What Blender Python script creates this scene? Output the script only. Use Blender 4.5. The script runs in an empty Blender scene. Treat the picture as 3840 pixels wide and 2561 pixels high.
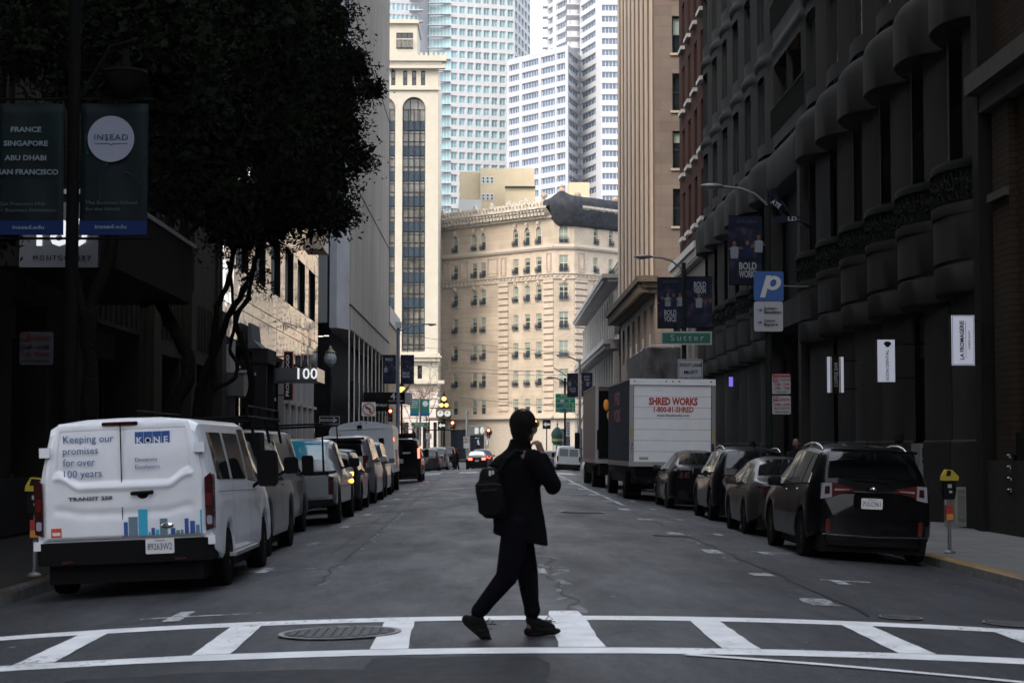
import bpy, bmesh, math, random
from math import sin, cos, pi, radians, sqrt, atan2
from mathutils import Vector, Matrix, Euler, noise
random.seed(7)
S = bpy.context.scene
COL = S.collection
# ------------------------------------------------------------------ camera
F = 7000.0
cam = bpy.data.objects.new('camera', bpy.data.cameras.new('camera'))
COL.objects.link(cam); S.camera = cam
cam.data.sensor_width = 36; cam.data.lens = 36 * F / 3840
cam.location = (0, 0, 1.5)
cam.rotation_euler = (radians(93.226), 0, radians(-0.573))
cam.data.clip_start = 0.1; cam.data.clip_end = 5000
cam.data.dof.use_dof = True; cam.data.dof.focus_distance = 50; cam.data.dof.aperture_fstop = 5.6
RM = Euler((radians(93.226), 0, radians(-0.573))).to_matrix()      # measured view axes: place things at their surveyed distance Y
def at(px, py, Y):
    d = RM @ Vector(((px - 1920) / F, (1280.5 - py) / F, -1))
    return Vector((0, 0, 1.5)) + d * (Y / d.y)
def ax(px, Y): return at(px, 1675, Y).x
def az(py, Y, px=1850): return at(px, py, Y).z
# ------------------------------------------------------------------ light
W = bpy.data.worlds.new('World'); S.world = W; W.use_nodes = True
nt = W.node_tree; nt.nodes.clear()
sky = nt.nodes.new('ShaderNodeTexSky'); sky.sky_type = 'NISHITA'; sky.sun_disc = False
SUN_EL, SUN_AZ = radians(38), radians(215)      # azimuth clockwise from +Y
sky.sun_elevation = SUN_EL; sky.sun_rotation = SUN_AZ
sky.air_density = 1.0; sky.dust_density = 5.0; sky.ozone_density = 1.0
mixn = nt.nodes.new('ShaderNodeMix'); mixn.data_type = 'RGBA'; mixn.inputs[0].default_value = 0.62
mixn.inputs[7].default_value = (8.6, 9.1, 9.9, 1)          # thin white cloud layer over the blue
bg = nt.nodes.new('ShaderNodeBackground'); bg.inputs[1].default_value = 0.15
wo = nt.nodes.new('ShaderNodeOutputWorld')
nt.links.new(sky.outputs[0], mixn.inputs[6]); nt.links.new(mixn.outputs[2], bg.inputs[0]); nt.links.new(bg.outputs[0], wo.inputs[0])
sun = bpy.data.objects.new('sun', bpy.data.lights.new('sun', 'SUN')); COL.objects.link(sun)
sun.data.energy = 1.1; sun.data.angle = radians(22); sun.data.color = (1, 0.93, 0.82)
sd = Vector((sin(SUN_AZ) * cos(SUN_EL), cos(SUN_AZ) * cos(SUN_EL), sin(SUN_EL)))
sun.rotation_euler = sd.to_track_quat('Z', 'Y').to_euler()
S.view_settings.view_transform = 'Standard'; S.view_settings.look = 'None'; S.view_settings.gamma = 1.0
S.view_settings.exposure = 1.2
S.cycles.max_bounces = 6; S.cycles.diffuse_bounces = 3; S.cycles.glossy_bounces = 4; S.cycles.transparent_max_bounces = 6
# ------------------------------------------------------------------ materials
MATS = {}
def mat(name, col, rough=0.6, metal=0.0, var=0.0, vs=3.0, bump=0.0, bs=30.0, emit=None, es=1.0, spec=0.5, coat=0.0, tex=None, stretch=(1, 1, 1)):
    if name in MATS: return MATS[name]
    if spec == 0.5 and max(col) < 0.09 and rough > 0.2 and metal == 0: spec = 0.06
    m = bpy.data.materials.new(name); m.use_nodes = True; MATS[name] = m
    t = m.node_tree; b = t.nodes['Principled BSDF']
    c = (col[0], col[1], col[2], 1)
    b.inputs['Base Color'].default_value = c
    b.inputs['Roughness'].default_value = rough; b.inputs['Metallic'].default_value = metal
    b.inputs['Specular IOR Level'].default_value = spec; b.inputs['Coat Weight'].default_value = coat
    b.inputs['Coat Roughness'].default_value = 0.04
    if emit: b.inputs['Emission Color'].default_value = (*emit, 1); b.inputs['Emission Strength'].default_value = es
    if var or bump or tex:
        tc = t.nodes.new('ShaderNodeTexCoord'); mp = t.nodes.new('ShaderNodeMapping'); mp.inputs['Scale'].default_value = stretch
        t.links.new(tc.outputs['Object'], mp.inputs[0]); co = mp.outputs[0]
    if tex: tex(t, b, co, c)
    elif var:
        n = t.nodes.new('ShaderNodeTexNoise'); n.inputs['Scale'].default_value = vs; n.inputs['Detail'].default_value = 6; n.inputs['Roughness'].default_value = 0.65
        t.links.new(co, n.inputs[0])
        r = t.nodes.new('ShaderNodeValToRGB'); r.color_ramp.elements[0].position = 0.3; r.color_ramp.elements[1].position = 0.7
        r.color_ramp.elements[0].color = (*[max(0, v * (1 - var)) for v in col], 1); r.color_ramp.elements[1].color = (*[min(1, v * (1 + var)) for v in col], 1)
        t.links.new(n.outputs[0], r.inputs[0]); t.links.new(r.outputs[0], b.inputs['Base Color'])
    if bump:
        n2 = t.nodes.new('ShaderNodeTexNoise'); n2.inputs['Scale'].default_value = bs; n2.inputs['Detail'].default_value = 4
        t.links.new(co, n2.inputs[0])
        bp = t.nodes.new('ShaderNodeBump'); bp.inputs['Strength'].default_value = bump; bp.inputs['Distance'].default_value = 0.05
        t.links.new(n2.outputs[0], bp.inputs['Height']); t.links.new(bp.outputs[0], b.inputs['Normal'])
    return m
def brick_tex(c2, mortar, sx=0.25, sz=0.09, swap=False):
    def f(t, b, co, c):
        sep = t.nodes.new('ShaderNodeSeparateXYZ'); cmb = t.nodes.new('ShaderNodeCombineXYZ'); add = t.nodes.new('ShaderNodeMath')
        t.links.new(co, sep.inputs[0]); t.links.new(sep.outputs[0], add.inputs[0]); t.links.new(sep.outputs[1], add.inputs[1])
        t.links.new(add.outputs[0], cmb.inputs[0]); t.links.new(sep.outputs[2], cmb.inputs[1])
        br = t.nodes.new('ShaderNodeTexBrick'); br.inputs['Scale'].default_value = 1; br.inputs['Brick Width'].default_value = sx; br.inputs['Row Height'].default_value = sz
        br.inputs['Mortar Size'].default_value = 0.010; br.inputs['Color1'].default_value = c; br.inputs['Color2'].default_value = (*c2, 1); br.inputs['Mortar'].default_value = (*mortar, 1)
        t.links.new(cmb.outputs[0], br.inputs[0])
        n = t.nodes.new('ShaderNodeTexNoise'); n.inputs['Scale'].default_value = 0.35; n.inputs['Detail'].default_value = 8; t.links.new(co, n.inputs[0])
        mr = t.nodes.new('ShaderNodeMapRange'); mr.inputs[1].default_value = 0.3; mr.inputs[2].default_value = 0.7; mr.inputs[3].default_value = 0.78; mr.inputs[4].default_value = 1.12; t.links.new(n.outputs[0], mr.inputs[0])
        mx = t.nodes.new('ShaderNodeMix'); mx.data_type = 'RGBA'; mx.blend_type = 'MULTIPLY'; mx.inputs[0].default_value = 1
        t.links.new(br.outputs[0], mx.inputs[6]); t.links.new(mr.outputs[0], mx.inputs[7]); t.links.new(mx.outputs[2], b.inputs['Base Color'])
        bp = t.nodes.new('ShaderNodeBump'); bp.inputs['Strength'].default_value = 0.3; bp.inputs['Distance'].default_value = 0.02; bp.invert = True
        t.links.new(br.outputs[1], bp.inputs['Height']); t.links.new(bp.outputs[0], b.inputs['Normal'])
    return f
# ------------------------------------------------------------------ mesh builder
class MB:
    def __init__(s, T=None): s.v = []; s.f = []; s.mi = []; s.T = T; s.m = 0
    def vert(s, p):
        p = Vector(p)
        if s.T is not None: p = s.T @ p
        s.v.append(p); return len(s.v) - 1
    def face(s, pts, m=None):
        s.f.append([s.vert(p) for p in pts]); s.mi.append(s.m if m is None else m)
    def fi(s, idx, m=None): s.f.append(list(idx)); s.mi.append(s.m if m is None else m)
    def box(s, x0, x1, y0, y1, z0, z1, m=None, skip=''):
        a = [s.vert(p) for p in ((x0,y0,z0),(x1,y0,z0),(x1,y1,z0),(x0,y1,z0),(x0,y0,z1),(x1,y0,z1),(x1,y1,z1),(x0,y1,z1))]
        for k, q in (('b',(0,3,2,1)),('t',(4,5,6,7)),('f',(0,1,5,4)),('r',(1,2,6,5)),('k',(2,3,7,6)),('l',(3,0,4,7))):
            if k not in skip: s.fi([a[i] for i in q], m)
    def rbox(s, x0, x1, y0, y1, z0, z1, r, m=None, n=3):
        """box rounded in the x-z outline, extruded along y"""
        s.prism([(p[0], p[1]) for p in rrect(x0, x1, z0, z1, r, n)], y0, y1, m)
    def prism(s, poly, y0, y1, m=None):
        a = [s.vert((p[0], y0, p[1])) for p in poly]; b = [s.vert((p[0], y1, p[1])) for p in poly]; n = len(poly)
        s.fi(a, m); s.fi(b[::-1], m)
        for i in range(n): s.fi([a[i], b[i], b[(i+1) % n], a[(i+1) % n]], m)
    def zprism(s, poly, z0, z1, m=None):
        a = [s.vert((p[0], p[1], z0)) for p in poly]; b = [s.vert((p[0], p[1], z1)) for p in poly]; n = len(poly)
        s.fi(a[::-1], m); s.fi(b, m)
        for i in range(n): s.fi([a[i], a[(i+1) % n], b[(i+1) % n], b[i]], m)
    def tube(s, pts, rad, n=8, m=None, cap=True):
        pts = [Vector(p) for p in pts]
        if not isinstance(rad, (list, tuple)): rad = [rad] * len(pts)
        rings = []; up = None
        for i, p in enumerate(pts):
            d = (pts[min(i+1, len(pts)-1)] - pts[max(i-1, 0)])
            if d.length < 1e-9: d = Vector((0, 0, 1))
            d.normalize()
            if up is None: up = Vector((0, 0, 1)) if abs(d.z) < 0.9 else Vector((0, 1, 0))
            a = d.cross(up)
            if a.length < 1e-6: a = d.orthogonal()
            a.normalize(); b = a.cross(d).normalized(); up = b
            rings.append([s.vert(p + (a * cos(2*pi*k/n) + b * sin(2*pi*k/n)) * rad[i]) for k in range(n)])
        for i in range(len(rings) - 1):
            for k in range(n): s.fi([rings[i][k], rings[i][(k+1) % n], rings[i+1][(k+1) % n], rings[i+1][k]], m)
        if cap: s.fi(rings[0][::-1], m); s.fi(rings[-1], m)
    def lathe(s, prof, c=(0, 0, 0), n=16, m=None, axis='z'):
        c = Vector(c); rings = []
        for r, h in prof:
            ring = []
            for k in range(n):
                a = 2*pi*k/n
                if axis == 'z': p = (r*cos(a), r*sin(a), h)
                elif axis == 'x': p = (h, r*cos(a), r*sin(a))
                else: p = (r*cos(a), h, r*sin(a))
                ring.append(s.vert(c + Vector(p)))
            rings.append(ring)
        for i in range(len(rings) - 1):
            for k in range(n): s.fi([rings[i][k], rings[i][(k+1) % n], rings[i+1][(k+1) % n], rings[i+1][k]], m)
        s.fi(rings[0][::-1], m); s.fi(rings[-1], m)
    def ball(s, c, r, n=10, m=None, sc=(1, 1, 1)):
        c = Vector(c); rows = []
        for i in range(1, n):
            t = pi * i / n
            rows.append([s.vert(c + Vector((r*sc[0]*sin(t)*cos(2*pi*k/(2*n)), r*sc[1]*sin(t)*sin(2*pi*k/(2*n)), r*sc[2]*cos(t)))) for k in range(2*n)])
        tp = s.vert(c + Vector((0, 0, r*sc[2]))); bt = s.vert(c - Vector((0, 0, r*sc[2])))
        for k in range(2*n):
            k2 = (k+1) % (2*n)
            s.fi([tp, rows[0][k], rows[0][k2]], m); s.fi([bt, rows[-1][k2], rows[-1][k]], m)
            for i in range(len(rows)-1): s.fi([rows[i][k], rows[i+1][k], rows[i+1][k2], rows[i][k2]], m)
    def grid(s, P, m=None, closed=False):
        idx = [[s.vert(p) for p in row] for row in P]
        for i in range(len(idx) - 1):
            nn = len(idx[i])
            for j in range(nn if closed else nn - 1): s.fi([idx[i][j], idx[i][(j+1) % nn], idx[i+1][(j+1) % nn], idx[i+1][j]], m)
        return idx
    def mesh(s, name, mats, smooth=False, off=None, fixn=False):
        me = bpy.data.meshes.new(name)
        vs = [v - off for v in s.v] if off is not None else s.v
        me.from_pydata([tuple(v) for v in vs], [], s.f)
        for m in (mats if isinstance(mats, (list, tuple)) else [mats]): me.materials.append(m)
        me.polygons.foreach_set('material_index', s.mi)
        if smooth: me.polygons.foreach_set('use_smooth', [True] * len(s.f))
        if fixn or smooth:
            bm = bmesh.new(); bm.from_mesh(me); bmesh.ops.remove_doubles(bm, verts=bm.verts, dist=0.0004)
            bmesh.ops.recalc_face_normals(bm, faces=bm.faces); bm.to_mesh(me); bm.free()
        me.validate(); me.update()
        if smooth and smooth is not True: me.set_sharp_from_angle(angle=radians(smooth))
        return me
    def build(s, name, mats, parent=None, smooth=False, world=False, fixn=True):
        off = parent.location.copy() if (world and parent is not None) else None
        me = s.mesh(name, mats, smooth, off, fixn)
        o = bpy.data.objects.new(name, me); COL.objects.link(o)
        if parent is not None: o.parent = parent
        return o
def build_each(mb, name, mats, parent, world=False):
    """one part for every separate solid in the builder"""
    par = list(range(len(mb.v)))
    def fd(a):
        while par[a] != a: par[a] = par[par[a]]; a = par[a]
        return a
    for f in mb.f:
        for q in f[1:]: par[fd(q)] = fd(f[0])
    gr = {}
    for f, m in zip(mb.f, mb.mi): gr.setdefault(fd(f[0]), []).append((f, m))
    for fs in gr.values():
        ids = sorted({q for f, _ in fs for q in f}); mp = {q: i for i, q in enumerate(ids)}; b = MB()
        b.v = [mb.v[q] for q in ids]; b.f = [[mp[q] for q in f] for f, _ in fs]; b.mi = [m for _, m in fs]; b.build(name, mats, parent, world=world)
def rrect(x0, x1, z0, z1, r, n=3):
    r = min(r, (x1-x0)/2 - 1e-4, (z1-z0)/2 - 1e-4); P = []
    for cx, cz, a0 in ((x1-r, z1-r, 0), (x0+r, z1-r, pi/2), (x0+r, z0+r, pi), (x1-r, z0+r, 1.5*pi)):
        for k in range(n + 1):
            a = a0 + pi/2*k/n; P.append((cx + r*cos(a), cz + r*sin(a)))
    return P
def tag(o, label=None, cat=None, group=None, kind=None):
    if label: o['label'] = label
    if cat: o['category'] = cat
    if group: o['group'] = group
    if kind: o['kind'] = kind
    return o
def thing(name, label, cat, loc=(0, 0, 0), rz=0.0, group=None, ry=0.0):
    o = bpy.data.objects.new(name, None); COL.objects.link(o); o.empty_display_size = 0.2
    o.location = loc; o.rotation_euler = (0, ry, rz)
    return tag(o, label, cat, group)
def struct(mb, name, mats, smooth=False, kind='structure'):
    return tag(mb.build(name, mats, None, smooth), kind=kind)
def frame(P0, u, n=None):
    """local (x along u, y outward normal, z up) -> world"""
    u = Vector((u[0], u[1], 0)).normalized()
    n = Vector((n[0], n[1], 0)).normalized()
    M = Matrix(((u.x, n.x, 0, P0[0]), (u.y, n.y, 0, P0[1]), (0, 0, 1, P0[2] if len(P0) > 2 else 0), (0, 0, 0, 1)))
    return M
# ------------------------------------------------------------------ lettering
def text_mesh(txt, size, bold=0.0, sx=1.0, ext=0.003, spacing=1.0, align='CENTER', line=1.0, res=2):
    c = bpy.data.curves.new('lettering', 'FONT'); c.body = txt; c.size = size; c.align_x = align; c.align_y = 'CENTER'
    c.offset = bold * size; c.extrude = ext; c.space_character = spacing; c.space_line = line; c.resolution_u = res
    o = bpy.data.objects.new('lettering', c); COL.objects.link(o)
    bpy.context.view_layer.update()
    me = bpy.data.meshes.new_from_object(o.evaluated_get(bpy.context.evaluated_depsgraph_get()))
    bpy.data.objects.remove(o); bpy.data.curves.remove(c)
    me.transform(Matrix.Diagonal((sx, 1, 1, 1))); return me
def lettering(txt, size, m, parent, M, name='lettering', w=None, **k):
    """text in the local x-z plane facing -y at matrix M; w = wanted width"""
    me = text_mesh(txt, size, **k)
    if w:
        xs = [v.co.x for v in me.vertices]; cur = max(xs) - min(xs)
        me.transform(Matrix.Diagonal((w / cur, 1, 1, 1)))
    me.transform(M @ Matrix.Rotation(pi/2, 4, 'X'))
    me.materials.clear(); me.materials.append(m)
    o = bpy.data.objects.new(name, me); COL.objects.link(o); o.parent = parent
    return o
def T3(x, y, z, rz=0, ry=0): return Matrix.Translation((x, y, z)) @ Matrix.Rotation(rz, 4, 'Z') @ Matrix.Rotation(ry, 4, 'Y')
# ------------------------------------------------------------------ facades with real openings
def holes(mb, w0, w1, z0, z1, ops, d, m=0, mr=None, zbr=(), ubr=()):
    """wall sheet in the local x-z plane (y outward) with rectangular openings (u0,u1,v0,v1) and reveals of depth d"""
    us = sorted(set([w0, w1] + [round(o[0], 4) for o in ops] + [round(o[1], 4) for o in ops] + list(ubr)))
    zs = sorted(set([z0, z1] + [round(o[2], 4) for o in ops] + [round(o[3], 4) for o in ops] + list(zbr)))
    ui = {u: i for i, u in enumerate(us)}; zi = {z: i for i, z in enumerate(zs)}
    used = set()
    for o in ops:
        for i in range(ui[round(o[0], 4)], ui[round(o[1], 4)]):
            for j in range(zi[round(o[2], 4)], zi[round(o[3], 4)]): used.add((i, j))
    for j in range(len(zs) - 1):
        i = 0
        while i < len(us) - 1:
            if (i, j) in used: i += 1; continue
            k = i
            while k + 1 < len(us) - 1 and (k + 1, j) not in used: k += 1
            mb.face([(us[i], 0, zs[j]), (us[k+1], 0, zs[j]), (us[k+1], 0, zs[j+1]), (us[i], 0, zs[j+1])], m)
            i = k + 1
    mr = m if mr is None else mr
    for o in ops:
        a, b, c, e = o[:4]
        mb.face([(a, 0, c), (a, -d, c), (a, -d, e), (a, 0, e)], mr); mb.face([(b, 0, c), (b, 0, e), (b, -d, e), (b, -d, c)], mr)
        mb.face([(a, 0, c), (b, 0, c), (b, -d, c), (a, -d, c)], mr); mb.face([(a, 0, e), (a, -d, e), (b, -d, e), (b, 0, e)], mr)
def win_mb(T, o, d, nx=2, nz=2, fw=0.05, sill=0.0, arch=False, blind=0.0, bal=False):
    """glass (slot 0) with frame bars (slot 1), blind (slot 2), railing (slot 3)"""
    mb = MB(T); a, b, c, e = o[:4]; y = -d + 0.002
    mb.face([(a, y, c), (b, y, c), (b, y, e), (a, y, e)], 0)
    g = 0.04
    mb.box(a, a+fw, y, y+g, c, e, 1); mb.box(b-fw, b, y, y+g, c, e, 1)
    mb.box(a+fw, b-fw, y, y+g, c, c+fw, 1); mb.box(a+fw, b-fw, y, y+g, e-fw, e, 1)
    for i in range(1, nx):
        u = a + (b-a)*i/nx; mb.box(u-fw/2, u+fw/2, y, y+g*0.9, c+fw, e-fw, 1)
    for j in range(1, nz):
        z = c + (e-c)*j/nz; mb.box(a+fw, b-fw, y, y+g*1.1, z-fw/2, z+fw/2, 1)
    if blind: mb.face([(a+fw, y+0.006, e-(e-c)*blind), (b-fw, y+0.006, e-(e-c)*blind), (b-fw, y+0.006, e-fw), (a+fw, y+0.006, e-fw)], 2)
    if sill: mb.box(a-0.12, b+0.12, 0.002, sill, c-0.14, c, 4)
    if bal:
        mb.box(a-0.02, b+0.02, 0.05, 0.3, c-0.01, c+0.05, 3); mb.box(a-0.02, b+0.02, 0.27, 0.3, c+0.62, c+0.68, 3)
        k = max(4, int((b-a)/0.16))
        for i in range(k+1):
            u = a + (b-a)*i/k; mb.box(u-0.025, u+0.025, 0.27, 0.3, c+0.05, c+0.62, 3)
        for i in range(k):
            u = a + (b-a)*(i+0.5)/k; mb.box(u-0.05, u+0.05, 0.275, 0.295, c+0.2, c+0.42, 3)
    return mb
def put_windows(th, specs, mats, name='window'):
    """specs: (weight, MB). 100 largest as parts of their own, the rest as one part"""
    specs.sort(key=lambda s: -s[0])
    for w, mb in specs[:100]: mb.build(name, mats, th, world=True, fixn=False)
    if len(specs) > 100:
        big = MB()
        for w, mb in specs[100:]:
            n = len(big.v); big.v += mb.v; big.f += [[i + n for i in f] for f in mb.f]; big.mi += mb.mi
        tag(big.build(name, mats, th, world=True, fixn=False), kind='stuff')
def wweight(T, o):
    p = T @ Vector(((o[0]+o[1])/2, 0, (o[2]+o[3])/2)); u = T.to_3x3() @ Vector((o[1]-o[0], 0, 0))
    v = p.normalized(); eff = abs(v.x*u.y - v.y*u.x)
    return max(0.0, eff * (o[3]-o[2]) / max(p.y, 1)**2)
# ------------------------------------------------------------------ terrain
def lz(y):
    if y < 60: return 0.0
    if y < 122: t = (y-60)/62; return 0.07*t*t*(3-2*t)
    if y < 142: t = (y-122)/20; return 0.07 - 0.37*t*t*(3-2*t)
    return -0.30
def gz(x, y):
    d = min(abs(x-0.55), 6.0); return -0.0075*d*d + lz(y)
KL, KR = -5.45, 6.55
def sz(x, y):            # pavement height
    e = (KL - x) if x < 0 else (x - KR)
    return -0.12 + 0.02*max(0, e) + lz(y)
def asphalt_tex(t, b, co, c):
    L = t.links.new; N = t.nodes.new
    n1 = N('ShaderNodeTexNoise'); n1.inputs['Scale'].default_value = 0.45; n1.inputs['Detail'].default_value = 8; n1.inputs['Roughness'].default_value = 0.7
    m1 = N('ShaderNodeMapping'); m1.inputs['Scale'].default_value = (1.6, 0.35, 1); L(co, m1.inputs[0]); L(m1.outputs[0], n1.inputs[0])
    n2 = N('ShaderNodeTexNoise'); n2.inputs['Scale'].default_value = 55; n2.inputs['Detail'].default_value = 3; L(co, n2.inputs[0])
    r1 = N('ShaderNodeMapRange'); r1.inputs[1].default_value = 0.32; r1.inputs[2].default_value = 0.68; r1.inputs[3].default_value = 0.62; r1.inputs[4].default_value = 1.4; L(n1.outputs[0], r1.inputs[0])
    r2 = N('ShaderNodeMapRange'); r2.inputs[1].default_value = 0.35; r2.inputs[2].default_value = 0.65; r2.inputs[3].default_value = 0.6; r2.inputs[4].default_value = 1.4; L(n2.outputs[0], r2.inputs[0])
    n4 = N('ShaderNodeTexNoise'); n4.inputs['Scale'].default_value = 14; n4.inputs['Detail'].default_value = 5; n4.inputs['Roughness'].default_value = 0.8; L(co, n4.inputs[0])
    r4 = N('ShaderNodeMapRange'); r4.inputs[1].default_value = 0.35; r4.inputs[2].default_value = 0.65; r4.inputs[3].default_value = 0.7; r4.inputs[4].default_value = 1.3; L(n4.outputs[0], r4.inputs[0])
    m0 = N('ShaderNodeMath'); m0.operation = 'MULTIPLY'; L(r2.outputs[0], m0.inputs[0]); L(r4.outputs[0], m0.inputs[1])
    mu = N('ShaderNodeMath'); mu.operation = 'MULTIPLY'; L(r1.outputs[0], mu.inputs[0]); L(m0.outputs[0], mu.inputs[1])
    mx = N('ShaderNodeMix'); mx.data_type = 'RGBA'; mx.blend_type = 'MULTIPLY'; mx.inputs[0].default_value = 1; mx.inputs[6].default_value = c; L(mu.outputs[0], mx.inputs[7])
    vo = N('ShaderNodeTexVoronoi'); vo.inputs['Scale'].default_value = 2.3; vo.inputs['Randomness'].default_value = 1; L(co, vo.inputs[0])
    sp = N('ShaderNodeSeparateColor'); L(vo.outputs['Color'], sp.inputs[0])
    th = N('ShaderNodeMath'); th.operation = 'MULTIPLY'; th.inputs[1].default_value = 0.085; L(sp.outputs[0], th.inputs[0])
    lt = N('ShaderNodeMath'); lt.operation = 'LESS_THAN'; L(vo.outputs[0], lt.inputs[0]); L(th.outputs[0], lt.inputs[1])
    g2 = N('ShaderNodeMath'); g2.operation = 'GREATER_THAN'; g2.inputs[1].default_value = 0.52; L(sp.outputs[1], g2.inputs[0])
    m3 = N('ShaderNodeMath'); m3.operation = 'MULTIPLY'; L(lt.outputs[0], m3.inputs[0]); L(g2.outputs[0], m3.inputs[1])
    mx2 = N('ShaderNodeMix'); mx2.data_type = 'RGBA'; mx2.inputs[7].default_value = (0.28, 0.30, 0.31, 1); L(m3.outputs[0], mx2.inputs[0]); L(mx.outputs[2], mx2.inputs[6])
    # fine cracks
    vc = N('ShaderNodeTexVoronoi'); vc.feature = 'DISTANCE_TO_EDGE'; vc.inputs['Scale'].default_value = 0.33
    nd = N('ShaderNodeTexNoise'); nd.inputs['Scale'].default_value = 1.5; nd.inputs['Detail'].default_value = 5; L(co, nd.inputs[0])
    ad = N('ShaderNodeMix'); ad.data_type = 'RGBA'; ad.inputs[0].default_value = 0.35; L(co, ad.inputs[6]); L(nd.outputs[1], ad.inputs[7]); L(ad.outputs[2], vc.inputs[0])
    lc = N('ShaderNodeMath'); lc.operation = 'LESS_THAN'; lc.inputs[1].default_value = 0.0035; L(vc.outputs[0], lc.inputs[0])
    lf = N('ShaderNodeMath'); lf.operation = 'MULTIPLY'; lf.inputs[1].default_value = 0.6; L(lc.outputs[0], lf.inputs[0])
    mx3 = N('ShaderNodeMix'); mx3.data_type = 'RGBA'; mx3.inputs[7].default_value = (0.014, 0.014, 0.015, 1); L(lf.outputs[0], mx3.inputs[0]); L(mx2.outputs[2], mx3.inputs[6])
    L(mx3.outputs[2], b.inputs['Base Color'])
    rr = N('ShaderNodeMapRange'); rr.inputs[1].default_value = 0.3; rr.inputs[2].default_value = 0.7; rr.inputs[3].default_value = 0.64; rr.inputs[4].default_value = 0.40; L(n1.outputs[0], rr.inputs[0]); L(rr.outputs[0], b.inputs['Roughness'])
    bp = N('ShaderNodeBump'); bp.inputs['Strength'].default_value = 0.5; bp.inputs['Distance'].default_value = 0.012; L(n2.outputs[0], bp.inputs['Height']); L(bp.outputs[0], b.inputs['Normal'])
M_asph = mat('asphalt', (0.040, 0.0415, 0.048), 0.6, spec=0.14, tex=asphalt_tex)
def paint_tex(wear, dirt):
    def f(t, b, co, c):
        L = t.links.new; N = t.nodes.new
        n = N('ShaderNodeTexNoise'); n.inputs['Scale'].default_value = 14; n.inputs['Detail'].default_value = 8; n.inputs['Roughness'].default_value = 0.75; L(co, n.inputs[0])
        n0 = N('ShaderNodeTexNoise'); n0.inputs['Scale'].default_value = 0.8; n0.inputs['Detail'].default_value = 3; L(co, n0.inputs[0])
        su = N('ShaderNodeMath'); L(n.outputs[0], su.inputs[0]); mm = N('ShaderNodeMath'); mm.operation = 'MULTIPLY'; mm.inputs[1].default_value = 0.5; L(n0.outputs[0], mm.inputs[0]); L(mm.outputs[0], su.inputs[1])
        r = N('ShaderNodeMapRange'); r.inputs[1].default_value = wear; r.inputs[2].default_value = wear + 0.05; L(su.outputs[0], r.inputs[0])
        n3 = N('ShaderNodeTexNoise'); n3.inputs['Scale'].default_value = 3; n3.inputs['Detail'].default_value = 6; L(co, n3.inputs[0])
        r3 = N('ShaderNodeMapRange'); r3.inputs[1].default_value = 0.3; r3.inputs[2].default_value = 0.7; r3.inputs[3].default_value = dirt; r3.inputs[4].default_value = 1.05; L(n3.outputs[0], r3.inputs[0])
        m = N('ShaderNodeMix'); m.data_type = 'RGBA'; m.blend_type = 'MULTIPLY'; m.inputs[0].default_value = 1; m.inputs[6].default_value = c; L(r3.outputs[0], m.inputs[7])
        m2 = N('ShaderNodeMix'); m2.data_type = 'RGBA'; m2.inputs[7].default_value = (0.06, 0.062, 0.07, 1); L(r.outputs[0], m2.inputs[0]); L(m.outputs[2], m2.inputs[6]); L(m2.outputs[2], b.inputs['Base Color'])
    return f
M_paint = mat('road_paint', (0.74, 0.755, 0.78), 0.55, tex=paint_tex(0.865, 0.78))
M_worn = mat('worn_road_paint', (0.5, 0.52, 0.54), 0.6, tex=paint_tex(0.74, 0.7))
M_yel = mat('yellow_kerb_paint', (0.22, 0.13, 0.03), 0.6, tex=paint_tex(0.80, 0.6))
def slab_tex(t, b, co, c):
    L = t.links.new; N = t.nodes.new
    br = N('ShaderNodeTexBrick'); br.offset = 0; br.inputs['Scale'].default_value = 1; br.inputs['Brick Width'].default_value = 0.95; br.inputs['Row Height'].default_value = 1.1; br.inputs['Mortar Size'].default_value = 0.012
    br.inputs['Color1'].default_value = c; br.inputs['Color2'].default_value = (c[0]*0.85, c[1]*0.86, c[2]*0.88, 1); br.inputs['Mortar'].default_value = (c[0]*0.35, c[1]*0.35, c[2]*0.35, 1); L(co, br.inputs[0])
    n = N('ShaderNodeTexNoise'); n.inputs['Scale'].default_value = 2.0; n.inputs['Detail'].default_value = 9; n.inputs['Roughness'].default_value = 0.7; L(co, n.inputs[0])
    r = N('ShaderNodeMapRange'); r.inputs[1].default_value = 0.3; r.inputs[2].default_value = 0.7; r.inputs[3].default_value = 0.7; r.inputs[4].default_value = 1.15; L(n.outputs[0], r.inputs[0])
    m = N('ShaderNodeMix'); m.data_type = 'RGBA'; m.blend_type = 'MULTIPLY'; m.inputs[0].default_value = 1; L(br.outputs[0], m.inputs[6]); L(r.outputs[0], m.inputs[7]); L(m.outputs[2], b.inputs['Base Color'])
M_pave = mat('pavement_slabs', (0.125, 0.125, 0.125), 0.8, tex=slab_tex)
M_pavd = mat('shade_dark_pavement_slabs', (0.022, 0.021, 0.020), 0.9, tex=slab_tex)  # left pavement: its shade is put into the slab colour
M_kerb = mat('kerb_stone', (0.10, 0.10, 0.10), 0.8, var=0.4, vs=6)
M_ground = mat('ground_earth', (0.08, 0.08, 0.08), 0.9, var=0.2)
g = MB(); g.box(-1500, 1500, -400, 2500, -3, -0.62); struct(g, 'ground', M_ground)
g = MB()
xs = [KL - 0.02 + (KR - KL + 0.04)*i/28 for i in range(29)]
ys = [-30 + 2*i for i in range(24)] + [18 + 3*i for i in range(74)]
g.grid([[(x, y, gz(x, y)) for x in xs] for y in ys])
struct(g, 'road', M_asph, True)
g = MB()          # the cross street, either side of the crown
for sgn, x0 in ((-1, KL - 0.02), (1, KR + 0.02)):
    g.grid([[(x0 + sgn*k*k*1.0, y, gz(x0, y)) for k in range(9)] for y in (-30, -6, 0, 6, 12, 19.5)])
struct(g, 'cross_street', M_asph)
g = MB()
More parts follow.
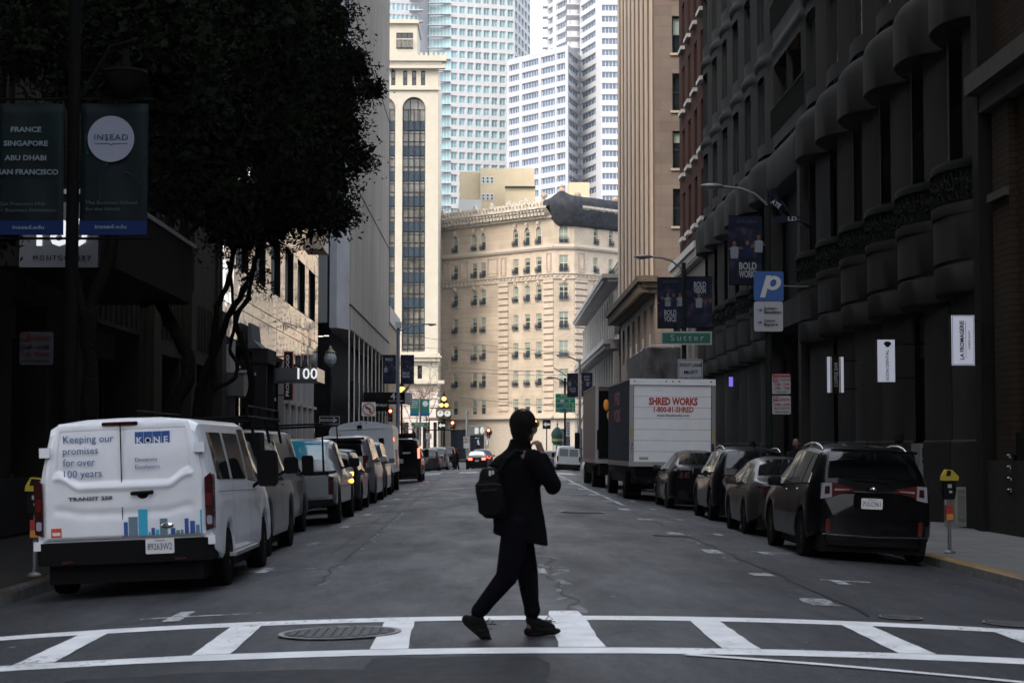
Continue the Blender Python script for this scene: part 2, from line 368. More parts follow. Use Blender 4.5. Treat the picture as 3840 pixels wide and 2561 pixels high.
for x0, x1 in ((-140, KL-0.02), (KR+0.02, 140)):
    g.box(x0, x1, 164 if x0 < 0 else 191, 237, -0.66, -0.568)
struct(g, 'market_street', M_asph)
def pavement(x0, x1, y0, y1, left):
    g = MB(); k = MB(); rows = []
    n = int((y1-y0)/3); s = -1 if left else 1; kx = x0
    outline = []
    for i in range(n + 1):
        y = y0 + (y1-y0)*i/n
        off = 0.0
        if y - y0 < 3.0: off = 3.0 - sqrt(max(0, 9 - (3.0-(y-y0))**2))
        a = kx + s*(off + 0.16)
        outline.append((kx + s*off, y))
        xx = [a + (x1-a)*j/4 for j in range(5)]
        rows.append([(x, y, sz(x, y)) for x in xx])
    g.grid(rows)
    P = []
    for x, y in outline: P.append([(x + s*0.16, y, sz(kx, y) + 0.001), (x + s*0.03, y, sz(kx, y) - 0.002), (x, y, sz(kx, y) - 0.03), (x - s*0.01, y, gz(kx, y) - 0.08)])
    k.grid(P); k.face([(outline[0][0], y0, -0.5), (x1, y0, -0.5), (x1, y0, -0.1), (outline[0][0], y0, -0.12)])
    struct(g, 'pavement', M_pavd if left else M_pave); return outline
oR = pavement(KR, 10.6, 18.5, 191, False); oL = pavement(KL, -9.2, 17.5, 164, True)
for out, s, kx, ya, yb in ((oR, 1, KR, 0, 34), (oL, -1, KL, 0, 40)):
    k = MB(); P = []; mi = []
    # dense kerb line
    y = out[0][1]
    y1 = out[-1][1]
    while y < y1 - 0.01:
        off = 3.0 - sqrt(max(0, 9 - (3.0-(y-out[0][1]))**2)) if y - out[0][1] < 3 else 0
        x = kx + s*off
        P.append([(x + s*0.16, y, sz(kx, y) + 0.002), (x + s*0.03, y, sz(kx, y)), (x, y, sz(kx, y) - 0.025), (x - s*0.012, y, gz(kx, y) - 0.06)])
        y += 0.25 if y < out[0][1] + 3 else 2
    k.grid(P)
    for i in range(len(k.f)):
        j = i % 3
        if j < 2 and P[i//3][0][1] < yb: k.mi[i] = 1
    struct(k, 'kerb', [M_kerb, M_yel if s > 0 else mat('dark_worn_yellow_kerb', (0.05, 0.032, 0.012), 0.8, tex=paint_tex(0.75, 0.6))])  # left kerb paint is a darker, more worn yellow
# ------------------------------------------------------------------ road markings, laid on the crowned road
def strip(mb, quad, nu=1, nv=1, h=0.005, jit=0.0):
    (a, b, c, d) = [Vector((p[0], p[1], 0)) for p in quad]; rows = []
    for j in range(nv + 1):
        t = j/nv; row = []
        for i in range(nu + 1):
            s = i/nu; p = (a*(1-s) + b*s)*(1-t) + (d*(1-s) + c*s)*t
            if jit and (j in (0, nv) or i in (0, nu)): p += Vector((random.uniform(-jit, jit), random.uniform(-jit, jit), 0))
            row.append((p.x, p.y, gz(p.x, p.y) + h))
        rows.append(row)
    mb.grid(rows)
def line_xy(mb, x0, y0, x1, y1, w, h=0.005, jit=0.006, step=0.5):
    n = max(1, int(math.hypot(x1-x0, y1-y0)/step)); d = Vector((x1-x0, y1-y0, 0)).normalized(); q = Vector((-d.y, d.x, 0))*w/2
    strip(mb, [(x0-q.x, y0-q.y), (x1-q.x, y1-q.y), (x1+q.x, y1+q.y), (x0+q.x, y0+q.y)], n, 2, h, jit)
cw = MB()
strip(cw, [(-13, 16.28), (15, 16.28), (15, 16.68), (-13, 16.68)], 70, 2, 0.006, 0.01)
strip(cw, [(-13, 13.66), (15, 13.66), (15, 14.06), (-13, 14.06)], 70, 2, 0.006, 0.01)
for i in range(-9, 11):
    x = -0.78 + 1.32*i
    if i == 1: strip(cw, [(0.50, 14.06), (0.84, 14.06), (0.78, 17.15), (0.50, 17.15)], 2, 8, 0.009, 0.012)
    else:
        strip(cw, [(x-0.15, 14.05), (x+0.14, 14.05), (x+0.10, 16.29), (x-0.16, 16.29)], 2, 8, 0.009, 0.008)
tag(struct(cw, 'crosswalk_marking', M_paint), 'white ladder crosswalk stripes')
st = MB()
line_xy(st, 1.40, 13.60, 7.5, 10.3, 0.11, 0.010)
struct(st, 'stop_line', M_paint)
lm = MB()
for y in (22.2, 29.6, 44, 58, 73): strip(lm, [(0.52, y), (0.64, y), (0.64, y+0.95), (0.52, y+0.95)], 1, 3, 0.006, 0.01)
for k in range(16):     # left parking bays
    y = 17.6 + 6.55*k
    line_xy(lm, -3.3, y, -2.28, y, 0.085)
    strip(lm, [(-3.02, y-0.45), (-2.86, y-0.45), (-2.86, y+0.55), (-3.02, y+0.55)], 1, 3, 0.007, 0.01)
for y in (21.6, 27.6, 33.7, 40.5, 47.5, 54.5, 62, 69, 76, 84, 92, 100):
    strip(lm, [(4.0, y), (4.15, y), (4.15, y+0.7), (4.0, y+0.7)], 1, 3, 0.006, 0.012)
    line_xy(lm, 3.9, y+0.75, 4.5, y+0.75, 0.09)
for y, l in ((18.35, 0.9), (22.6, 0.45), (27.3, 1.0), (33.2, 0.9), (39.5, 1.0), (46, 1.2), (53, 1.2), (60, 1.4), (68, 1.4), (77, 1.6), (86, 1.8)):
    strip(lm, [(3.12, y), (3.40, y), (3.40, y+l), (3.12, y+l)], 2, 3, 0.006, 0.03)
strip(lm, [(3.42, 50), (3.54, 50), (3.54, 118), (3.42, 118)], 1, 34, 0.006, 0.03)
struct(lm, 'lane_marking', M_worn)
fc = MB()
for x0, x1, y0, y1 in ((-4.2, -3.0, 104, 110), (-1.95, -0.9, 104, 110), (0.9, 1.8, 104, 110), (3.2, 4.6, 104, 110), (-5, 6, 119, 119.8), (-4.4, -2.1, 112, 113.4)):
    strip(fc, [(x0, y0), (x1, y0), (x1, y1), (x0, y1)], max(1, int(x1-x0)), 3, 0.007, 0.05)
line_xy(fc, -2.2, 68, 0.0, 69.0, 0.35); line_xy(fc, -2.2, 56, -0.3, 56, 0.2); line_xy(fc, 2.4, 61, 4.3, 61, 0.3); line_xy(fc, -2.0, 81, 0.1, 81.6, 0.6)
struct(fc, 'faded_marking', M_worn)
# seams and patches
M_tar = mat('tar_seam', (0.016, 0.016, 0.018), 0.5, var=0.5, vs=8)
M_patch = mat('asphalt_patch', (0.034, 0.035, 0.040), 0.7, spec=0.1, var=0.35, vs=5)
M_chip = mat('chipped_edge', (0.17, 0.175, 0.18), 0.8, var=0.5, vs=9)
def wander(mb, x0, y0, x1, y1, w, seed, amp=0.06, step=0.35, h=0.004, p=1.0):
    random.seed(seed); n = int(abs(y1-y0)/step); prev = None
    for i in range(n + 1):
        t = i/n; y = y0+(y1-y0)*t; x = x0+(x1-x0)*t + (noise.noise(Vector((seed, y*0.9, 0))))*amp*2
        ww = w*(0.5 + random.random())
        cur = ((x-ww/2, y), (x+ww/2, y))
        if prev and random.random() < p: strip(mb, [prev[0], prev[1], cur[1], cur[0]], 1, 1, h)
        prev = cur
tr = MB(); wander(tr, -2.0, 21, -2.75, 119, 0.035, 3, 0.08); wander(tr, 3.5, 17.3, 3.25, 60, 0.03, 5, 0.05); wander(tr, 0.72, 16, 0.66, 60, 0.02, 8, 0.12)
wander(tr, -2.35, 26, -3.0, 90, 0.02, 12, 0.05); struct(tr, 'tar_seam', M_tar)
ch = MB(); wander(ch, -1.95, 21, -2.68, 119, 0.06, 4, 0.08, h=0.003, p=0.45); wander(ch, 0.74, 17, 0.7, 40, 0.09, 9, 0.13, h=0.003, p=0.4); wander(ch, 3.3, 24, 3.2, 50, 0.05, 15, 0.08, h=0.003, p=0.3); struct(ch, 'chipped_asphalt', M_chip)
pt = MB()
for x0, x1, y0, y1 in ((-2.9, 0.3, 12.0, 12.9), (-0.9, 0.35, 9.6, 13.5)):
    strip(pt, [(x0, y0), (x1, y0), (x1, y1), (x0, y1)], 8, 8, 0.0035, 0.07)
struct(pt, 'asphalt_patch', M_patch)
# manhole covers
M_iron = mat('cast_iron', (0.10, 0.10, 0.105), 0.6, 0.3, var=0.3, vs=12)
M_irond = mat('dark_iron', (0.03, 0.03, 0.03), 0.6, 0.4)
M_concring = mat('worn_ring', (0.26, 0.27, 0.28), 0.5, 0.3, var=0.35, vs=10)
def manhole(x, y, r, label, bright=True):
    z = gz(x, y) + 0.008; t = thing('manhole_cover', label, 'manhole cover', (x, y, z), ry=0.015*(x-0.55))
    a = MB(); a.lathe([(r*0.93, 0.0), (r*0.93, 0.010), (r, 0.011), (r, 0.004)], n=40); a.build('ring', M_concring, t)
    b = MB(); b.lathe([(r*0.9, 0.0), (r*0.9, 0.008), (0.01, 0.009)], n=40); b.build('plate', M_irond, t)
    c = MB(); st = r*0.15; k = int(r/st)
    for i in range(-k, k+1):
        for j in range(-k, k+1):
            u, v = i*st, j*st + (st/2 if i % 2 else 0)
            if u*u + v*v < (r*0.84)**2: c.box(u-st*0.33, u+st*0.33, v-st*0.36, v+st*0.36, 0.008, 0.016, skip='b')
    c.build('stud_pattern', M_iron, t); return t
manhole(-1.25, 15.35, 0.50, 'large round studded manhole cover set in the crosswalk behind the walking man')
manhole(2.05, 43.2, 0.52, 'round manhole cover in mid road beyond the walking man, pale dotted rim')
manhole(3.75, 17.25, 0.2, 'small dark utility lid just past the crosswalk by the white lane dash', False)
manhole(4.75, 17.2, 0.26, 'dark sunken utility lid beyond the crosswalk, nearer the yellow kerb', False)
manhole(3.1, 32.6, 0.34, 'worn round lid on the lane line beside the parked black cars', False)
# ------------------------------------------------------------------ building materials
G_dark = mat('dark_glass', (0.012, 0.014, 0.016), 0.08, spec=0.6)
G_hotel = mat('hotel_glass', (0.035, 0.05, 0.045), 0.15, var=0.5, vs=0.5, spec=0.3)
G_teal = mat('teal_glass', (0.17, 0.32, 0.355), 0.12, var=0.45, vs=0.12)
G_blue = mat('blue_glass', (0.075, 0.105, 0.155), 0.15, var=0.4, vs=0.1)
M_frame = mat('window_frame_cream', (0.42, 0.38, 0.28), 0.6)
M_fdark = mat('dark_window_frame', (0.02, 0.024, 0.028), 0.45)
M_fwhite = mat('white_window_frame', (0.6, 0.62, 0.64), 0.5)
M_blind = mat('pale_curtain', (0.20, 0.23, 0.19), 0.9)
M_ironrail = mat('balcony_iron', (0.025, 0.032, 0.045), 0.6)
M_hbrick = mat('hotel_brick', (0.42, 0.345, 0.262), 0.9, tex=brick_tex((0.36, 0.29, 0.215), (0.44, 0.37, 0.29), 0.5, 0.16))
M_hstone = mat('hotel_stone', (0.43, 0.35, 0.27), 0.85, var=0.14, vs=1.2)
M_hsill = mat('hotel_sill', (0.42, 0.36, 0.29), 0.8)
M_cream = mat('cream_terracotta', (0.42, 0.38, 0.305), 0.7, var=0.06, vs=0.6)
M_spand = mat('slate_spandrel', (0.035, 0.05, 0.065), 0.6)
M_net = mat('debris_netting', (0.035, 0.036, 0.042), 0.85, var=0.5, vs=1.3, bump=0.9, bs=2.5)
M_roofbox = mat('roof_stucco', (0.48, 0.40, 0.27), 0.9, var=0.08, vs=0.5)
M_pewall = mat('pale_precast', (0.37, 0.38, 0.41), 0.7, var=0.05, vs=0.2)
M_pewall2 = mat('white_precast', (0.44, 0.44, 0.45), 0.7, var=0.05, vs=0.2)
M_conc = mat('ribbed_concrete', (0.25, 0.225, 0.20), 0.8, var=0.22, vs=0.6, stretch=(1, 1, 0.15))
M_conclt = mat('corner_concrete', (0.28, 0.29, 0.315), 0.75, var=0.15, vs=0.7)
M_black = mat('black_granite', (0.006, 0.006, 0.007), 0.92)
M_mull = mat('brushed_mullion', (0.30, 0.30, 0.31), 0.4, 0.7)
M_mull2 = mat('pale_fin', (0.48, 0.45, 0.42), 0.6)
M_near = mat('brown_ribbed_concrete', (0.022, 0.0185, 0.014), 0.85, var=0.3, vs=0.8, stretch=(1, 1, 0.2))
M_granite = mat('speckled_granite', (0.02, 0.02, 0.021), 0.85, var=0.6, vs=25)
M_scal = mat('charcoal_precast', (0.024, 0.024, 0.0237), 0.85, var=0.2, vs=1.2, stretch=(1, 1, 0.3))
M_scalsoft = mat('dark_soffit', (0.008, 0.008, 0.008), 0.7)
M_bronze = mat('bronze_grille', (0.007, 0.0085, 0.008), 0.85)
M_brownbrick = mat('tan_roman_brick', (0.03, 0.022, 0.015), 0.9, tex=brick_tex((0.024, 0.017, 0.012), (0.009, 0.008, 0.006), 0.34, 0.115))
M_redbrick = mat('red_brick', (0.040, 0.019, 0.016), 0.9, tex=brick_tex((0.032, 0.015, 0.013), (0.03, 0.018, 0.014), 0.24, 0.09))
M_tanst = mat('tan_ashlar', (0.155, 0.115, 0.09), 0.85, tex=brick_tex((0.125, 0.092, 0.072), (0.10, 0.075, 0.06), 1.3, 0.62))
M_tanst2 = mat('tan_pier_stone', (0.34, 0.26, 0.19), 0.75, var=0.18, vs=0.9, stretch=(1, 1, 0.2))
M_bronzespan = mat('brown_spandrel', (0.06, 0.035, 0.024), 0.5)
M_tandark = mat('weathered_cornice', (0.085, 0.068, 0.052), 0.85, var=0.3, vs=2)
M_grey = mat('grey_limestone', (0.29, 0.285, 0.275), 0.8, var=0.15, vs=0.8)
def mirror_tex(t, b, co, c):
    L = t.links.new; N = t.nodes.new
    n = N('ShaderNodeTexNoise'); n.inputs['Scale'].default_value = 0.55; n.inputs['Detail'].default_value = 2; L(co, n.inputs[0])
    bp = N('ShaderNodeBump'); bp.inputs['Strength'].default_value = 0.12; bp.inputs['Distance'].default_value = 0.10; L(n.outputs[0], bp.inputs['Height']); L(bp.outputs[0], b.inputs['Normal'])
G_mirror = mat('mirror_cladding', (0.72, 0.64, 0.56), 0.03, 1.0, tex=mirror_tex)
def facade(th, T, w, z0, z1, ops, d, wm, gm, name='wall', zbr=(), win=True, **k):
    mb = MB(T); holes(mb, 0, w, z0, z1, ops, d); mb.build(name, wm, th, world=True, fixn=False)
    if win:
        put_windows(th, [(wweight(T, o), win_mb(T, o, d, **k)) for o in ops], gm)
# ================================================================== LEFT SIDE
XL = -8.6
# --- near tower with ribbed brown concrete and a lit street number
th = thing('office_tower', 'dark brown ribbed concrete tower at the left edge, behind the school banners', 'building', (XL, 40, 0))
T = frame((XL, 21, 0), (0, 1), (1, 0))
ops = [(4.0, 8.2, 0.05, 4.2), (12.4, 15.0, 0.05, 4.2), (19.4, 24.4, 0.05, 4.2), (27.5, 30.2, 0.05, 3.9), (32.5, 36.2, 0.05, 3.9)]
for k in range(7):
    for j in range(8): ops.append((2.0+5.2*k, 4.6+5.2*k, 9.0+3.8*j, 11.2+3.8*j))
mb = MB(T); holes(mb, 0, 38, -0.3, 44, ops, 0.9)
for k in range(64):
    u = 0.35+0.59*k
    if not any(o[0]-0.1 < u+0.08 and o[1]+0.1 > u-0.08 for o in ops): mb.box(u-0.07, u+0.07, 0.001, 0.07, 5.9, 44)
    elif True: mb.box(u-0.05, u+0.05, 0.001, 0.05, 4.3, 5.6)
for u in (10.2, 17.2, 25.6, 31.3, 37.2): mb.box(u-0.45, u+0.45, 0.001, 0.22, -0.2, 5.7)
mb.build('wall', M_near, th, world=True)
b = MB(T); b.box(0, 38, -14, -0.95, -0.3, 43.9); b.box(0.0, 0.25, -0.94, -0.01, -0.3, 43.9); b.box(37.7, 37.95, -0.94, -0.01, -0.3, 43.9); b.build('core', M_black, th, world=True)
for o in ops: win_mb(T, o, 0.9, 2, 2 if o[2] < 1 else 1, 0.08).build('window', [G_dark, M_fdark, M_blind, M_ironrail, M_near], th, world=True, fixn=False)
b = MB(T); b.box(-0.05, 38.05, 0.225, 0.30, 0.0, 0.95); b.build('plinth', M_granite, th, world=True)
# entrance canopy with the number
M_sat = mat('satin_metal_fascia', (0.20, 0.21, 0.23), 0.35, 0.8)
M_satd = mat('dark_polished_soffit', (0.012, 0.011, 0.010), 0.8, 0.0, spec=0.1)
c = MB()
c.zprism([(XL+0.3, 31.0), (-6.55, 31.0), (-6.35, 31.4), (-6.35, 39.2), (-6.6, 39.6), (XL+0.3, 39.6)], 4.5, 5.7)
cp = c.build('canopy', [M_satd], th, world=True)
c = MB(); c.box(XL+0.3, -6.33, 30.95, 39.65, 5.70, 5.78); e = c.build('edge_trim', mat('bright_trim', (0.55, 0.56, 0.58), 0.35, 0.6), cp); e.location = -th.location
c = MB(); c.box(-7.86, -6.56, 30.90, 30.98, 4.47, 5.55); e = c.build('number_panel', M_sat, cp); e.location = -th.location
M_lit = mat('lit_white', (0.9, 0.9, 0.9), 0.5, emit=(0.95, 0.97, 1.0), es=0.28)
o = lettering('180', 0.62, M_lit, th, Matrix.Translation(Vector((-7.2, 30.87, 5.02)) - th.location), name='street_number', bold=0.02, ext=0.02, spacing=1.05)
o = lettering('MONTGOMERY', 0.115, mat('dark_letters', (0.02, 0.02, 0.025), 0.5), th, Matrix.Translation(Vector((-7.15, 30.88, 4.62)) - th.location), name='street_name', ext=0.01, spacing=1.3)
# --- mirror clad low building with the lit 100 canopy
th = thing('office_building', 'low tan mirrored building with a lit 100 canopy, beyond the brown tower', 'building', (XL, 75, 0))
T = frame((XL, 59.2, 0), (0, 1), (1, 0)); wd = 32.2
rows = [5.05, 6.15, 6.55, 7.5, 9.75, 10.7, 11.6]
wins = [(u, u+3.0, 7.62, 9.72) for u in (3.1, 8.0, 12.9, 17.8, 22.7, 27.6)]
mb = MB(T)
cols = [0.0]
while cols[-1] < wd - 0.1: cols.append(min(wd, cols[-1] + 2.45))
for j in range(len(rows) - 1):
    if abs(rows[j]-7.5) < 0.01: continue
    for i in range(len(cols) - 1):
        t1, t2, t3, t4 = [random.uniform(-0.006, 0.006) for _ in range(4)]
        mb.face([(cols[i]+0.012, t1, rows[j]+0.015), (cols[i+1]-0.012, t2, rows[j]+0.015), (cols[i+1]-0.012, t3, rows[j+1]-0.015), (cols[i]+0.012, t4, rows[j+1]-0.015)])
us = [0] + [v for w_ in wins for v in (w_[0]-0.12, w_[1]+0.12)] + [wd]
for i in range(0, len(us), 2): mb.face([(us[i], 0, 7.51), (us[i+1], 0, 7.51), (us[i+1], 0, 9.74), (us[i], 0, 9.74)])
# end wall facing the street mouth
mb.face([(0, 0, 5.05), (0, -9, 5.05), (0, -9, 11.6), (0, 0, 11.6)])
mb.build('cladding', G_mirror, th, world=True, fixn=False)
b = MB(T); b.box(0.02, wd, -9, -0.35, -0.3, 11.55); b.box(0, wd, -0.33, -0.03, 4.9, 7.49); b.box(0, wd, -0.33, -0.03, 9.76, 11.5)
for i in range(0, len(us), 2): b.box(us[i]+0.03, us[i+1]-0.03, -0.33, -0.03, 7.49, 9.76)
b.build('core', M_black, th, world=True)
for w_ in wins:
    m_ = win_mb(T, w_, 0.28, 4, 1, 0.07); m_.build('window', [G_dark, M_mull, M_blind], th, world=True, fixn=False)
b = MB(T); b.box(-0.02, wd+0.02, -0.3, 0.04, 11.6, 11.8); b.box(wd-2.5, wd+0.02, -0.3, 0.5, 10.9, 11.6); b.build('cornice', mat('tan_coping', (0.30, 0.24, 0.19), 0.5, var=0.1), th, world=True)
for i in range(13):     # ground floor shop windows between silver mullions
    u0, u1 = 0.1+2.45*i, 0.1+2.45*(i+1)
    if i in (2, 3, 6): b = MB(T); b.box(u0, u1, -0.32, -0.30, 0.0, 4.85); b.build('door_recess', M_black, th, world=True); continue
    b = MB(T); tl = random.uniform(-0.03, 0.03)
    b.face([(u0, -0.1+tl, 0.35), (u1, -0.1-tl, 0.35), (u1, -0.1-tl, 4.85), (u0, -0.1+tl, 4.85)])
    b.m = 1; b.box(u0-0.08, u0+0.08, -0.2, 0.06, 0.0, 5.0); b.box(u0+0.08, u1-0.08, -0.14, 0.0, 3.3, 3.42); b.box(u0+0.08, u1-0.08, -0.16, 0.0, 0.0, 0.35)
    b.build('shop_window', [mat('shop_mirror_glass', (0.55, 0.5, 0.45), 0.03, 1.0, tex=mirror_tex), M_mull], th, world=True, fixn=False)
b = MB(); z0, z1 = az(1427, 67.6), az(1381, 67.6)
b.box(XL, -6.42, 67.5, 70.6, z0, z1); cp = b.build('canopy', [mat('canopy_charcoal', (0.10, 0.105, 0.115), 0.3, 0.5)], th, world=True)
b = MB(); b.box(-6.42, -6.38, 67.5, 70.6, z0-0.02, z1+0.02); b.build('canopy_end', mat('canopy_end_tan', (0.5, 0.42, 0.35), 0.1, 0.9), th, world=True)
lettering('100', 0.56, M_lit, th, Matrix.Translation(Vector((ax(1146, 67.4), 67.44, (z0+z1)/2)) - th.location), name='street_number', bold=0.008, ext=0.02)
th.pop('x', None) if False else None
# dark portal and grey canopy box at its near end
th = thing('entrance_portal', 'tall black portal frame projecting from the mirrored building beside the 100 canopy', 'portal', (XL, 66, 0))
b = MB(); b.box(-8.3, -7.85, 64.6, 64.9, -0.1, 4.4); b.box(-8.3, -7.85, 66.8, 67.1, -0.1, 4.4); b.box(-8.35, -7.80, 64.55, 67.15, 4.4, 4.9); b.build('frame', mat('portal_charcoal', (0.012, 0.012, 0.013), 0.8), th, world=True)
b = MB(); b.prism([(-8.48, 4.9), (-8.0, 4.9), (-8.34, 5.2), (-8.40, 5.78), (-8.48, 5.78)], 64.5, 67.0); b.build('fin', mat('fin_grey', (0.07, 0.075, 0.08), 0.7), th, world=True, fixn=False)
th = thing('shop_canopy', 'small grey metal awning box on the mirrored building behind the thin tree trunks', 'awning', (XL, 61, 0))
b = MB(); b.box(XL+0.02, ax(912, 60.2), 60.2, 62.4, az(1485, 60.2), az(1398, 60.2)); b.build('box', mat('awning_grey', (0.10, 0.105, 0.115), 0.4, 0.5), th, world=True)
b = MB(); b.box(XL+0.02, ax(924, 60.2), 60.1, 62.5, az(1398, 60.2)+0.002, az(1388, 60.2)); b.build('lid', M_mull, th, world=True)
# --- concrete tower over a black colonnade
th = thing('office_tower', 'tall grey concrete tower raised over a black colonnade with thin pale columns', 'building', (-8.3, 126, 0))
X3 = -8.3; b = MB()
b.box(X3-14, X3, 107.0, 146.6, 8.25, 48)
n = int(39.6/0.62)
for k in range(n):
    y = 107.25+0.62*k; b.box(X3, X3+0.09, y, y+0.32, 8.27, 48)
b.build('wall', M_conc, th, world=True)
b = MB(); b.zprism([(X3+0.04, 107.0), (X3-0.55, 105.2), (X3-0.95, 105.2), (X3-0.95, 107.0)], 8.2, 48); b.build('corner_panel', M_conclt, th, world=True)
b = MB(); b.box(X3-1.62, X3-1.08, 105.0, 106.9, 8.5, 48); b.build('side_panel', mat('dull_panel', (0.16, 0.165, 0.17), 0.7), th, world=True)
b = MB(); b.box(X3-1.82, X3-1.74, 104.8, 106.9, 8.3, 48); b.build('fin', M_mull2, th, world=True)
b = MB(); b.box(X3-14, X3-0.98, 106.0, 107, 0, 48); b.box(X3-14, X3-1.9, 91.6, 106, -0.3, 44); b.box(X3-6, X3-1.2, 107, 146.6, -0.3, 8.2); b.build('core', M_black, th, world=True)
b = MB(); b.box(X3-3, X3+0.12, 106.95, 146.7, 9.60, 9.68); b.box(X3-1, X3+0.115, 106.95, 146.7, 17.0, 17.06); b.box(X3-1, X3+0.115, 106.95, 146.7, 27.0, 27.06); b.build('joint', M_black, th, world=True)
for k in range(10):
    y = 102.9+4.03*k
    b = MB(); b.box(X3-0.0, X3+0.065, y+4, y+4.12, -0.3, 8.24); b.build('column', M_mull2, th, world=True)
b = MB()
for k in range(3): b.box(X3-0.6-0.5*k, X3-0.35-0.5*k, 98+2.2*k, 98.12+2.2*k, 7.3+0.1*k, 7.34+0.1*k)
b.build('soffit_light', mat('soffit_lamp', (1, 1, 1), 0.5, emit=(1, 0.97, 0.9), es=0.6), th, world=True)
b = MB(); b.box(X3-0.3, X3+0.02, 111, 146.6, 3.9, 5.4); b.build('beam', M_black, th, world=True)
b = MB(); b.box(ax(1362, 118), ax(1518, 118), 118, 121.5, az(1511, 118), az(1471, 118)); b.build('canopy', M_black, th, world=True)
b = MB(); b.zprism([(ax(1518, 118), 118), (ax(1536, 118), 119), (ax(1536, 118), 121.5), (ax(1518, 118), 121.5)], az(1513, 118), az(1471, 118)); b.build('canopy_end', M_conclt, th, world=True)
b = MB(); b.box(ax(1392, 117.8), ax(1456, 117.8), 117.9, 118.3, az(1542, 118), az(1513, 118)); b.build('shop_sign', M_black, th, world=True)
M_dimw = mat('pale_letters', (0.55, 0.56, 0.56), 0.5)
lettering('44', 0.62, M_dimw, th, Matrix.Translation(Vector((ax(1482, 117.9), 117.95, az(1487, 118))) - th.location), name='street_number', bold=0.012)
lettering('MONTGOMERY', 0.14, M_dimw, th, Matrix.Translation(Vector((ax(1484, 117.9), 117.95, az(1504, 118))) - th.location), name='street_name')
lettering('REPUBLIC', 0.2, M_dimw, th, Matrix.Translation(Vector((ax(1426, 117.8), 117.87, az(1520, 118))) - th.location), name='shop_name', bold=0.01)
# --- low finned building beyond it
th = thing('low_building', 'low beige building with close vertical fins, between the concrete tower and the cream arched block', 'building', (X3, 155, 0))
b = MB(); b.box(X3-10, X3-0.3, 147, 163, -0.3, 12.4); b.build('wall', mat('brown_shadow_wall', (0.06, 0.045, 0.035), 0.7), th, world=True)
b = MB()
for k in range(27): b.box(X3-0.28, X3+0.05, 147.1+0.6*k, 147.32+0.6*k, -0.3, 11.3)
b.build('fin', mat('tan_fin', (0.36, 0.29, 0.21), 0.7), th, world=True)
b = MB(); b.box(X3-10, X3+0.15, 146.9, 163.2, 11.3, 12.6); b.build('roof_band', M_conc, th, world=True)
# ================================================================== cream arched block across the far street
YC = 250.0
th = thing('cream_office_block', 'tall cream block with dark glass bays under round arches, past the concrete tower', 'building', (ax(1560, YC), YC, 0))
xl, xr = ax(1240, YC), ax(1641, YC)
T = frame((xl, YC, 0), (1, 0), (0, -1)); wd = xr-xl
def lu(px): return ax(px, YC) - xl
def lzz(py): return az(py, YC)
bays = [(lu(1505), lu(1592)), (lu(1391), lu(1478)), (lu(1277), lu(1364))]
ops = []; rr = (bays[0][1]-bays[0][0])/2
zt = lzz(365)-rr; zb = lzz(1320)
for a, c in bays: ops.append((a, c, zb, lzz(365)))
sm = [(lu(x), lu(x+16), lzz(322), lzz(266)) for x in (1507, 1541, 1575, 1462, 1428, 1394)]
sm2 = [(lu(1565), lu(1582), lzz(1420), lzz(1370)), (lu(1450), lu(1467), lzz(1420), lzz(1370))]
mb = MB(T); holes(mb, 0, wd, lzz(1440), lzz(330), ops + sm2, 0.9)
for a, c in bays:       # arch heads
    ctr = (a+c)/2; N_ = 14
    pts = [(ctr + rr*cos(pi*k/N_), zt + rr*sin(pi*k/N_)) for k in range(N_+1)]
    for k in range(N_//2): mb.face([(c, 0.0, lzz(365)), (pts[k][0], 0.0, pts[k][1]), (pts[k+1][0], 0.0, pts[k+1][1])])
    for k in range(N_//2, N_): mb.face([(a, 0.0, lzz(365)), (pts[k][0], 0.0, pts[k][1]), (pts[k+1][0], 0.0, pts[k+1][1])])
    for k in range(N_):
        p, q = pts[k], pts[k+1]; mb.face([(p[0], 0, p[1]), (q[0], 0, q[1]), (q[0], -0.9, q[1]), (p[0], -0.9, p[1])])
        f1 = 1.07; 
        mb.face([(p[0], 0.06, p[1]), (q[0], 0.06, q[1]), (ctr+(q[0]-ctr)*f1, 0.06, zt+(q[1]-zt)*f1), (ctr+(p[0]-ctr)*f1, 0.06, zt+(p[1]-zt)*f1)])
mb.build('wall', M_cream, th, world=True, fixn=False)
b = MB(T); b.box(0, wd, -16, -0.95, lzz(1600)-4, lzz(262)); b.build('core', mat('cream_side', (0.5, 0.46, 0.38), 0.8), th, world=True)
mb = MB(T); holes(mb, 0, wd, lzz(330), lzz(262), sm, 0.5); mb.build('attic_wall', M_cream, th, world=True, fixn=False)
b = MB(T)
b.box(-0.2, wd+0.35, 0.003, 0.35, lzz(340), lzz(330)); b.box(-0.2, wd+0.9, 0, 0.9, lzz(262), lzz(248)); 
b.box(-0.3, wd+1.1, -0.6, 1.2, lzz(236), lzz(216)); b.box(-0.3, wd+0.6, -0.6, 0.7, lzz(248), lzz(236)-0.001)
for k in range(46): u = 0.3+wd*k/45; b.box(u-0.09, u+0.09, 0.7, 0.98, lzz(248)+0.003, lzz(236)-0.003)
for k in range(24): u = 0.3+(wd+0.7)*k/23; b.box(u-0.16, u+0.16, 0.7, 1.1, lzz(216)+0.002, lzz(205))
b.box(-0.3, wd+0.3, 0.003, 0.7, lzz(1355), lzz(1326)); b.box(-0.3, wd+0.55, 0.003, 1.0, lzz(1342), lzz(1336)-0.02)
b.box(-0.3, wd+0.9, 0.003, 1.0, lzz(1440), lzz(1427))
b.build('cornice', M_cream, th, world=True)
base = MB(T); lo = lzz(1440)
aops = [(lu(x0), lu(x1), -0.3, lzz(1600)+0.6) for x0, x1 in ((1625, 1638), (1585, 1612), (1545, 1572), (1505, 1532))]
holes(base, 0, wd, -0.4, lo, aops, 0.6)
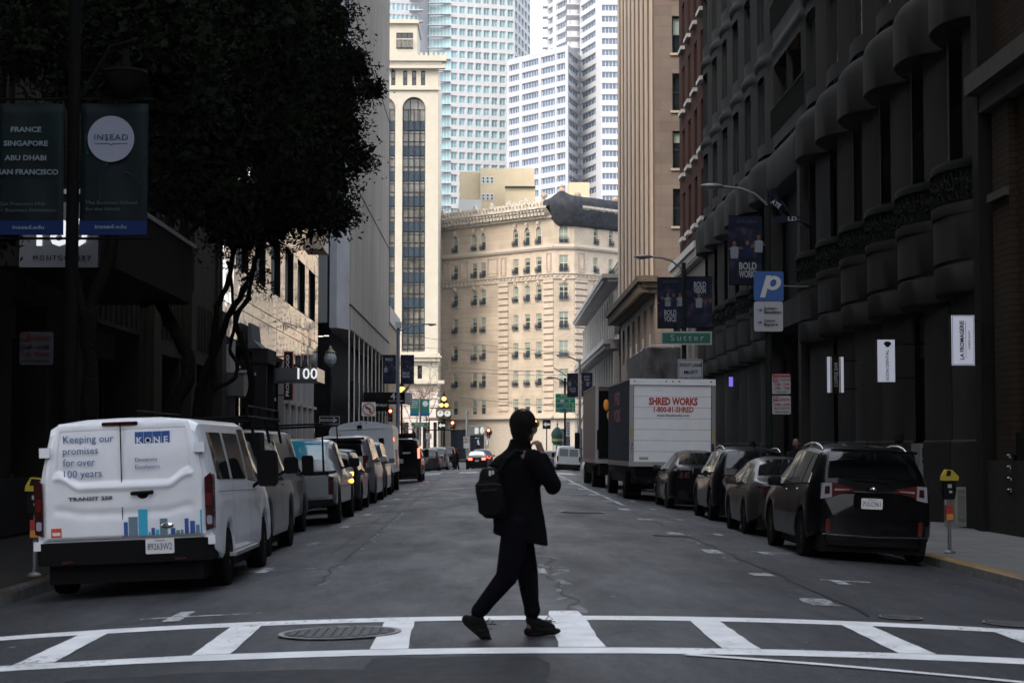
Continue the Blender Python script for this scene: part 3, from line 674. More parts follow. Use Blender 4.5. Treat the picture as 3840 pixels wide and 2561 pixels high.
for z_ in (1460, 1490, 1515, 1560): base.box(0, wd+0.25, 0.003, 0.12, lzz(z_+5), lzz(z_))
base.build('stone_base', mat('pinkish_stone', (0.50, 0.43, 0.38), 0.8, var=0.12, vs=0.8), th, world=True, fixn=False)
for o in aops: win_mb(T, o, 0.6, 2, 2, 0.1).build('window', [G_dark, M_fdark], th, world=True, fixn=False)
for o in sm + sm2: win_mb(T, o, 0.5, 1, 2, 0.08).build('window', [G_dark, M_fdark], th, world=True, fixn=False)
G_bay = mat('office_bay_glass', (0.13, 0.12, 0.10), 0.1, var=0.75, vs=0.45)
for a, c in bays:
    pit = 167/1.742*YC/F; z = lzz(454)
    # arched fan light
    win_mb(T, (a, c, z, lzz(366)), 0.86, 3, 2, 0.12).build('window', [G_bay, M_fdark], th, world=True, fixn=False)
    while z > zb + 1:
        s_ = MB(T); s_.box(a, c, -0.88, -0.55, z-34*YC/F, z); s_.build('spandrel', M_spand, th, world=True)
        z -= 34*YC/F; z2 = max(zb, z-62*YC/F)
        win_mb(T, (a, c, z2, z), 0.7, 4, 1, 0.11).build('window', [G_bay, M_fdark], th, world=True, fixn=False)
        b = MB(T)
        b.box(a+0.11, c-0.11, -0.69, -0.6, z2+(z-z2)*0.27, z2+(z-z2)*0.27+0.12); b.box(a+0.11, c-0.11, -0.69, -0.62, z2+(z-z2)*0.8, z2+(z-z2)*0.8+0.07)
        b.build('transom', M_fdark, th, world=True)
        z = z2
    b = MB(T)
    for k in (1, 2, 3): u = a+(c-a)*k/4; b.box(u-0.07, u+0.07, -0.54, -0.4, zb, zt)
    b.build('mullion', M_fdark, th, world=True)
b = MB(); b.box(ax(1240, YC+4), ax(1560, YC+4), YC+4, YC+14, lzz(230), az(75, YC+4)); b.box(ax(1240, YC+3.5), ax(1566, YC+3.5), YC+3.4, YC+14.3, az(92, YC+4), az(82, YC+4)); b.build('penthouse', M_cream, th, world=True)
T2 = frame((0, YC+4, 0), (1, 0), (0, -1)); win_mb(T2, (ax(1481, YC+4), ax(1544, YC+4), az(185, YC+4), az(125, YC+4)), -0.03, 3, 1, 0.08).build('window', [G_dark, M_fdark], th, world=True, fixn=False)
b = MB(T2)
for k in range(14): u = ax(1479, YC+4)+k*0.18; b.box(u, u+0.04, 0.55, 0.6, az(182, YC+4), az(152, YC+4))
b.box(ax(1479, YC+4), ax(1547, YC+4), 0.53, 0.62, az(153, YC+4), az(150, YC+4)); b.build('railing', M_cream, th, world=True)
# unseen blocks added behind the camera to shade the crossing and darken paintwork reflections
for i, (x0, x1, y0, y1, h, lab) in enumerate(((-34, -9.2, -70, -9, 46, 'unseen dark windowed tower added on the near corner of the crossing'), (10.2, 34, -70, -9, 22, 'unseen brown block added on the opposite near corner of the crossing'))):
    th = thing('unseen_block', lab, 'building', ((x0+x1)/2, y0, 0))
    s = 1 if x0 < 0 else -1; xf = x1 if x0 < 0 else x0
    T = frame((xf, y0, 0), (0, 1), (s, 0)); ops = [(1.5+4*k, 4+4*k, 1+4*j, 3.6+4*j) for k in range(34) for j in range(int(h/4)-1)]
    mb = MB(T); holes(mb, 0, y1-y0, -0.3, h, ops, 0.3); mb.build('wall', M_tandark, th, world=True, fixn=False)
    T = frame((x0, y1, 0), (1, 0), (0, 1)); ops2 = [(1.5+4*k, 4+4*k, 1+4*j, 3.6+4*j) for k in range(5) for j in range(int(h/4)-1)]
    mb = MB(T); holes(mb, 0, x1-x0, -0.3, h, ops2, 0.3); mb.build('wall', M_tandark, th, world=True, fixn=False)
    b = MB(); b.box(x0+0.3, x1-0.3, y0, y1-0.3, -0.3, h-0.02); b.build('glazed_core', G_dark, th, world=True)
th = thing('unseen_block', 'unseen dark block added to close the street far behind the camera', 'building', (0, -180, 0))  # unseen block, added so the paintwork reflects something dark
T = frame((-30, -170, 0), (1, 0), (0, 1)); ops = [(1.5+4*k, 4+4*k, 1+4*j, 3.6+4*j) for k in range(15) for j in range(3)]
mb = MB(T); holes(mb, 0, 60, -0.3, 16, ops, 0.3); mb.build('wall', M_tandark, th, world=True, fixn=False)
b = MB(); b.box(-30, 30, -190, -170.4, -0.3, 16); b.build('glazed_core', G_dark, th, world=True)
# ================================================================== RIGHT SIDE
XR = 9.4
# --- near brick building at the frame edge
th = thing('brick_building', 'dark tan brick building at the right edge with stone ledges and hose inlets', 'building', (XR, 27, 0))
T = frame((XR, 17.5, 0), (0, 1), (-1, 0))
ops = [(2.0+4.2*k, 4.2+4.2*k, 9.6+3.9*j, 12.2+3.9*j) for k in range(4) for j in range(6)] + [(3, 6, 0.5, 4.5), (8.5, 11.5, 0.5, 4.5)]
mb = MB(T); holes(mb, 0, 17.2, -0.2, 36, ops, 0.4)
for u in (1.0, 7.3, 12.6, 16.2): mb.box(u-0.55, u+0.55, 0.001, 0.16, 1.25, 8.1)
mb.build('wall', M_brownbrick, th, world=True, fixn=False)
for o in ops: win_mb(T, o, 0.4, 2, 2, 0.08).build('window', [G_dark, M_fdark], th, world=True, fixn=False)
b = MB(T); b.box(0, 17.2, -14, -0.42, -0.2, 36); b.build('core', M_black, th, world=True)
b = MB(T); b.box(-0.2, 17.25, 0.003, 0.22, -0.2, 1.25); b.build('plinth', M_granite, th, world=True)
b = MB(T)
b.prism([(-0.2, 8.1), (17.4, 8.1), (17.4, 8.45), (-0.2, 8.45)], 0.003, 0.5); b.box(-0.2, 17.3, 0.003, 0.28, 7.75, 8.1-0.002)
b.box(-0.2, 17.3, 0.003, 0.4, 13.1, 13.45); b.box(15.6, 16.8, 0.17, 0.26, 6.0, 6.15)
b.build('ledge', mat('grey_ledge_stone', (0.05, 0.048, 0.046), 0.7, var=0.2), th, world=True)
# --- scalloped charcoal building
R2 = thing('scalloped_building', 'long charcoal building with scalloped cornice and rounded bays along the kerb', 'building', (XR, 58, 0))
y0s = 35.15; PT = 3.35; NB = 14
def lob(k): return k not in (6, 7)
def prof(amp, x0, ns=12, ya=0, yb=NB):
    P = []
    for k in range(ya, yb):
        for i in range(ns):
            t = i/ns; a = amp*(1-abs(2*t-1)**2.3) if lob(k) else amp*0.55
            if not lob(k):
                e = min(1, (t*6 if (k == 6) else 1), ((1-t)*6 if (k == 7) else 1)); a *= max(0, e)
            P.append((x0 - a, y0s + PT*(k+t)))
    P.append((x0, y0s + PT*yb)); return P
def band(mb, stations):
    """stations: list of (profile, z)"""
    mb.grid([[(x, y, z) for x, y in P] for P, z in stations])
b = MB()
A = 0.62
st_ = [(prof(0.0, XR+0.5), 9.78), (prof(A*0.9, XR), 9.78), (prof(A, XR), 9.82), (prof(A, XR), 10.75)]
for k in range(1, 7):
    t = pi/2*k/6; st_.append((prof(A*cos(t*0.98)+0.0, XR+0.35*(1-cos(t))), 10.75+0.62*sin(t)))
st_.append((prof(0, XR+0.8), 11.37)); band(b, st_)
b.build('cornice', M_scal, R2, smooth=50, world=True)
# drums with grilles, per bay
for k in range(NB):
    if not lob(k): continue
    def seg(amp, x0, ns=12): return prof(amp, x0, ns, k, k+1)
    b = MB(); band(b, [(seg(0, XR+0.6), 4.5), (seg(0.52, XR), 4.5), (seg(0.57, XR), 4.55), (seg(0.57, XR), 5.02), (seg(0.52, XR), 5.05), (seg(0.52, XR), 5.1), (seg(0.57, XR), 5.12), (seg(0.57, XR), 6.0)])
    band(b, [(seg(0.59, XR), 6.0), (seg(0.62, XR), 6.04), (seg(0.62, XR), 6.22), (seg(0.5, XR), 6.24)])
    b.build('drum', M_scal, R2, smooth=50, world=True)
    b = MB(); band(b, [(seg(0.50, XR), 6.2), (seg(0.50, XR), 6.86)])
    band(b, [(seg(0.5, XR), 6.86), (seg(0.64, XR), 6.88), (seg(0.64, XR), 7.0), (seg(0.60, XR), 7.06), (seg(0.0, XR+0.4), 7.06)])
    P = seg(0.58, XR, 24)
    for i in range(1, 24):
        x, y = P[i]; s1 = 0.16 if i % 2 else 0.03
        b.tube([(x, y-0.05, 6.28), (x-0.02, y+0.05, 6.28+s1), (x, y-0.06, 6.56), (x-0.02, y+0.06, 6.86-s1), (x, y-0.02, 6.85)], 0.018, 4)
        b.ball((x-0.01, y, 6.56+0.12*sin(i*1.7)), 0.05, 4)
    b.build('grille', M_bronze, R2, smooth=50, world=True)
    # tall mullion column and dark recess above the drum
    b = MB(); sp = [(x, y) for x, y in prof(0.32, XR+0.12, 12, k, k+1)]
    lo_ = sp[:5]; hi_ = sp[8:]
    for q in (lo_, hi_): b.grid([[(x, y, 7.06) for x, y in q], [(x, y, 9.8) for x, y in q]])
    b.build('pier', M_scal, R2, smooth=50, world=True)
    T = frame((XR+0.1, y0s+PT*k, 0), (0, 1), (-1, 0))
    win_mb(T, (PT*0.30, PT*0.70, 7.06, 9.8), 0.05, 2, 2, 0.06).build('window', [G_dark, M_fdark], R2, world=True, fixn=False)
    # lower lobed pier and granite base
    b = MB(); q = [(x, y) for x, y in prof(0.30, XR+0.08, 14, k, k+1)]
    cut = q[:6] if k % 3 == 1 else q[:10]
    b.grid([[(x, y, 1.62) for x, y in cut], [(x, y, 4.52) for x, y in cut]]); x, y = cut[-1]; b.face([(x, y, 1.62), (x+0.9, y, 1.62), (x+0.9, y, 4.52), (x, y, 4.52)])
    b.build('lower_pier', M_scal, R2, smooth=40, world=True)
    b = MB(); q2 = [(x-0.05, y) for x, y in cut]; b.grid([[(x, y, -0.12) for x, y in q2], [(x, y, 1.60) for x, y in q2], [(x+0.07, y, 1.66) for x, y in q2], [(x+0.9, y, 1.66) for x, y in q2]])
    x, y = q2[-1]; b.face([(x, y, -0.12), (x+0.9, y, -0.12), (x+0.9, y, 1.62), (x, y, 1.62)])
    b.build('granite_base', M_granite, R2, world=True)
b = MB(); b.box(XR+0.9, XR+16, y0s-0.4, y0s+PT*NB, -0.2, 40); b.box(XR+0.35, XR+0.95, y0s+PT*6, y0s+PT*8, 5.0, 9.8); b.box(XR-0.3, XR+0.9, y0s-0.45, y0s-0.02, -0.1, 30)
b.build('core', M_scalsoft, R2, world=True)
b = MB(); b.box(XR-0.35, XR+0.9, y0s+PT*6-0.1, y0s+PT*8+0.1, 5.2, 6.0); b.box(XR-0.3, XR+0.2, y0s+PT*6-0.2, y0s+PT*6+0.3, -0.1, 9.8); b.box(XR-0.3, XR+0.2, y0s+PT*8-0.3, y0s+PT*8+0.2, -0.1, 9.8); b.build('entrance_surround', M_scal, R2, world=True)
# upper storeys
for f_ in range(6):
    zf = 11.37+3.5*f_
    b = MB(); band(b, [(prof(0.36, XR+0.1), zf-0.0), (prof(0.36, XR+0.1), zf+0.42)])
    for zz, am in ((3.05, 0.36), (3.12, 0.44), (3.2, 0.5), (3.3, 0.5), (3.38, 0.44)): pass
    band(b, [(prof(0.36, XR+0.1), zf+2.72), (prof(0.36, XR+0.1), zf+3.02), (prof(0.44, XR+0.1), zf+3.06), (prof(0.5, XR+0.1), zf+3.16), (prof(0.47, XR+0.1), zf+3.30), (prof(0.38, XR+0.1), zf+3.36), (prof(0.36, XR+0.1), zf+3.5)])
    b.build('string_band', M_scal, R2, smooth=50, world=True)
    for k in range(NB):
        q = prof(0.36, XR+0.1, 12, k, k+1)
        if lob(k): a_, c_ = 3, 9
        else: a_, c_ = (2, 12) if k == 6 else (0, 10)
        b = MB()
        for s_, e_ in ((q[:a_+1], q[a_]), (q[c_:], q[min(c_, 12)])):
            b = MB()
            if len(s_) > 1: b.grid([[(x, y, zf+0.42) for x, y in s_], [(x, y, zf+2.72) for x, y in s_]])
            xx, yy = e_; b.face([(xx, yy, zf+0.42), (xx+0.5, yy, zf+0.42), (xx+0.5, yy, zf+2.72), (xx, yy, zf+2.72)])
            b.build('wall_panel', M_scal, R2, smooth=50, world=True)
        xa, ya = q[a_]; xc, yc = q[min(c_, 12)]
        T = frame((xa, ya, 0), (xc-xa, yc-ya), (-1, 0)); Lw = math.hypot(xc-xa, yc-ya)
        win_mb(T, (0, Lw, zf+0.42, zf+2.72), 0.16 if lob(k) else 0.6, 1 if lob(k) else 2, 1, 0.05).build('window', [mat('wavy_office_glass', (0.02, 0.022, 0.024), 0.02, spec=1.0, bump=0.25, bs=0.7), M_fdark], R2, world=True, fixn=False)
        if not lob(k):
            b = MB()
            for i in range(16): yy = y0s+PT*k+0.1+i*0.21; b.box(XR-0.13, XR-0.10, yy, yy+0.03, zf+0.42, zf+1.3)
            b.box(XR-0.14, XR-0.09, y0s+PT*k, y0s+PT*(k+1), zf+1.3, zf+1.35); b.build('railing', M_bronze, R2, world=True)
# small warm lamps in the bays
for k in (0, 1, 2, 3, 4, 5):
    b = MB(); b.ball((XR+0.28, y0s+PT*(k+0.78), 4.1), 0.06, 5); b.build('lamp', mat('dim_amber_lamp', (0.3, 0.1, 0.03), 0.5, emit=(1.0, 0.25, 0.05), es=0.05), R2, world=True)
# --- red brick building with a pale belt cornice
th = thing('brick_building', 'narrow red brick building with white window sills, between the charcoal and tan buildings', 'building', (XR, 87, 0))
T = frame((XR, 82.1, 0), (0, 1), (-1, 0))
ops = [(0.5+2.75*k, 1.75+2.75*k, 11.75+3.14*j, 14.0+3.14*j) for k in range(4) for j in range(7)]
lowop = [(0.6+2.75*k, 2.2+2.75*k, 5.6, 9.0) for k in range(4)] + [(0.6+2.75*k, 2.5+2.75*k, 0.2, 4.6) for k in range(4)]
mb = MB(T); holes(mb, 0, 11.4, 10.6, 36, ops, 0.3); mb.build('wall', M_redbrick, th, world=True, fixn=False)
mb = MB(T); holes(mb, 0, 11.4, -0.1, 9.9, lowop, 0.5); mb.build('stone_base', mat('dim_stone', (0.10, 0.095, 0.085), 0.8, var=0.2), th, world=True, fixn=False)
b = MB(T); b.box(0, 11.4, -12, -0.55, -0.1, 36); b.build('core', M_scalsoft, th, world=True)
b = MB(T); b.box(0, 11.9, -0.3, 0.55, 10.28, 10.6); b.box(0, 11.7, -0.3, 0.3, 9.9, 10.28-0.002)
for k in range(24): b.box(0.1+0.48*k, 0.28+0.48*k, 0.3, 0.45, 9.95, 10.27)
b.build('belt_cornice', M_grey, th, world=True)
for o in ops:
    m_ = win_mb(T, o, 0.3, 1, 2, 0.06); m_.build('window', [G_dark, M_fdark], th, world=True, fixn=False)
b = MB(T)
for o in ops: b.box(o[0]-0.15, o[1]+0.15, 0.003, 0.2, o[2]-0.18, o[2])
build_each(b, 'sill', M_grey, th, True)
for o in lowop: win_mb(T, o, 0.5, 2, 2, 0.08).build('window', [G_dark, M_fdark], th, world=True, fixn=False)
th = thing('netted_scaffold', 'dark tarpaulin sheeted scaffold in the gap beside the tan stone building', 'scaffold', (9.3, 100, 0))
b = MB(); random.seed(4)
for yy, nn in ((94.0, 1),):
    R_ = []
    for j in range(14):
        z = -0.1+6.6*j/13; R_.append([(7.7+2.3*i/12 + 0.05*sin(i*1.3+j), 94.0+0.14*noise.noise(Vector((i*0.8, j*0.5, 1)))+0.08*sin(i*0.9+0.3*j), z) for i in range(13)])
    b.grid(R_)
R_ = [[(7.7+0.1*noise.noise(Vector((i*0.5, j*0.6, 4))), 94.0+13.4*i/30, -0.1+6.6*j/13) for i in range(31)] for j in range(14)]
b.grid(R_); b.build('tarpaulin', M_net, th, smooth=True, world=True)
b = MB()
for y in (94.2, 98.5, 103, 107.2):
    for x in (7.9, 9.9): b.tube([(x, y, -0.1), (x, y, 7.2)], 0.04, 6)
for z in (2.2, 4.4, 6.6): b.tube([(7.9, 94.2, z), (7.9, 107.2, z)], 0.035, 6); b.tube([(7.9, 94.2, z), (9.9, 94.2, z)], 0.035, 6)
b.build('pole', M_mull, th, world=True)
# --- tan stone tower with close bright piers
th = thing('stone_tower', 'tall tan stone tower with close vertical piers above a dark heavy cornice', 'building', (XR, 122, 0))
T = frame((XR, 108, 0), (0, 1), (-1, 0)); L4 = 29.5
ops = [(1.6+4.75*k, 3.7+4.75*k, 7.4, 9.9) for k in range(6)] + [(1.4+4.75*k, 3.9+4.75*k, 0.2, 4.2) for k in range(6)]
mb = MB(T); holes(mb, 0, L4, -0.2, 10.4, ops, 0.5)
for k in range(6):      # round heads of the ground floor arches
    c = 2.65+4.75*k
mb.build('base_wall', M_tanst, th, world=True, fixn=False)
for o in ops: win_mb(T, o, 0.5, 2, 2, 0.08).build('window', [G_dark, M_bronzespan], th, world=True, fixn=False)
b = MB(); b.box(XR+0.52, XR+14, 108.36, 108+L4, -0.2, 52); b.build('core', M_bronzespan, th, world=True)
# end wall towards the camera
T2 = frame((XR, 108, 0), (1, 0), (0, -1))
ops2 = [(1.05+3.2*k, 2.4+3.2*k, 14.3+3.39*j, 16.5+3.39*j) for k in range(3) for j in range(9)] + [(1.05, 2.4, 4.6+3.1*j, 6.6+3.1*j) for j in range(2)]
mb = MB(T2); holes(mb, 0, 14, -0.2, 52, ops2, 0.3); mb.build('end_wall', M_tanst, th, world=True, fixn=False)
for o in ops2: win_mb(T2, o, 0.3, 1, 2, 0.08, blind=random.choice([0, 0, 0.3, 0.5]), sill=0.12).build('window', [G_dark, M_fdark, M_blind, M_ironrail, M_tanst2], th, world=True, fixn=False)
b = MB(T)
b.box(-0.9, L4+0.5, -0.1, 1.1, 11.0, 11.35); b.box(-0.6, L4+0.4, -0.1, 0.8, 10.7, 11.0-0.002); b.box(-0.3, L4+0.3, -0.1, 0.45, 10.4, 10.7-0.002)
for k in range(46): b.box(-0.4+0.66*k, -0.1+0.66*k, 0.45, 0.95, 10.42, 10.995)
b.build('cornice', M_tandark, th, world=True)
M_pierlit = mat('lit_pier_face', (0.36, 0.285, 0.22), 0.6, var=0.1, vs=0.8, stretch=(1, 1, 0.2)); M_piershade = mat('shaded_pier_side', (0.11, 0.065, 0.042), 0.7, var=0.2, vs=0.8)
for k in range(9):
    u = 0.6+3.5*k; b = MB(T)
    b.box(u-0.5, u+0.5, -0.45, 0.10, 11.36, 52, 1); b.box(u-0.52, u+0.52, 0.102, 0.20, 11.36, 52, 0); b.build('pier', [M_pierlit, M_piershade], th, world=True)  # pale street face, brown sides: light and shade put into the pier colours
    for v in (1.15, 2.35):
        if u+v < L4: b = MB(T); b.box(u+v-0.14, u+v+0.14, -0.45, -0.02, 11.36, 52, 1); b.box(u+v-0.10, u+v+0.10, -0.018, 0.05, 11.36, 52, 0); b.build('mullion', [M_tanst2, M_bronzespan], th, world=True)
sp = []
for k in range(8):
    u = 0.6+3.5*k
    for a, c in ((0.53, 1.0), (1.3, 2.2), (2.5, 2.97)):
        for j in range(11): z = 11.9+3.39*j; sp.append((u+a, u+c, z, z+2.1))
b = MB(T)
for o in sp: b.box(o[0]-0.02, o[1]+0.02, -0.42, -0.20, o[3], o[3]+1.28)
b.build('spandrel', M_bronzespan, th, world=True)
put_windows(th, [(wweight(T, o), win_mb(T, o, 0.4, 1, 2, 0.06)) for o in sp], [G_dark, M_bronzespan])
# --- grey classical building
th = thing('classical_building', 'grey classical low building with bracketed cornices, beyond the tan stone tower', 'building', (XR, 165, 0))
T = frame((XR, 139, -0.3), (0, 1), (-1, 0)); L5 = 51
ops = [(1.0+3.2*k, 2.7+3.2*k, 10.6, 13.0) for k in range(15)] + [(0.8+3.2*k, 2.9+3.2*k, 4.8, 8.6) for k in range(15)] + [(0.8+3.2*k, 2.9+3.2*k, 0.2, 4.0) for k in range(15)]
mb = MB(T); holes(mb, 0, L5, 0, 14.1, ops, 0.5)
for k in range(16):
    u = 0.15+3.2*k; mb.box(u-0.3, u+0.3, 0.002, 0.4, 10.2, 13.4); mb.box(u-0.3, u+0.3, 0.002, 0.45, 0, 8.9)
    mb.box(u+1.4, u+1.75, 0.002, 0.2, 10.2, 13.4) if False else None
mb.build('wall', M_grey, th, world=True, fixn=False)
put_windows(th, [(wweight(T, o), win_mb(T, o, 0.5, 1, 2, 0.08)) for o in ops], [G_dark, M_fdark])
b = MB(T); b.box(-0.6, L5+0.6, -1, 1.3, 14.35, 14.65); b.box(-0.4, L5+0.4, -1, 0.9, 14.1, 14.35-0.002); b.box(-0.3, L5+0.5, 0.002, 1.2, 9.45, 9.8); b.box(-0.3, L5+0.4, 0.002, 0.7, 9.1, 9.45-0.002)
for k in range(64): u = 0.1+0.8*k; b.box(u, u+0.3, 0.7, 1.1, 9.1, 9.44)
for k in range(96): u = 0.05+0.53*k; b.box(u, u+0.24, 0.9, 1.22, 14.06, 14.34)
b.build('cornice', M_grey, th, world=True)
b = MB()
b.box(XR+0.55, XR+12, 139, 139+L5, -0.3, 14.0); b.build('core', M_scalsoft, th, world=True)
b = MB(T)
for k in range(26): b.box(1+1.1*k, 1.04+1.1*k, 0.0, 0.04, 14.65, 15.7)
b.box(1, 29, 0, 0.04, 15.66, 15.7); b.box(1, 29, 0, 0.04, 15.2, 15.23); b.build('roof_railing', M_ironrail, th, world=True)
# roof shrub
M_leafg = mat('green_leaves', (0.06, 0.10, 0.03), 0.7, var=0.5, vs=6)
th = thing('roof_shrub', 'small green shrub growing on the edge of the grey classical roof', 'shrub', (9.2, 150, 14.35))
b = MB(); random.seed(5)
for i in range(900):
    p = Vector((random.gauss(0, 0.35), random.gauss(0, 1.5), 0.35+random.gauss(0, 0.3)))
    if p.z < 0: continue
    r = 0.09; a = [Vector((random.gauss(0, 1), random.gauss(0, 1), random.gauss(0, 1))).normalized()*r for _ in range(3)]; b.face([p+a[0], p+a[1], p+a[2]])
b.build('foliage', M_leafg, th)
# ================================================================== HOTEL
def on(px, P0, u):
    d = at(px, 1675, 100); dx, dy = d.x, d.y
    # P0 + t u  parallel to d
    return (P0[1]*dx - P0[0]*dy) / (u[0]*dy - u[1]*dx)
def zpt(py, X, Y): return at(1850 + F*X/Y, py, Y).z
HC = (ax(2079, 250), 250.0); HLp = (ax(1600, 268), 268.0); HD = (ax(2155, 250), 250.0); HR = (ax(2400, 259), 259.0)
hotel = thing('grand_hotel', 'wide tan brick hotel with netted corner cornice and small iron balconies, closing the street', 'building', (5, 256, -0.3))
zt_ = 34.6
def hface(P, Q, cols, quoin, panels, bigw=False, name='wall'):
    d = Vector((Q[0]-P[0], Q[1]-P[1])); Lf = d.length; u = d/Lf; n = Vector((u.y, -u.x))
    T = frame((P[0], P[1], 0), u, n)
    ops = []; arcs = []; hw = 0.62 if bigw else 0.37
    for c in cols:
        t = on(c, P, u)
        k_ = hw if bigw else (0.49 if len(cols) > 4 else 0.43)
        for j in range(6): ops.append((t-k_, t+k_, 5.95+3.83*j, 8.0+3.83*j + (0.1 if bigw else 0)))
        arcs.append((t-k_, t+k_, 28.95, 31.25))
    DP = 0.16
    low = [o for o in ops if o[2] < 6.3]
    mb = MB(T); holes(mb, 0, Lf, 6.9, 24.3, [o for o in ops if 6.3 < o[2] < 24.3] + [(o[0], o[1], 6.9, o[3]) for o in low], DP)
    m2 = MB(T); holes(m2, 0, Lf, 5.8, 6.9, [(o[0], o[1], o[2], 6.9) for o in low], DP); m2.build('stone_band', M_hstone, hotel, world=True, fixn=False)
    mb.build('brick_wall', M_hbrick, hotel, world=True, fixn=False)
    mb = MB(T); holes(mb, 0, Lf, 24.3, 28.2, [o for o in ops if o[2] > 24.3], DP)
    holes(mb, 0, Lf, -0.3, 6.2, [], 0.3) if False else None
    mb.build('frieze_wall', M_hstone, hotel, world=True, fixn=False)
    mb = MB(T); holes(mb, 0, Lf, 28.2, 32.9, arcs, DP)
    for a, c, z0, z1 in arcs:
        r = (c-a)/2; zc = z1-r; ctr = (a+c)/2
        pts = [(ctr+r*cos(pi*k/8), zc+r*sin(pi*k/8)) for k in range(9)]
        for k in range(4): mb.face([(c, 0, z1), (pts[k][0], 0, pts[k][1]), (pts[k+1][0], 0, pts[k+1][1])])
        for k in range(4, 8): mb.face([(a, 0, z1), (pts[k][0], 0, pts[k][1]), (pts[k+1][0], 0, pts[k+1][1])])
    mb.build('brick_wall', M_hbrick, hotel, world=True, fixn=False)
    t_ = MB(T)
    for a, c, z0, z1 in arcs:
        t_ = MB(T); r = (c-a)/2; zc = z1-r; ctr = (a+c)/2
        for k in range(8):
            p = [(ctr+f*r*cos(pi*q/8), 0.08, zc+f*r*sin(pi*q/8)) for f, q in ((1.0, k), (1.38, k), (1.38, k+1), (1.0, k+1))]; t_.face(p)
            t_.face([p[1], (p[1][0], 0, p[1][2]), (p[2][0], 0, p[2][2]), p[2]])
        t_.box(a-0.22, a-0.02, 0.002, 0.07, z0, zc); t_.box(c+0.02, c+0.22, 0.002, 0.07, z0, zc)
        t_.box(ctr-0.22, ctr+0.22, 0.003, 0.3, z1+0.05, z1+0.75); t_.ball((ctr, 0.32, z1+0.45), 0.22, 4); t_.build('window_surround', M_hstone, hotel, world=True, fixn=False)
    for o in ops:
        if abs(o[2]-(5.95+3.83*4)) < 0.1:
            ctr = (o[0]+o[1])/2; t_ = MB(T); t_.box(ctr-0.22, ctr+0.22, 0.003, 0.26, o[3]+0.1, o[3]+0.6); t_.ball((ctr, 0.28, o[3]+0.42), 0.2, 4); t_.build('keystone', M_hstone, hotel, world=True, fixn=False)
    # quoin strips
    q_ = MB(T)
    for pa, pb in quoin:
        a, c = on(pa, P, u), on(pb, P, u)
        if c < a: a, c = c, a
        z = 6.4
        q_ = MB(T)
        while z < 24.0: q_.box(a, c, 0.002, 0.16, z, z+0.64); q_.box(a+0.02, c-0.02, 0.001, 0.04, z+0.64, z+0.86, 1); z += 0.86
        q_.build('quoin', [M_hstone, mat('quoin_joint', (0.20, 0.15, 0.11), 0.9)], hotel, world=True)
    p_ = MB(T)
    for pa, pb in panels:
        a, c = on(pa, P, u), on(pb, P, u)
        z0, z1 = 25.0, 27.6
        p_ = MB(T); p_.box(a, c, 0.002, 0.10, z0, z0+0.12); p_.box(a, c, 0.002, 0.10, z1-0.12, z1); p_.box(a, a+0.12, 0.002, 0.10, z0+0.12, z1-0.12); p_.box(c-0.12, c, 0.002, 0.10, z0+0.12, z1-0.12)
        p_.box(a+0.28, c-0.28, 0.002, 0.07, z0+0.45, z1-0.45, 1)
        for k in range(5):
            for w_ in (0, 1): p_.ball((a+0.2 if w_ == 0 else c-0.2, 0.06, z0+0.4+0.45*k), 0.1, 3)
        p_.build('relief_panel', [mat('relief_stone', (0.36, 0.28, 0.22), 0.9, var=0.25, vs=3), M_hstone], hotel, world=True)
    # belts
    c_ = MB(T)
    c_.box(-0.1, Lf+0.1, 0.002, 0.28, 28.05, 28.30); c_.box(-0.15, Lf+0.15, 0.002, 0.45, 28.30, 28.42); c_.box(-0.02, Lf+0.02, 0.002, 0.16, 28.42, 28.75)
    c_.box(-0.05, Lf+0.05, 0.002, 0.22, 24.72, 24.86); c_.box(-0.05, Lf+0.05, 0.002, 0.22, 24.05, 24.15)
    k = 0; x = 0.1
    while x < Lf-0.4:
        c_.box(x, x+0.07, 0.002, 0.16, 24.15, 24.72) if k % 2 else c_.ball((x+0.2, 0.06, 24.43), 0.16, 3); x += 0.38; k += 1
    x = 0.0
    while x < Lf: c_.box(x, x+0.14, 0.281, 0.42, 28.1, 28.295); x += 0.34
    c_.box(-0.1, Lf+0.1, 0.002, 0.4, 5.55, 5.8); c_.box(-0.1, Lf+0.1, 0.002, 0.7, 5.3, 5.55-0.002)
    c_.build('belt_course', M_hsill, hotel, world=True)
    for o in ops + arcs:
        arch = o[2] > 28
        m_ = win_mb(T, o, DP-0.005, 2 if bigw else 1, 2, 0.09, sill=(0.16 if o[2] > 6.95 else 0), blind=random.choice([0.25, 0.5, 0.35, 0.8]), bal=(o[2] > 9 and random.random() < 1.1))
        WS.append(((o[1]-o[0])*(o[3]-o[2]), m_))
    return T, Lf
WS = []
hface(HLp, HC, [1644, 1707, 1779, 1812, 1934.5, 1978, 2021.5], [(1870, 1907), (2040, 2077)], [(1658, 1686), (1723, 1756), (1828, 1868), (1878, 1899), (2050, 2070)])
hface(HC, HD, [2115], [], [], True)
hface(HD, HR, [2235, 2292, 2350], [(2157, 2203)], [(2168, 2194)])
put_windows(hotel, WS, [G_hotel, M_frame, M_blind, M_ironrail, M_hsill])
poly = [HLp, HC, HD, HR]
def inset(d): return [(p[0]*(1), p[1]+d) for p in poly]
b = MB(); b.zprism([(p[0], p[1]+0.36) for p in poly] + [(HR[0], 300), (HLp[0], 300)], -0.3, 33.9); b.build('core', mat('hotel_core', (0.25, 0.2, 0.15), 0.9), hotel, world=True)
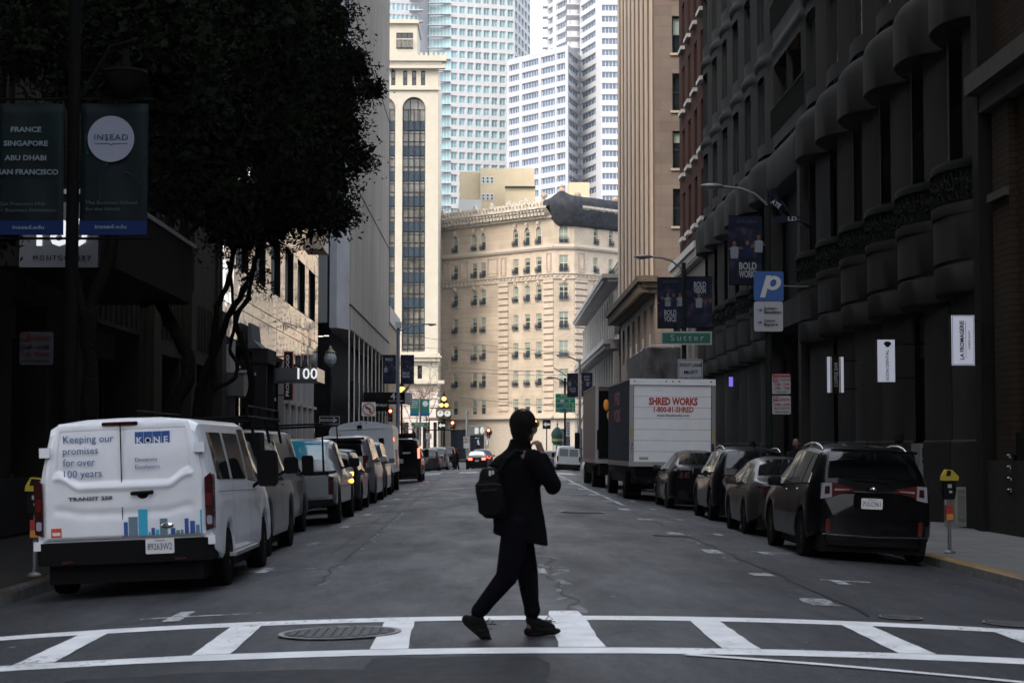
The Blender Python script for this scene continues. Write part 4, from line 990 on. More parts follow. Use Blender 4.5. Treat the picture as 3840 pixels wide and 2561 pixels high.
# street storey
b = MB()
for P, Q in ((HLp, HC), (HC, HD), (HD, HR)):
    d = Vector((Q[0]-P[0], Q[1]-P[1])); Lf = d.length; u = d/Lf; T = frame((P[0], P[1], 0), u, (u.y, -u.x)); b.T = T
    ops = []
    if P is HLp:
        for pa, pb in ((1630, 1650), (1687, 1750), (1760, 1815)): ops.append((on(pa, P, u), on(pb, P, u), -0.29, 3.9))
    else:
        ops.append((0.6, Lf-0.6 if Lf < 5 else 4.6, -0.29, 3.9))
    holes(b, 0, Lf, -0.3, 5.8, ops, 0.2)
    for o in ops: win_mb(T, o, 0.19, 3, 2, 0.12).build('window', [mat('navy_shopfront', (0.01, 0.016, 0.028), 0.6, spec=0.2), M_fdark], hotel, world=True, fixn=False)
b.build('street_wall', mat('pale_street_stone', (0.38, 0.33, 0.27), 0.8, var=0.1), hotel, world=True, fixn=False)
# crown cornice
def crn(P, Q, z0, z1, o0, o1, mb, m=0):
    d = Vector((Q[0]-P[0], Q[1]-P[1])).normalized(); n = Vector((d.y, -d.x))
    a = [(P[0]+n.x*o0, P[1]+n.y*o0, z0), (Q[0]+n.x*o0, Q[1]+n.y*o0, z0), (Q[0]+n.x*o1, Q[1]+n.y*o1, z1), (P[0]+n.x*o1, P[1]+n.y*o1, z1)]
    mb.face(a, m)
b = MB()
HM = (ax(2036, 251.6), 251.6)
for P, Q in ((HLp, HC), (HC, HD), (HD, HR)):
    for z0, z1, o0, o1 in ((32.3, 32.3, 0.0, 0.5), (32.3, 32.6, 0.5, 0.55), (32.6, 32.9, 0.6, 0.9), (32.9, 33.5, 0.95, 1.5), (33.5, 33.8, 1.6, 1.6), (33.8, 33.8, 1.6, 0.2), (33.8, 34.75, 0.25, 0.25), (34.75, 34.75, 0.25, -1.0)): crn(P, Q, z0, z1, o0, o1, b)
u = Vector((HC[0]-HLp[0], HC[1]-HLp[1])); Lf = u.length; T = frame((HLp[0], HLp[1], 0), u, (u.y, -u.x)); b.T = T; random.seed(3)
x = 0.3; k = 0
while x < Lf-1.0:
    b.box(x, x+0.42, 0.5, 1.25, 32.62, 33.1); b.ball((x+0.25, 1.35, 33.25), 0.2, 3)
    b.ball((x+0.1, 0.35, 34.2), 0.24, 4, sc=(1, 0.5, 1.4)); b.ball((x+0.45, 0.38, 34.5), 0.2, 4, sc=(1.2, 0.5, 1)); b.ball((x+0.3, 0.4, 34.0), 0.16, 3)
    if k % 5 == 0: b.prism([(x-0.35, 34.4), (x+0.55, 34.4), (x+0.3, 35.0), (x+0.1, 35.3), (x-0.1, 35.0)], 0.1, 0.5)
    x += 0.66; k += 1
b.build('crown_cornice', mat('carved_cornice_stone', (0.40, 0.35, 0.29), 0.9, var=0.45, vs=2.5), hotel, world=True, fixn=False)
# netting wrapped over the corner cornice
b = MB(); random.seed(9); path = []
for k in range(10): t = k/9; path.append((HM[0]+(HC[0]-HM[0])*t, HM[1]+(HC[1]-HM[1])*t, 0.6+0.4*t))
for k in range(1, 9): t = k/8; path.append((HC[0]+(HD[0]-HC[0])*t, 250, 1.0))
for k in range(1, 22): t = k/21; path.append((HD[0]+(HR[0]-HD[0])*t, HD[1]+(HR[1]-HD[1])*t, 1.0))
R_ = []
prof_ = [(0.4, 34.9), (0.9, 35.15), (1.7, 35.0), (2.0, 34.2), (1.9, 33.4), (1.5, 32.6), (0.9, 31.8), (0.5, 31.2), (0.1, 31.1)]
for o_, z in prof_:
    row = []
    for i, (x, y, s) in enumerate(path):
        e = min(1, i/11.0); zz = (z if z > 34 else 34.2-(34.2-z)*(0.12+0.88*e**1.1)) - (0.5*(1-e) if z > 34 else 0)
        wv = 0.22*noise.noise(Vector((i*0.7, z*1.1, 2)))
        hump = 0.7*math.exp(-((i-12)/2.6)**2) if z > 34.5 else 0
        row.append((x, y - (o_+wv)*s, zz + hump + 0.12*noise.noise(Vector((i*0.9, z, 7)))))
    R_.append(row)
b.grid(R_); b.build('netting', M_net, hotel, smooth=True, world=True)
b = MB()
p = path[12]; b.ball((p[0], p[1]-1.0, 35.75), 0.5, 5, sc=(1, 0.7, 1.1)); b.ball((p[0], p[1]-1.0, 36.4), 0.28, 4)
for i in (1, 18, 30): p = path[i]; b.ball((p[0], p[1]-0.9, 35.35), 0.4, 4, sc=(1.2, 0.8, 1))
b.build('carved_finial', mat('old_terracotta', (0.33, 0.25, 0.19), 0.9, var=0.3, vs=3), hotel, world=True)
# rooftop structures
def rb(px0, px1, py0, py1, Y, D, name, m):
    b = MB(); b.box(ax(px0, Y), ax(px1, Y), Y, Y+D, az(py1, Y), az(py0, Y)); return b.build(name, m, hotel, world=True)
rb(1800, 2005, 632, 800, 272, 6, 'penthouse', M_roofbox); rb(1722, 1799, 645, 800, 274, 5, 'penthouse', M_roofbox)
rb(1718, 1803, 750, 800, 268, 3, 'louvre_box', mat('grey_louvre', (0.42, 0.43, 0.44), 0.7)); rb(2135, 2213, 684, 800, 262, 5, 'penthouse', M_roofbox); rb(1893, 2008, 700, 800, 268, 2, 'penthouse', M_roofbox)
b = MB(); b.box(ax(1893, 267.8), ax(2008, 267.8), 267.6, 267.9, az(706, 268), az(700, 268)); b.build('roof_edge', M_fdark, hotel, world=True)
Tp = frame((0, 272, 0), (1, 0), (0, -1))
for py in (678, 742):
    for px in (1806, 1822, 1838): win_mb(Tp, (ax(px, 272), ax(px+12, 272), az(py+11, 272), az(py-15, 272)), -0.03, 1, 2, 0.07).build('window', [G_dark, M_fwhite], hotel, world=True, fixn=False)
b = MB(); random.seed(8)
for k in range(9): x = ax(1895+9*k, 266); h = 1+random.random(); b.tube([(x, 265.5, 33), (x, 265.5, 34.5+h), (x+0.4, 265.5, 34.6+h)], 0.06, 5)
b.build('roof_pipe', M_fwhite, hotel, world=True)
# ================================================================== GLASS TOWERS
def tower_face(th, P, Q, z0, z1, groups, pitch, zo, wh, wm, gm, npan, d=0.5, fm=M_fwhite, fw=0.12, W=None, specs=None, colfrac=None):
    d_ = Vector((Q[0]-P[0], Q[1]-P[1])); Lf = d_.length; u = d_/Lf; n = Vector((u.y, -u.x)); T = frame((P[0], P[1], 0), u, n)
    ops = []
    j = 0; z = zo
    while z + wh < z1:
        if z > z0:
            for a, c in groups(Lf): ops.append((a, c, z, z+wh))
        z += pitch
    mb = MB(T); holes(mb, 0, Lf, z0, z1, ops, d); mb.build('wall', wm, th, world=True, fixn=False)
    for o in ops:
        if abs(o[2]-z1) < 200: specs.append(((o[1]-o[0])*(o[3]-o[2])*(1 if u.x > 0.8 else 0.7)*(1000.0/(1000+abs(o[2]-60)*0.1)), win_mb(T, o, d, npan if isinstance(npan, int) else npan(o[1]-o[0]), 1, fw)))
    return T, Lf
def even(n, frac):
    def f(L): p = L/n; return [(p*(i+(1-frac)/2), p*(i+(1+frac)/2)) for i in range(n)]
    return f
# teal tower on the left
YT = 600.0
th = thing('glass_tower', 'very tall pale tower gridded with teal windows, behind the cream arched block', 'skyscraper', (ax(1750, YT), YT+20, 0))
def pt(px, Y): return (ax(px, Y), Y)
sp = []; zo = az(763, YT)-0.0; zo = zo - int(zo/3.69)*3.69 + 3.69; top = 190; lowz = 20
A1, A2, A3, A4, A5, A6 = pt(1430, YT-2), pt(1565, YT), pt(1605, YT+4), pt(1686, YT+2), pt(1930, YT+8), pt(1990, YT+34)
tower_face(th, A1, A2, lowz, top, even(8, 0.72), 3.69, zo, 2.3, M_pewall, [G_teal, M_fwhite], 1, 0.4, specs=sp)
tower_face(th, A3, A4, lowz, top, even(2, 0.96), 3.69, zo-0.4, 3.1, M_pewall, [G_teal], 3, 0.15, fw=0.09, specs=sp)
tower_face(th, A4, A5, lowz, top, even(8, 0.74), 3.69, zo, 2.35, M_pewall2, [G_teal], 2, 0.55, specs=sp)
tower_face(th, A5, A6, lowz, top, even(5, 0.62), 3.69, zo, 2.35, M_pewall2, [G_teal], 2, 0.5, specs=sp)
put_windows(th, sp, [G_teal, M_fwhite])
b = MB(); b.zprism([(A1[0], A1[1]+0.7), (A2[0], A2[1]+0.7), (A3[0], A3[1]+0.7), (A4[0], A4[1]+0.7), (A5[0]-2, A5[1]+1.5), (A6[0]-2, A6[1]+0.8), (A6[0], A6[1]+25), (A1[0], A1[1]+40)], 0, top-0.1); b.build('core', M_pewall, th, world=True)
b = MB()
z = zo-0.75
while z < top:
    for P, Q in ((A3, A4),): b.box(P[0]-0.4, Q[0]+0.1, P[1]-3.3, P[1]-1.6, z, z+0.18)
    z += 3.69
build_each(b, 'balcony_slab', M_pewall, th, True)
b = MB(); zz = az(90, YT)
for k in range(6): b.box(ax(1540, YT)-0.8, ax(1565, YT)+1.5, YT-3, YT, zz+3.69*k, zz+3.69*k+0.25)
build_each(b, 'balcony', M_pewall2, th, True)
# pale blue windowed block on the right with a taller part behind
YB = 520.0
th = thing('office_tower', 'stepped pale grey tower with dark blue ribbon windows, behind the netted hotel corner', 'skyscraper', (ax(2150, YB), YB+20, 0))
sp = []; ph = 3.17; zo = az(718, YB); zo = zo - int(zo/ph)*ph + ph
B1, B2, B3, B4, B5, B6 = pt(1902, YB+21), pt(2132, YB), pt(2178, YB+14), pt(2240, YB+1), pt(2258, YB-2), pt(2345, YB-2)
def grp(L): return [(L*0.02, L*0.27), (L*0.34, L*0.58), (L*0.62, L*0.84), (L*0.88, L*0.985)] if False else [(L*0.03, L*0.20), (L*0.25, L*0.52), (L*0.57, L*0.79), (L*0.82, L*0.955)]
topL = az(168, YB)
tower_face(th, B1, B2, 20, topL, grp, ph, zo, 1.75, M_pewall, [G_blue], lambda w: max(3, int(w/1.05)), 0.5, specs=sp)
tower_face(th, B2, B3, 20, topL, even(1, 0.86), ph, zo, 1.75, M_pewall, [G_blue], 4, 0.5, specs=sp)
tower_face(th, B3, B4, 20, 190, even(1, 0.9), ph, zo, 1.75, M_pewall2, [G_blue], 5, 0.5, specs=sp)
tower_face(th, B5, B6, 20, 190, even(1, 0.93), ph, zo, 1.75, M_pewall2, [G_blue], 6, 0.4, specs=sp)
C1, C2 = pt(2050, YB+45), pt(2180, YB+22)
tower_face(th, C1, C2, topL-4, 190, lambda L: [(L*0.05, L*0.2), (L*0.3, L*0.62), (L*0.68, L*0.95)], ph, zo, 1.9, M_pewall2, [G_blue], lambda w: max(2, int(w/1.1)), 0.5, specs=sp)
put_windows(th, sp, [G_blue, M_fwhite])
b = MB(); b.zprism([(B1[0]+1, B1[1]+2.5), (B2[0]-0.5, B2[1]+2), (B3[0]-0.6, B3[1]+2), (B3[0], B3[1]+40), (B1[0], B1[1]+40)], 0, topL-0.05)
b.zprism([(B3[0]+0.2, B3[1]+3), (B4[0], B4[1]+2), (B5[0], B5[1]+0.8), (B6[0], B6[1]+0.8), (B6[0], 600), (C1[0]+1, 600), (C1[0]+1, C1[1]+2.5), (C2[0]-1, C2[1]+2.5)], 0, 189.9)
b.zprism([(B4[0]-0.02, B4[1]), (B5[0]+0.02, B5[1]-0.01), (B5[0], B5[1]+1), (B4[0], B4[1]+1)], 0, 190); b.build('core', M_pewall2, th, world=True)
b = MB(); z = zo+ph*30-0.6
while z < 190: b.box(C1[0]-1.2, C1[0]+2.5, C1[1]-1.5, C1[1]+2, z, z+0.25); b.box(C2[0]-4.5, C2[0]+6, C2[1]-7.5, C2[1]-1, z, z+0.25) if z > topL+2 else None; z += ph
build_each(b, 'balcony_slab', M_pewall2, th, True)
# ================================================================== VEHICLES
def paint(name, col, rough=0.3, coat=0.5, metal=0.0, spec=0.35): return mat(name, col, rough, metal, coat=coat, var=0.06, vs=4, spec=spec)
P_white = paint('white_paint', (0.66, 0.685, 0.75)); P_black = paint('black_paint', (0.002, 0.0022, 0.003), 0.35, 0.30, spec=0.05); P_silver = paint('silver_paint', (0.17, 0.18, 0.195), 0.3, 0.4, 0.3)
P_grey = paint('grey_paint', (0.055, 0.063, 0.078)); P_dsil = paint('dim_silver_paint', (0.022, 0.022, 0.022), 0.35, 0.2, 0.0, 0.1); P_navy = paint('navy_paint', (0.006, 0.008, 0.014), 0.3, 0.3)
P_offw = paint('service_white_paint', (0.46, 0.49, 0.54), 0.4, 0.3)
M_tyre = mat('tyre_rubber', (0.005, 0.005, 0.005), 0.9); M_rim = mat('alloy_rim', (0.16, 0.165, 0.17), 0.3, 0.8); M_trim = mat('black_plastic', (0.006, 0.006, 0.007), 0.6)
M_cglass = mat('tinted_glass', (0.004, 0.005, 0.006), 0.04, spec=0.5); M_chrome = mat('chrome', (0.6, 0.6, 0.62), 0.12, 1.0)
M_red = mat('tail_lamp_red', (0.075, 0.005, 0.005), 0.2, coat=0.4)
M_redlit = mat('brake_lamp_lit', (0.6, 0.02, 0.02), 0.3, emit=(1, 0.06, 0.04), es=5.0)
M_amber = mat('amber_lamp_lit', (0.8, 0.35, 0.03), 0.3, emit=(1, 0.45, 0.05), es=3.0)
M_amboff = mat('amber_lens', (0.45, 0.12, 0.03), 0.2)
M_lens = mat('clear_lens', (0.24, 0.25, 0.30), 0.1, coat=0.5); M_darklens = mat('dark_lens', (0.03, 0.004, 0.004), 0.1, coat=0.6)
M_plate = mat('number_plate', (0.62, 0.63, 0.66), 0.4); M_plet = mat('plate_letters', (0.02, 0.03, 0.09), 0.5); M_seam = mat('panel_seam', (0.003, 0.003, 0.003), 0.8)
def interp(P, y):
    if y <= P[0][0]: return P[0][1]
    for (a, b), (c, d) in zip(P, P[1:]):
        if y <= c: t = (y-a)/(c-a); return b+(d-b)*t
    return P[-1][1]
def sm(P, y, r=0.09): return (interp(P, y-r)+interp(P, y+r)+2*interp(P, y))/4
class Body:
    def __init__(s, L, W, top, belt, wr, wy, roofw=0.74, bot=0.27, tuck=0.10, crown=0.04, endr=0.16, vanish=False):
        s.L, s.W, s.top, s.belt, s.wr, s.wy, s.roofw, s.bot, s.tuck, s.crown, s.endr = L, W, top, belt, wr, wy, roofw, bot, tuck, crown, endr
        s.rs = 0.09
    def ring(s, y):
        L = s.L; zt = sm(s.top, y, s.rs); w = s.W/2
        e = min(y, L-y); 
        if e < 0.55: w -= s.endr*(1-e/0.55)**2.4
        zb = s.bot; a = 0
        for wy in s.wy:
            R = s.wr*1.16; d = abs(y-wy)
            if d < R: zb = max(zb, s.wr + sqrt(R*R-d*d))
        if y < 0.5: zb = max(zb, s.bot+0.12*(1-y/0.5))
        bl = min(interp(s.belt, y), zt-0.03); wt = w*s.roofw
        f = max(0.0, min(1.0, (zt-bl)/0.45)); wtt = (w-0.06)*(1-f)+wt*f
        q = [(0, 0.25), (w-0.26, min(zb, bl-0.1)), (w-0.03, zb), (w-0.004, max(zb+0.03, 0.42)), (w, max(zb+0.06, 0.60)), (w-0.01, max(zb+0.08, bl-0.12)), (w-s.tuck*0.45, max(zb+0.1, bl))]
        bl = q[-1][1]; zt = max(zt, bl+0.01); x6 = q[-1][0]; tp = zt-0.07*f-0.002
        for t in (0.33, 0.66, 1.0): q.append((x6+(wtt-x6)*(t**1.15), bl+(tp-bl)*t))
        q.append((wtt-0.10*(0.4+0.6*f), zt-0.014*f)); q.append((wtt*0.5, zt+s.crown*0.75*f)); q.append((0, zt+s.crown*f))
        return q
    def ys(s):
        n = int(s.L/0.06); Y = [s.L*i/n for i in range(n+1)]
        Y[0] = 0.0; Y.insert(1, 0.02); Y.insert(-1, s.L-0.02); return sorted(Y)
    def mesh(s, mb):
        R_ = []
        for y in s.ys():
            q = s.ring(y); R_.append([(x, y, z) for x, z in q] + [(-x, y, z) for x, z in q[-2:0:-1]])
        mb.grid(R_, closed=True); mb.face(R_[0]); mb.face(R_[-1][::-1])
    def pt(s, y, i):
        q = s.ring(y); k = min(int(i), len(q)-2); t = i-k; return Vector((q[k][0]*(1-t)+q[k+1][0]*t, y, q[k][1]*(1-t)+q[k+1][1]*t))
    def side(s, mb, y0, y1, i0=6.12, i1=8.85, off=0.006, sl0=0.0, sl1=0.0, sgn=(1, -1), n=8, m=None):
        for g in sgn:
            R_ = []
            for a in range(n+1):
                row = []
                for b in range(7):
                    i = i0+(i1-i0)*b/6; t = b/6; ya = y0+sl0*t; yb = y1+sl1*t; p = s.pt(ya+(yb-ya)*a/n, i); row.append((g*(p.x+off), p.y, p.z+off*0.3))
                R_.append(row)
            mb.grid(R_, m)
    def rear(s, mb, y0, y1, fw=0.93, off=0.008, n=6, fw1=None, m=None, back=-1):
        R_ = []
        for a in range(n+1):
            y = y0+(y1-y0)*a/n; q = s.ring(y); wt = q[9][0]*(fw+((fw1 or fw)-fw)*a/n); row = []
            for b in range(9):
                u = -1+2*b/8; z = q[-1][1]+(q[-3][1]-q[-1][1])*abs(u)**2; row.append((u*wt, y+back*off, z+off*0.5))
            R_.append(row)
        mb.grid(R_, m)
def wheel(th, x, y, r, w=0.22, name='wheel', spokes=9, rim=None):
    s = 1 if x > 0 else -1; b = MB()
    b.lathe([(r*0.66, -w/2), (r*0.94, -w/2), (r, -w/2+0.03), (r, w/2-0.03), (r*0.94, w/2), (r*0.66, w/2)], (0, 0, 0), 26, axis='x')
    o = b.build('wheel', M_tyre, th, smooth=35); o.location = (x, y, r-0.005)
    b = MB(); xo = s*(w/2-0.02)
    b.lathe([(r*0.68, xo-s*0.06), (r*0.68, xo+s*0.012), (r*0.60, xo+s*0.012), (r*0.57, xo-s*0.04), (0.02, xo-s*0.045)], (0, 0, 0), 26, axis='x')
    for k in range(spokes):
        a = 2*pi*k/spokes; b.tube([(xo-s*0.01, 0.05*cos(a), 0.05*sin(a)), (xo, r*0.62*cos(a), r*0.62*sin(a))], [0.035, 0.02], 5)
    b.lathe([(0.06, xo-s*0.03), (0.06, xo+s*0.01), (0.01, xo+s*0.012)], (0, 0, 0), 12, axis='x')
    b.build('rim', rim or M_rim, o, smooth=35)
def plate(th, txt, x, y, z, w=0.305, h=0.152):
    b = MB(); b.rbox(x-w/2, x+w/2, y-0.008, y, z-h/2, z+h/2, 0.015); p = b.build('number_plate', M_plate, th)
    lettering(txt, h*0.62, M_plet, p, Matrix.Translation((x, y-0.011, z-0.008)), name='plate_number', w=w*0.86, ext=0.001)
    lettering('California', h*0.17, M_red, p, Matrix.Translation((x, y-0.011, z+h*0.39)), name='plate_state', ext=0.001)
def mirror_(th, x, y, z, sx=0.11, sz=0.09, m=None, arm=True):
    for s in ((1, -1) if x > 0 else (1,)):
        b = MB(); b.rbox(-sx, sx, -0.06, 0.05, -sz, sz, min(sx, sz)*0.45, n=4); 
        if arm: b.tube([(-s*sx*0.4, 0, -sz*0.5), (-s*(sx+0.1), 0.04, -sz*1.1)], [0.03, 0.02], 6)
        o = b.build('mirror', m or M_trim, th, smooth=40); o.location = (s*x, y, z)
def vloc(xc, y, roll=None):
    z = (gz(xc-0.8, y+1)+gz(xc+0.8, y+1))/2
    r = atan2(gz(xc-0.75, y)-gz(xc+0.75, y), 1.5)*0.6 if roll is None else roll
    return (xc, y, z), r
def car(name, label, xc, y, L, W, H, kind, pm_, rz=0.0, group='cars parked along the kerb', cat='car', rails=False, plate_txt=None, lit=None, lampm=None, extra=None, rimm=None, roof=None):
    loc, r = vloc(xc, y); th = thing(name, label, cat, loc, rz, group, ry=r)
    if kind == 'sedan':
        k = H/1.45; top = [(0, 0.92*k), (0.06, 1.00*k), (0.55, 1.06*k), (0.95, 1.20*k), (1.5, 1.40*k), (2.1, 1.45*k), (2.7, 1.42*k), (3.3, 1.20*k), (3.75, 1.0*k), (L-0.3, 0.85*k), (L, 0.62*k)]
        belt = [(0, 0.86*k), (1.0, 0.95*k), (3.6, 0.92*k), (L, 0.8)]; wr = 0.325; rw = 0.66; gl = [(0.95, 1.85, 0.45, 0.0), (1.93, 3.45, 0.0, -0.55)]; rg = (0.72, 1.50)
    elif kind == 'fast':   # smooth fastback
        k = H/1.45; top = [(0, 0.95*k), (0.05, 1.05*k), (0.3, 1.10*k), (0.9, 1.27*k), (1.6, 1.41*k), (2.3, 1.45*k), (2.9, 1.40*k), (3.6, 1.14*k), (4.0, 0.97*k), (L-0.3, 0.78*k), (L, 0.55*k)]
        belt = [(0, 0.92*k), (1.0, 0.98*k), (3.6, 0.92*k), (L, 0.75)]; wr = 0.33; rw = 0.64; gl = [(0.95, 1.95, 0.5, 0.0), (2.03, 3.6, 0.0, -0.6)]; rg = (0.36, 1.75)
    elif kind == 'suv':
        k = H/1.68; top = [(0, 0.98*k), (0.05, 1.10*k), (0.12, 1.18*k), (0.42, 1.56*k), (0.62, 1.63*k), (1.6, 1.68*k), (2.6, 1.64*k), (3.2, 1.42*k), (3.55, 1.16*k), (L-0.4, 1.02*k), (L-0.1, 0.85*k), (L, 0.6*k)]
        belt = [(0, 1.0*k), (0.4, 1.10*k), (3.4, 1.02*k), (L, 0.85)]; wr = 0.365; rw = 0.74; gl = [(0.42, 0.98, 0.22, 0.0), (1.05, 1.98, 0.0, 0.0), (2.06, 3.3, 0.0, -0.62)]; rg = (0.14, 0.46)
    elif kind == 'bigsuv':
        k = H/1.9; top = [(0, 1.05*k), (0.03, 1.25*k), (0.12, 1.5*k), (0.26, 1.8*k), (0.45, 1.86*k), (1.6, 1.9*k), (3.2, 1.87*k), (3.8, 1.62*k), (4.15, 1.25*k), (L-0.4, 1.15*k), (L-0.05, 0.95*k), (L, 0.7*k)]
        belt = [(0, 1.15*k), (4, 1.15*k), (L, 0.95)]; wr = 0.40; rw = 0.80; gl = [(0.35, 1.4, 0.1, 0.0), (1.48, 2.6, 0.0, 0.0), (2.68, 3.95, 0.0, -0.5)]; rg = (0.06, 0.27)
    wy = (0.85 if kind != 'sedan' else 0.95, L-0.92)
    B = Body(L, W, top, belt, wr, wy, rw, 0.24 if 'suv' not in kind else 0.30); 
    b = MB(); B.mesh(b); body = b.build('body', pm_, th, smooth=38)
    g = MB(); 
    for a, c, s0, s1 in gl:
        for sg in (1, -1): g = MB(); B.side(g, a, c, sl0=s0, sl1=s1, sgn=(sg,)); g.build('side_window', M_cglass, th, smooth=60)
    g = MB(); B.rear(g, rg[0], rg[1], 0.90, fw1=0.86); g.build('rear_window', M_cglass, th, smooth=60)
    g = MB(); yb = [t for t in top if t[1] > H*0.93][-1][0]; B.rear(g, yb+0.12, L-(1.0 if kind != 'fast' else 0.9)-0.25, 0.92, back=1); g.build('windscreen', M_cglass, th, smooth=60)
    # dark lower bumper and panel seams
    w0 = B.ring(0.02)[4][0]; zl = 0.66 if 'suv' in kind else 0.52
    b = MB(); b.zprism([(-w0+0.02, 0.16), (-w0+0.10, -0.03), (-w0*0.5, -0.07), (w0*0.5, -0.07), (w0-0.10, -0.03), (w0-0.02, 0.16)], 0.33, zl); b.build('bumper', pm_ if kind != 'suv' else pm_, th, smooth=40)
    b = MB(); b.zprism([(-w0+0.05, 0.1), (-w0+0.12, -0.035), (-w0*0.5, -0.075), (w0*0.5, -0.075), (w0-0.12, -0.035), (w0-0.05, 0.1)], 0.24, 0.33-0.002); b.build('lower_valance', M_trim, th)
    b = MB()
    for yy in ([gl[0][1]+0.03] + ([gl[1][1]+0.03-0.2] if len(gl) > 1 else []) + [gl[-1][0]-0.04]): B.side(b, yy, yy+0.012, 3.4, 6.0, 0.003, n=1)
    B.side(b, gl[0][0], L-1.35, 5.95, 6.1, 0.005, n=16, m=0); b.build('door_seam', M_seam, th, smooth=60)
    b = MB()
    for yy in (gl[-1][0]+0.12, gl[-2][0]+0.14 if len(gl) > 1 else 1.2):
        for s in (1, -1): p = B.pt(yy, 5.35); b.ball((s*(p.x+0.015), yy, p.z), 1, 5, sc=(0.02, 0.09, 0.018))
    b.build('door_handle', M_chrome if pm_ is P_black else pm_, th, smooth=50)
    b = MB(); b.box(-W/2+0.16, W/2-0.16, 0.0, L-0.3, 0.15, 0.40); b.build('underbody_shade_box', M_trim, th)  # dark box added to deepen the shade under the car
    for x in (W/2-0.125, -W/2+0.125):
        for yy in wy: wheel(th, x, yy, wr, 0.21, rim=rimm)
    zm = interp(belt, 3.0)+0.06
    mirror_(th, W/2+0.07, (L-1.75 if kind != 'bigsuv' else L-1.7), zm, 0.10, 0.075, pm_)
    # lamps
    lz_ = {'sedan': 0.84, 'fast': 0.86, 'suv': 0.98, 'bigsuv': 1.05}[kind]*H/{'sedan': 1.45, 'fast': 1.45, 'suv': 1.68, 'bigsuv': 1.9}[kind]
    tall = 0.30 if kind == 'bigsuv' else 0.085
    if not (extra and extra.get('nolamp')):
        for s in (1, -1):
            b = MB(); xa, xb = w0-0.02, w0-0.38 if tall < 0.2 else w0-0.15
            b.zprism([(s*(xa+0.02), 0.16), (s*(xa-0.02), 0.02), (s*(xa-0.1), -0.022), (s*xb, -0.028), (s*xb, 0.1)], lz_-tall, lz_+tall)
            b.build('tail_lamp', (lit or lampm or M_red), th, smooth=40)
    if plate_txt: plate(th, plate_txt, 0, -0.03 if kind != 'suv' else -0.012, lz_-0.12 if kind != 'sedan' else 0.72)
    if rails:
        for s in (1, -1):
            b = MB(); P = [B.pt(y_, 9.6) for y_ in (0.75, 0.95, 1.3, 1.8, 2.3, 2.55)]; hh = [0.0, 0.05, 0.07, 0.07, 0.05, 0.0]
            b.tube([(s*p.x, p.y, p.z+h_) for p, h_ in zip(P, hh)], 0.018, 8); b.build('roof_rail', M_chrome, th, smooth=60)
    b = MB(); b.tube([(0, 0.62, H-0.03), (0, 0.60, H+0.12)], [0.008, 0.003], 5) if kind == 'suv' else b.ball((0, 0.9, sm(top, 0.9)+0.03), 0.035, 4, sc=(0.5, 1.6, 1)); b.build('antenna', M_trim, th)
    b = MB(); b.ball((0, -0.02, lz_+0.08), 1, 5, sc=(0.05, 0.012, 0.028)); b.build('badge', M_chrome, th, smooth=50)
    return th, B, w0, lz_
# ---------------- right hand row, nearest first
# black SUV with the wrap-round lamps
th, B, w0, lz_ = car('parked_suv', 'shiny black SUV with silver roof rails and white plate, parked by the yellow kerb', 5.50, 27.2, 4.69, 1.86, 1.70, 'suv', P_black, rails=True, extra={'nolamp': 1}, cat='SUV', rz=radians(0.4))
for s in (1, -1):
    xa = w0
    b = MB(); b.prism([(s*(xa-0.165), 0.935), (s*(xa+0.0), 0.905), (s*(xa-0.02), 1.135), (s*(xa-0.16), 1.14)], -0.015, 0.22); o = b.build('tail_lamp', M_lens, th)
    b = MB(); b.prism([(s*(xa-0.13), 0.985), (s*(xa-0.055), 0.975), (s*(xa-0.06), 1.09), (s*(xa-0.13), 1.095)], -0.019, -0.014); b.build('lamp_centre', M_darklens, o)
    b = MB(); b.prism([(s*(xa-0.17), 1.145), (s*(xa-0.17), 0.95), (s*(xa-0.26), 0.99), (s*(xa-0.48), 1.03), (s*(xa-0.47), 1.075)], -0.03, 0.12); b.build('lamp_tip', M_red, o)
    b = MB(); b.prism([(s*(xa-0.20), 1.06), (s*(xa-0.20), 1.03), (s*(xa-0.42), 1.05), (s*(xa-0.42), 1.06)], -0.034, -0.029); b.build('lamp_bar', M_lens, o)
    b = MB(); b.box(min(s*(xa-0.08), s*(xa-0.14)), max(s*(xa-0.08), s*(xa-0.14)), -0.068, -0.03, 0.42, 0.62); b.build('reflector', M_red, th)
b = MB(); b.rbox(-0.30, 0.30, -0.004, 0.06, 0.78, 1.0, 0.05); b.build('plate_recess', P_black, th)
plate(th, '7ULC961', -0.03, -0.01, 0.86, 0.31, 0.155)
b = MB(); b.box(-0.5, 0.5, -0.02, 0.02, 1.0, 1.022); b.build('chrome_strip', P_black, th)
lettering('KIA', 0.07, M_chrome, th, Matrix.Translation((-0.03, -0.016, 1.07)), name='badge_letters', bold=0.01, ext=0.004)
b = MB(); b.prism([(0.10*cos(2*pi*k/24)-0.03, 1.07+0.038*sin(2*pi*k/24)) for k in range(24)], -0.011, -0.006); b.build('badge_oval', P_black, th)
b = MB(); b.tube([(-0.75, -0.09, 0.40), (0.0, -0.105, 0.38), (0.75, -0.09, 0.40)], 0.009, 5); b.build('bumper_strip', M_chrome, th)
b = MB(); b.tube([(-0.30, 0.10, 1.20), (0.25, 0.07, 1.185)], 0.010, 5); b.build('wiper', M_trim, th)
b = MB(); b.zprism([(-0.6, 0.30), (-0.62, 0.05), (0.62, 0.05), (0.6, 0.30)], 1.60, 1.64); b.build('rear_spoiler', P_black, th)
car('parked_hatchback', 'small silver grey car wedged between the two black SUVs', 5.55, 34.4, 4.1, 1.72, 1.47, 'sedan', P_dsil, lampm=M_darklens)
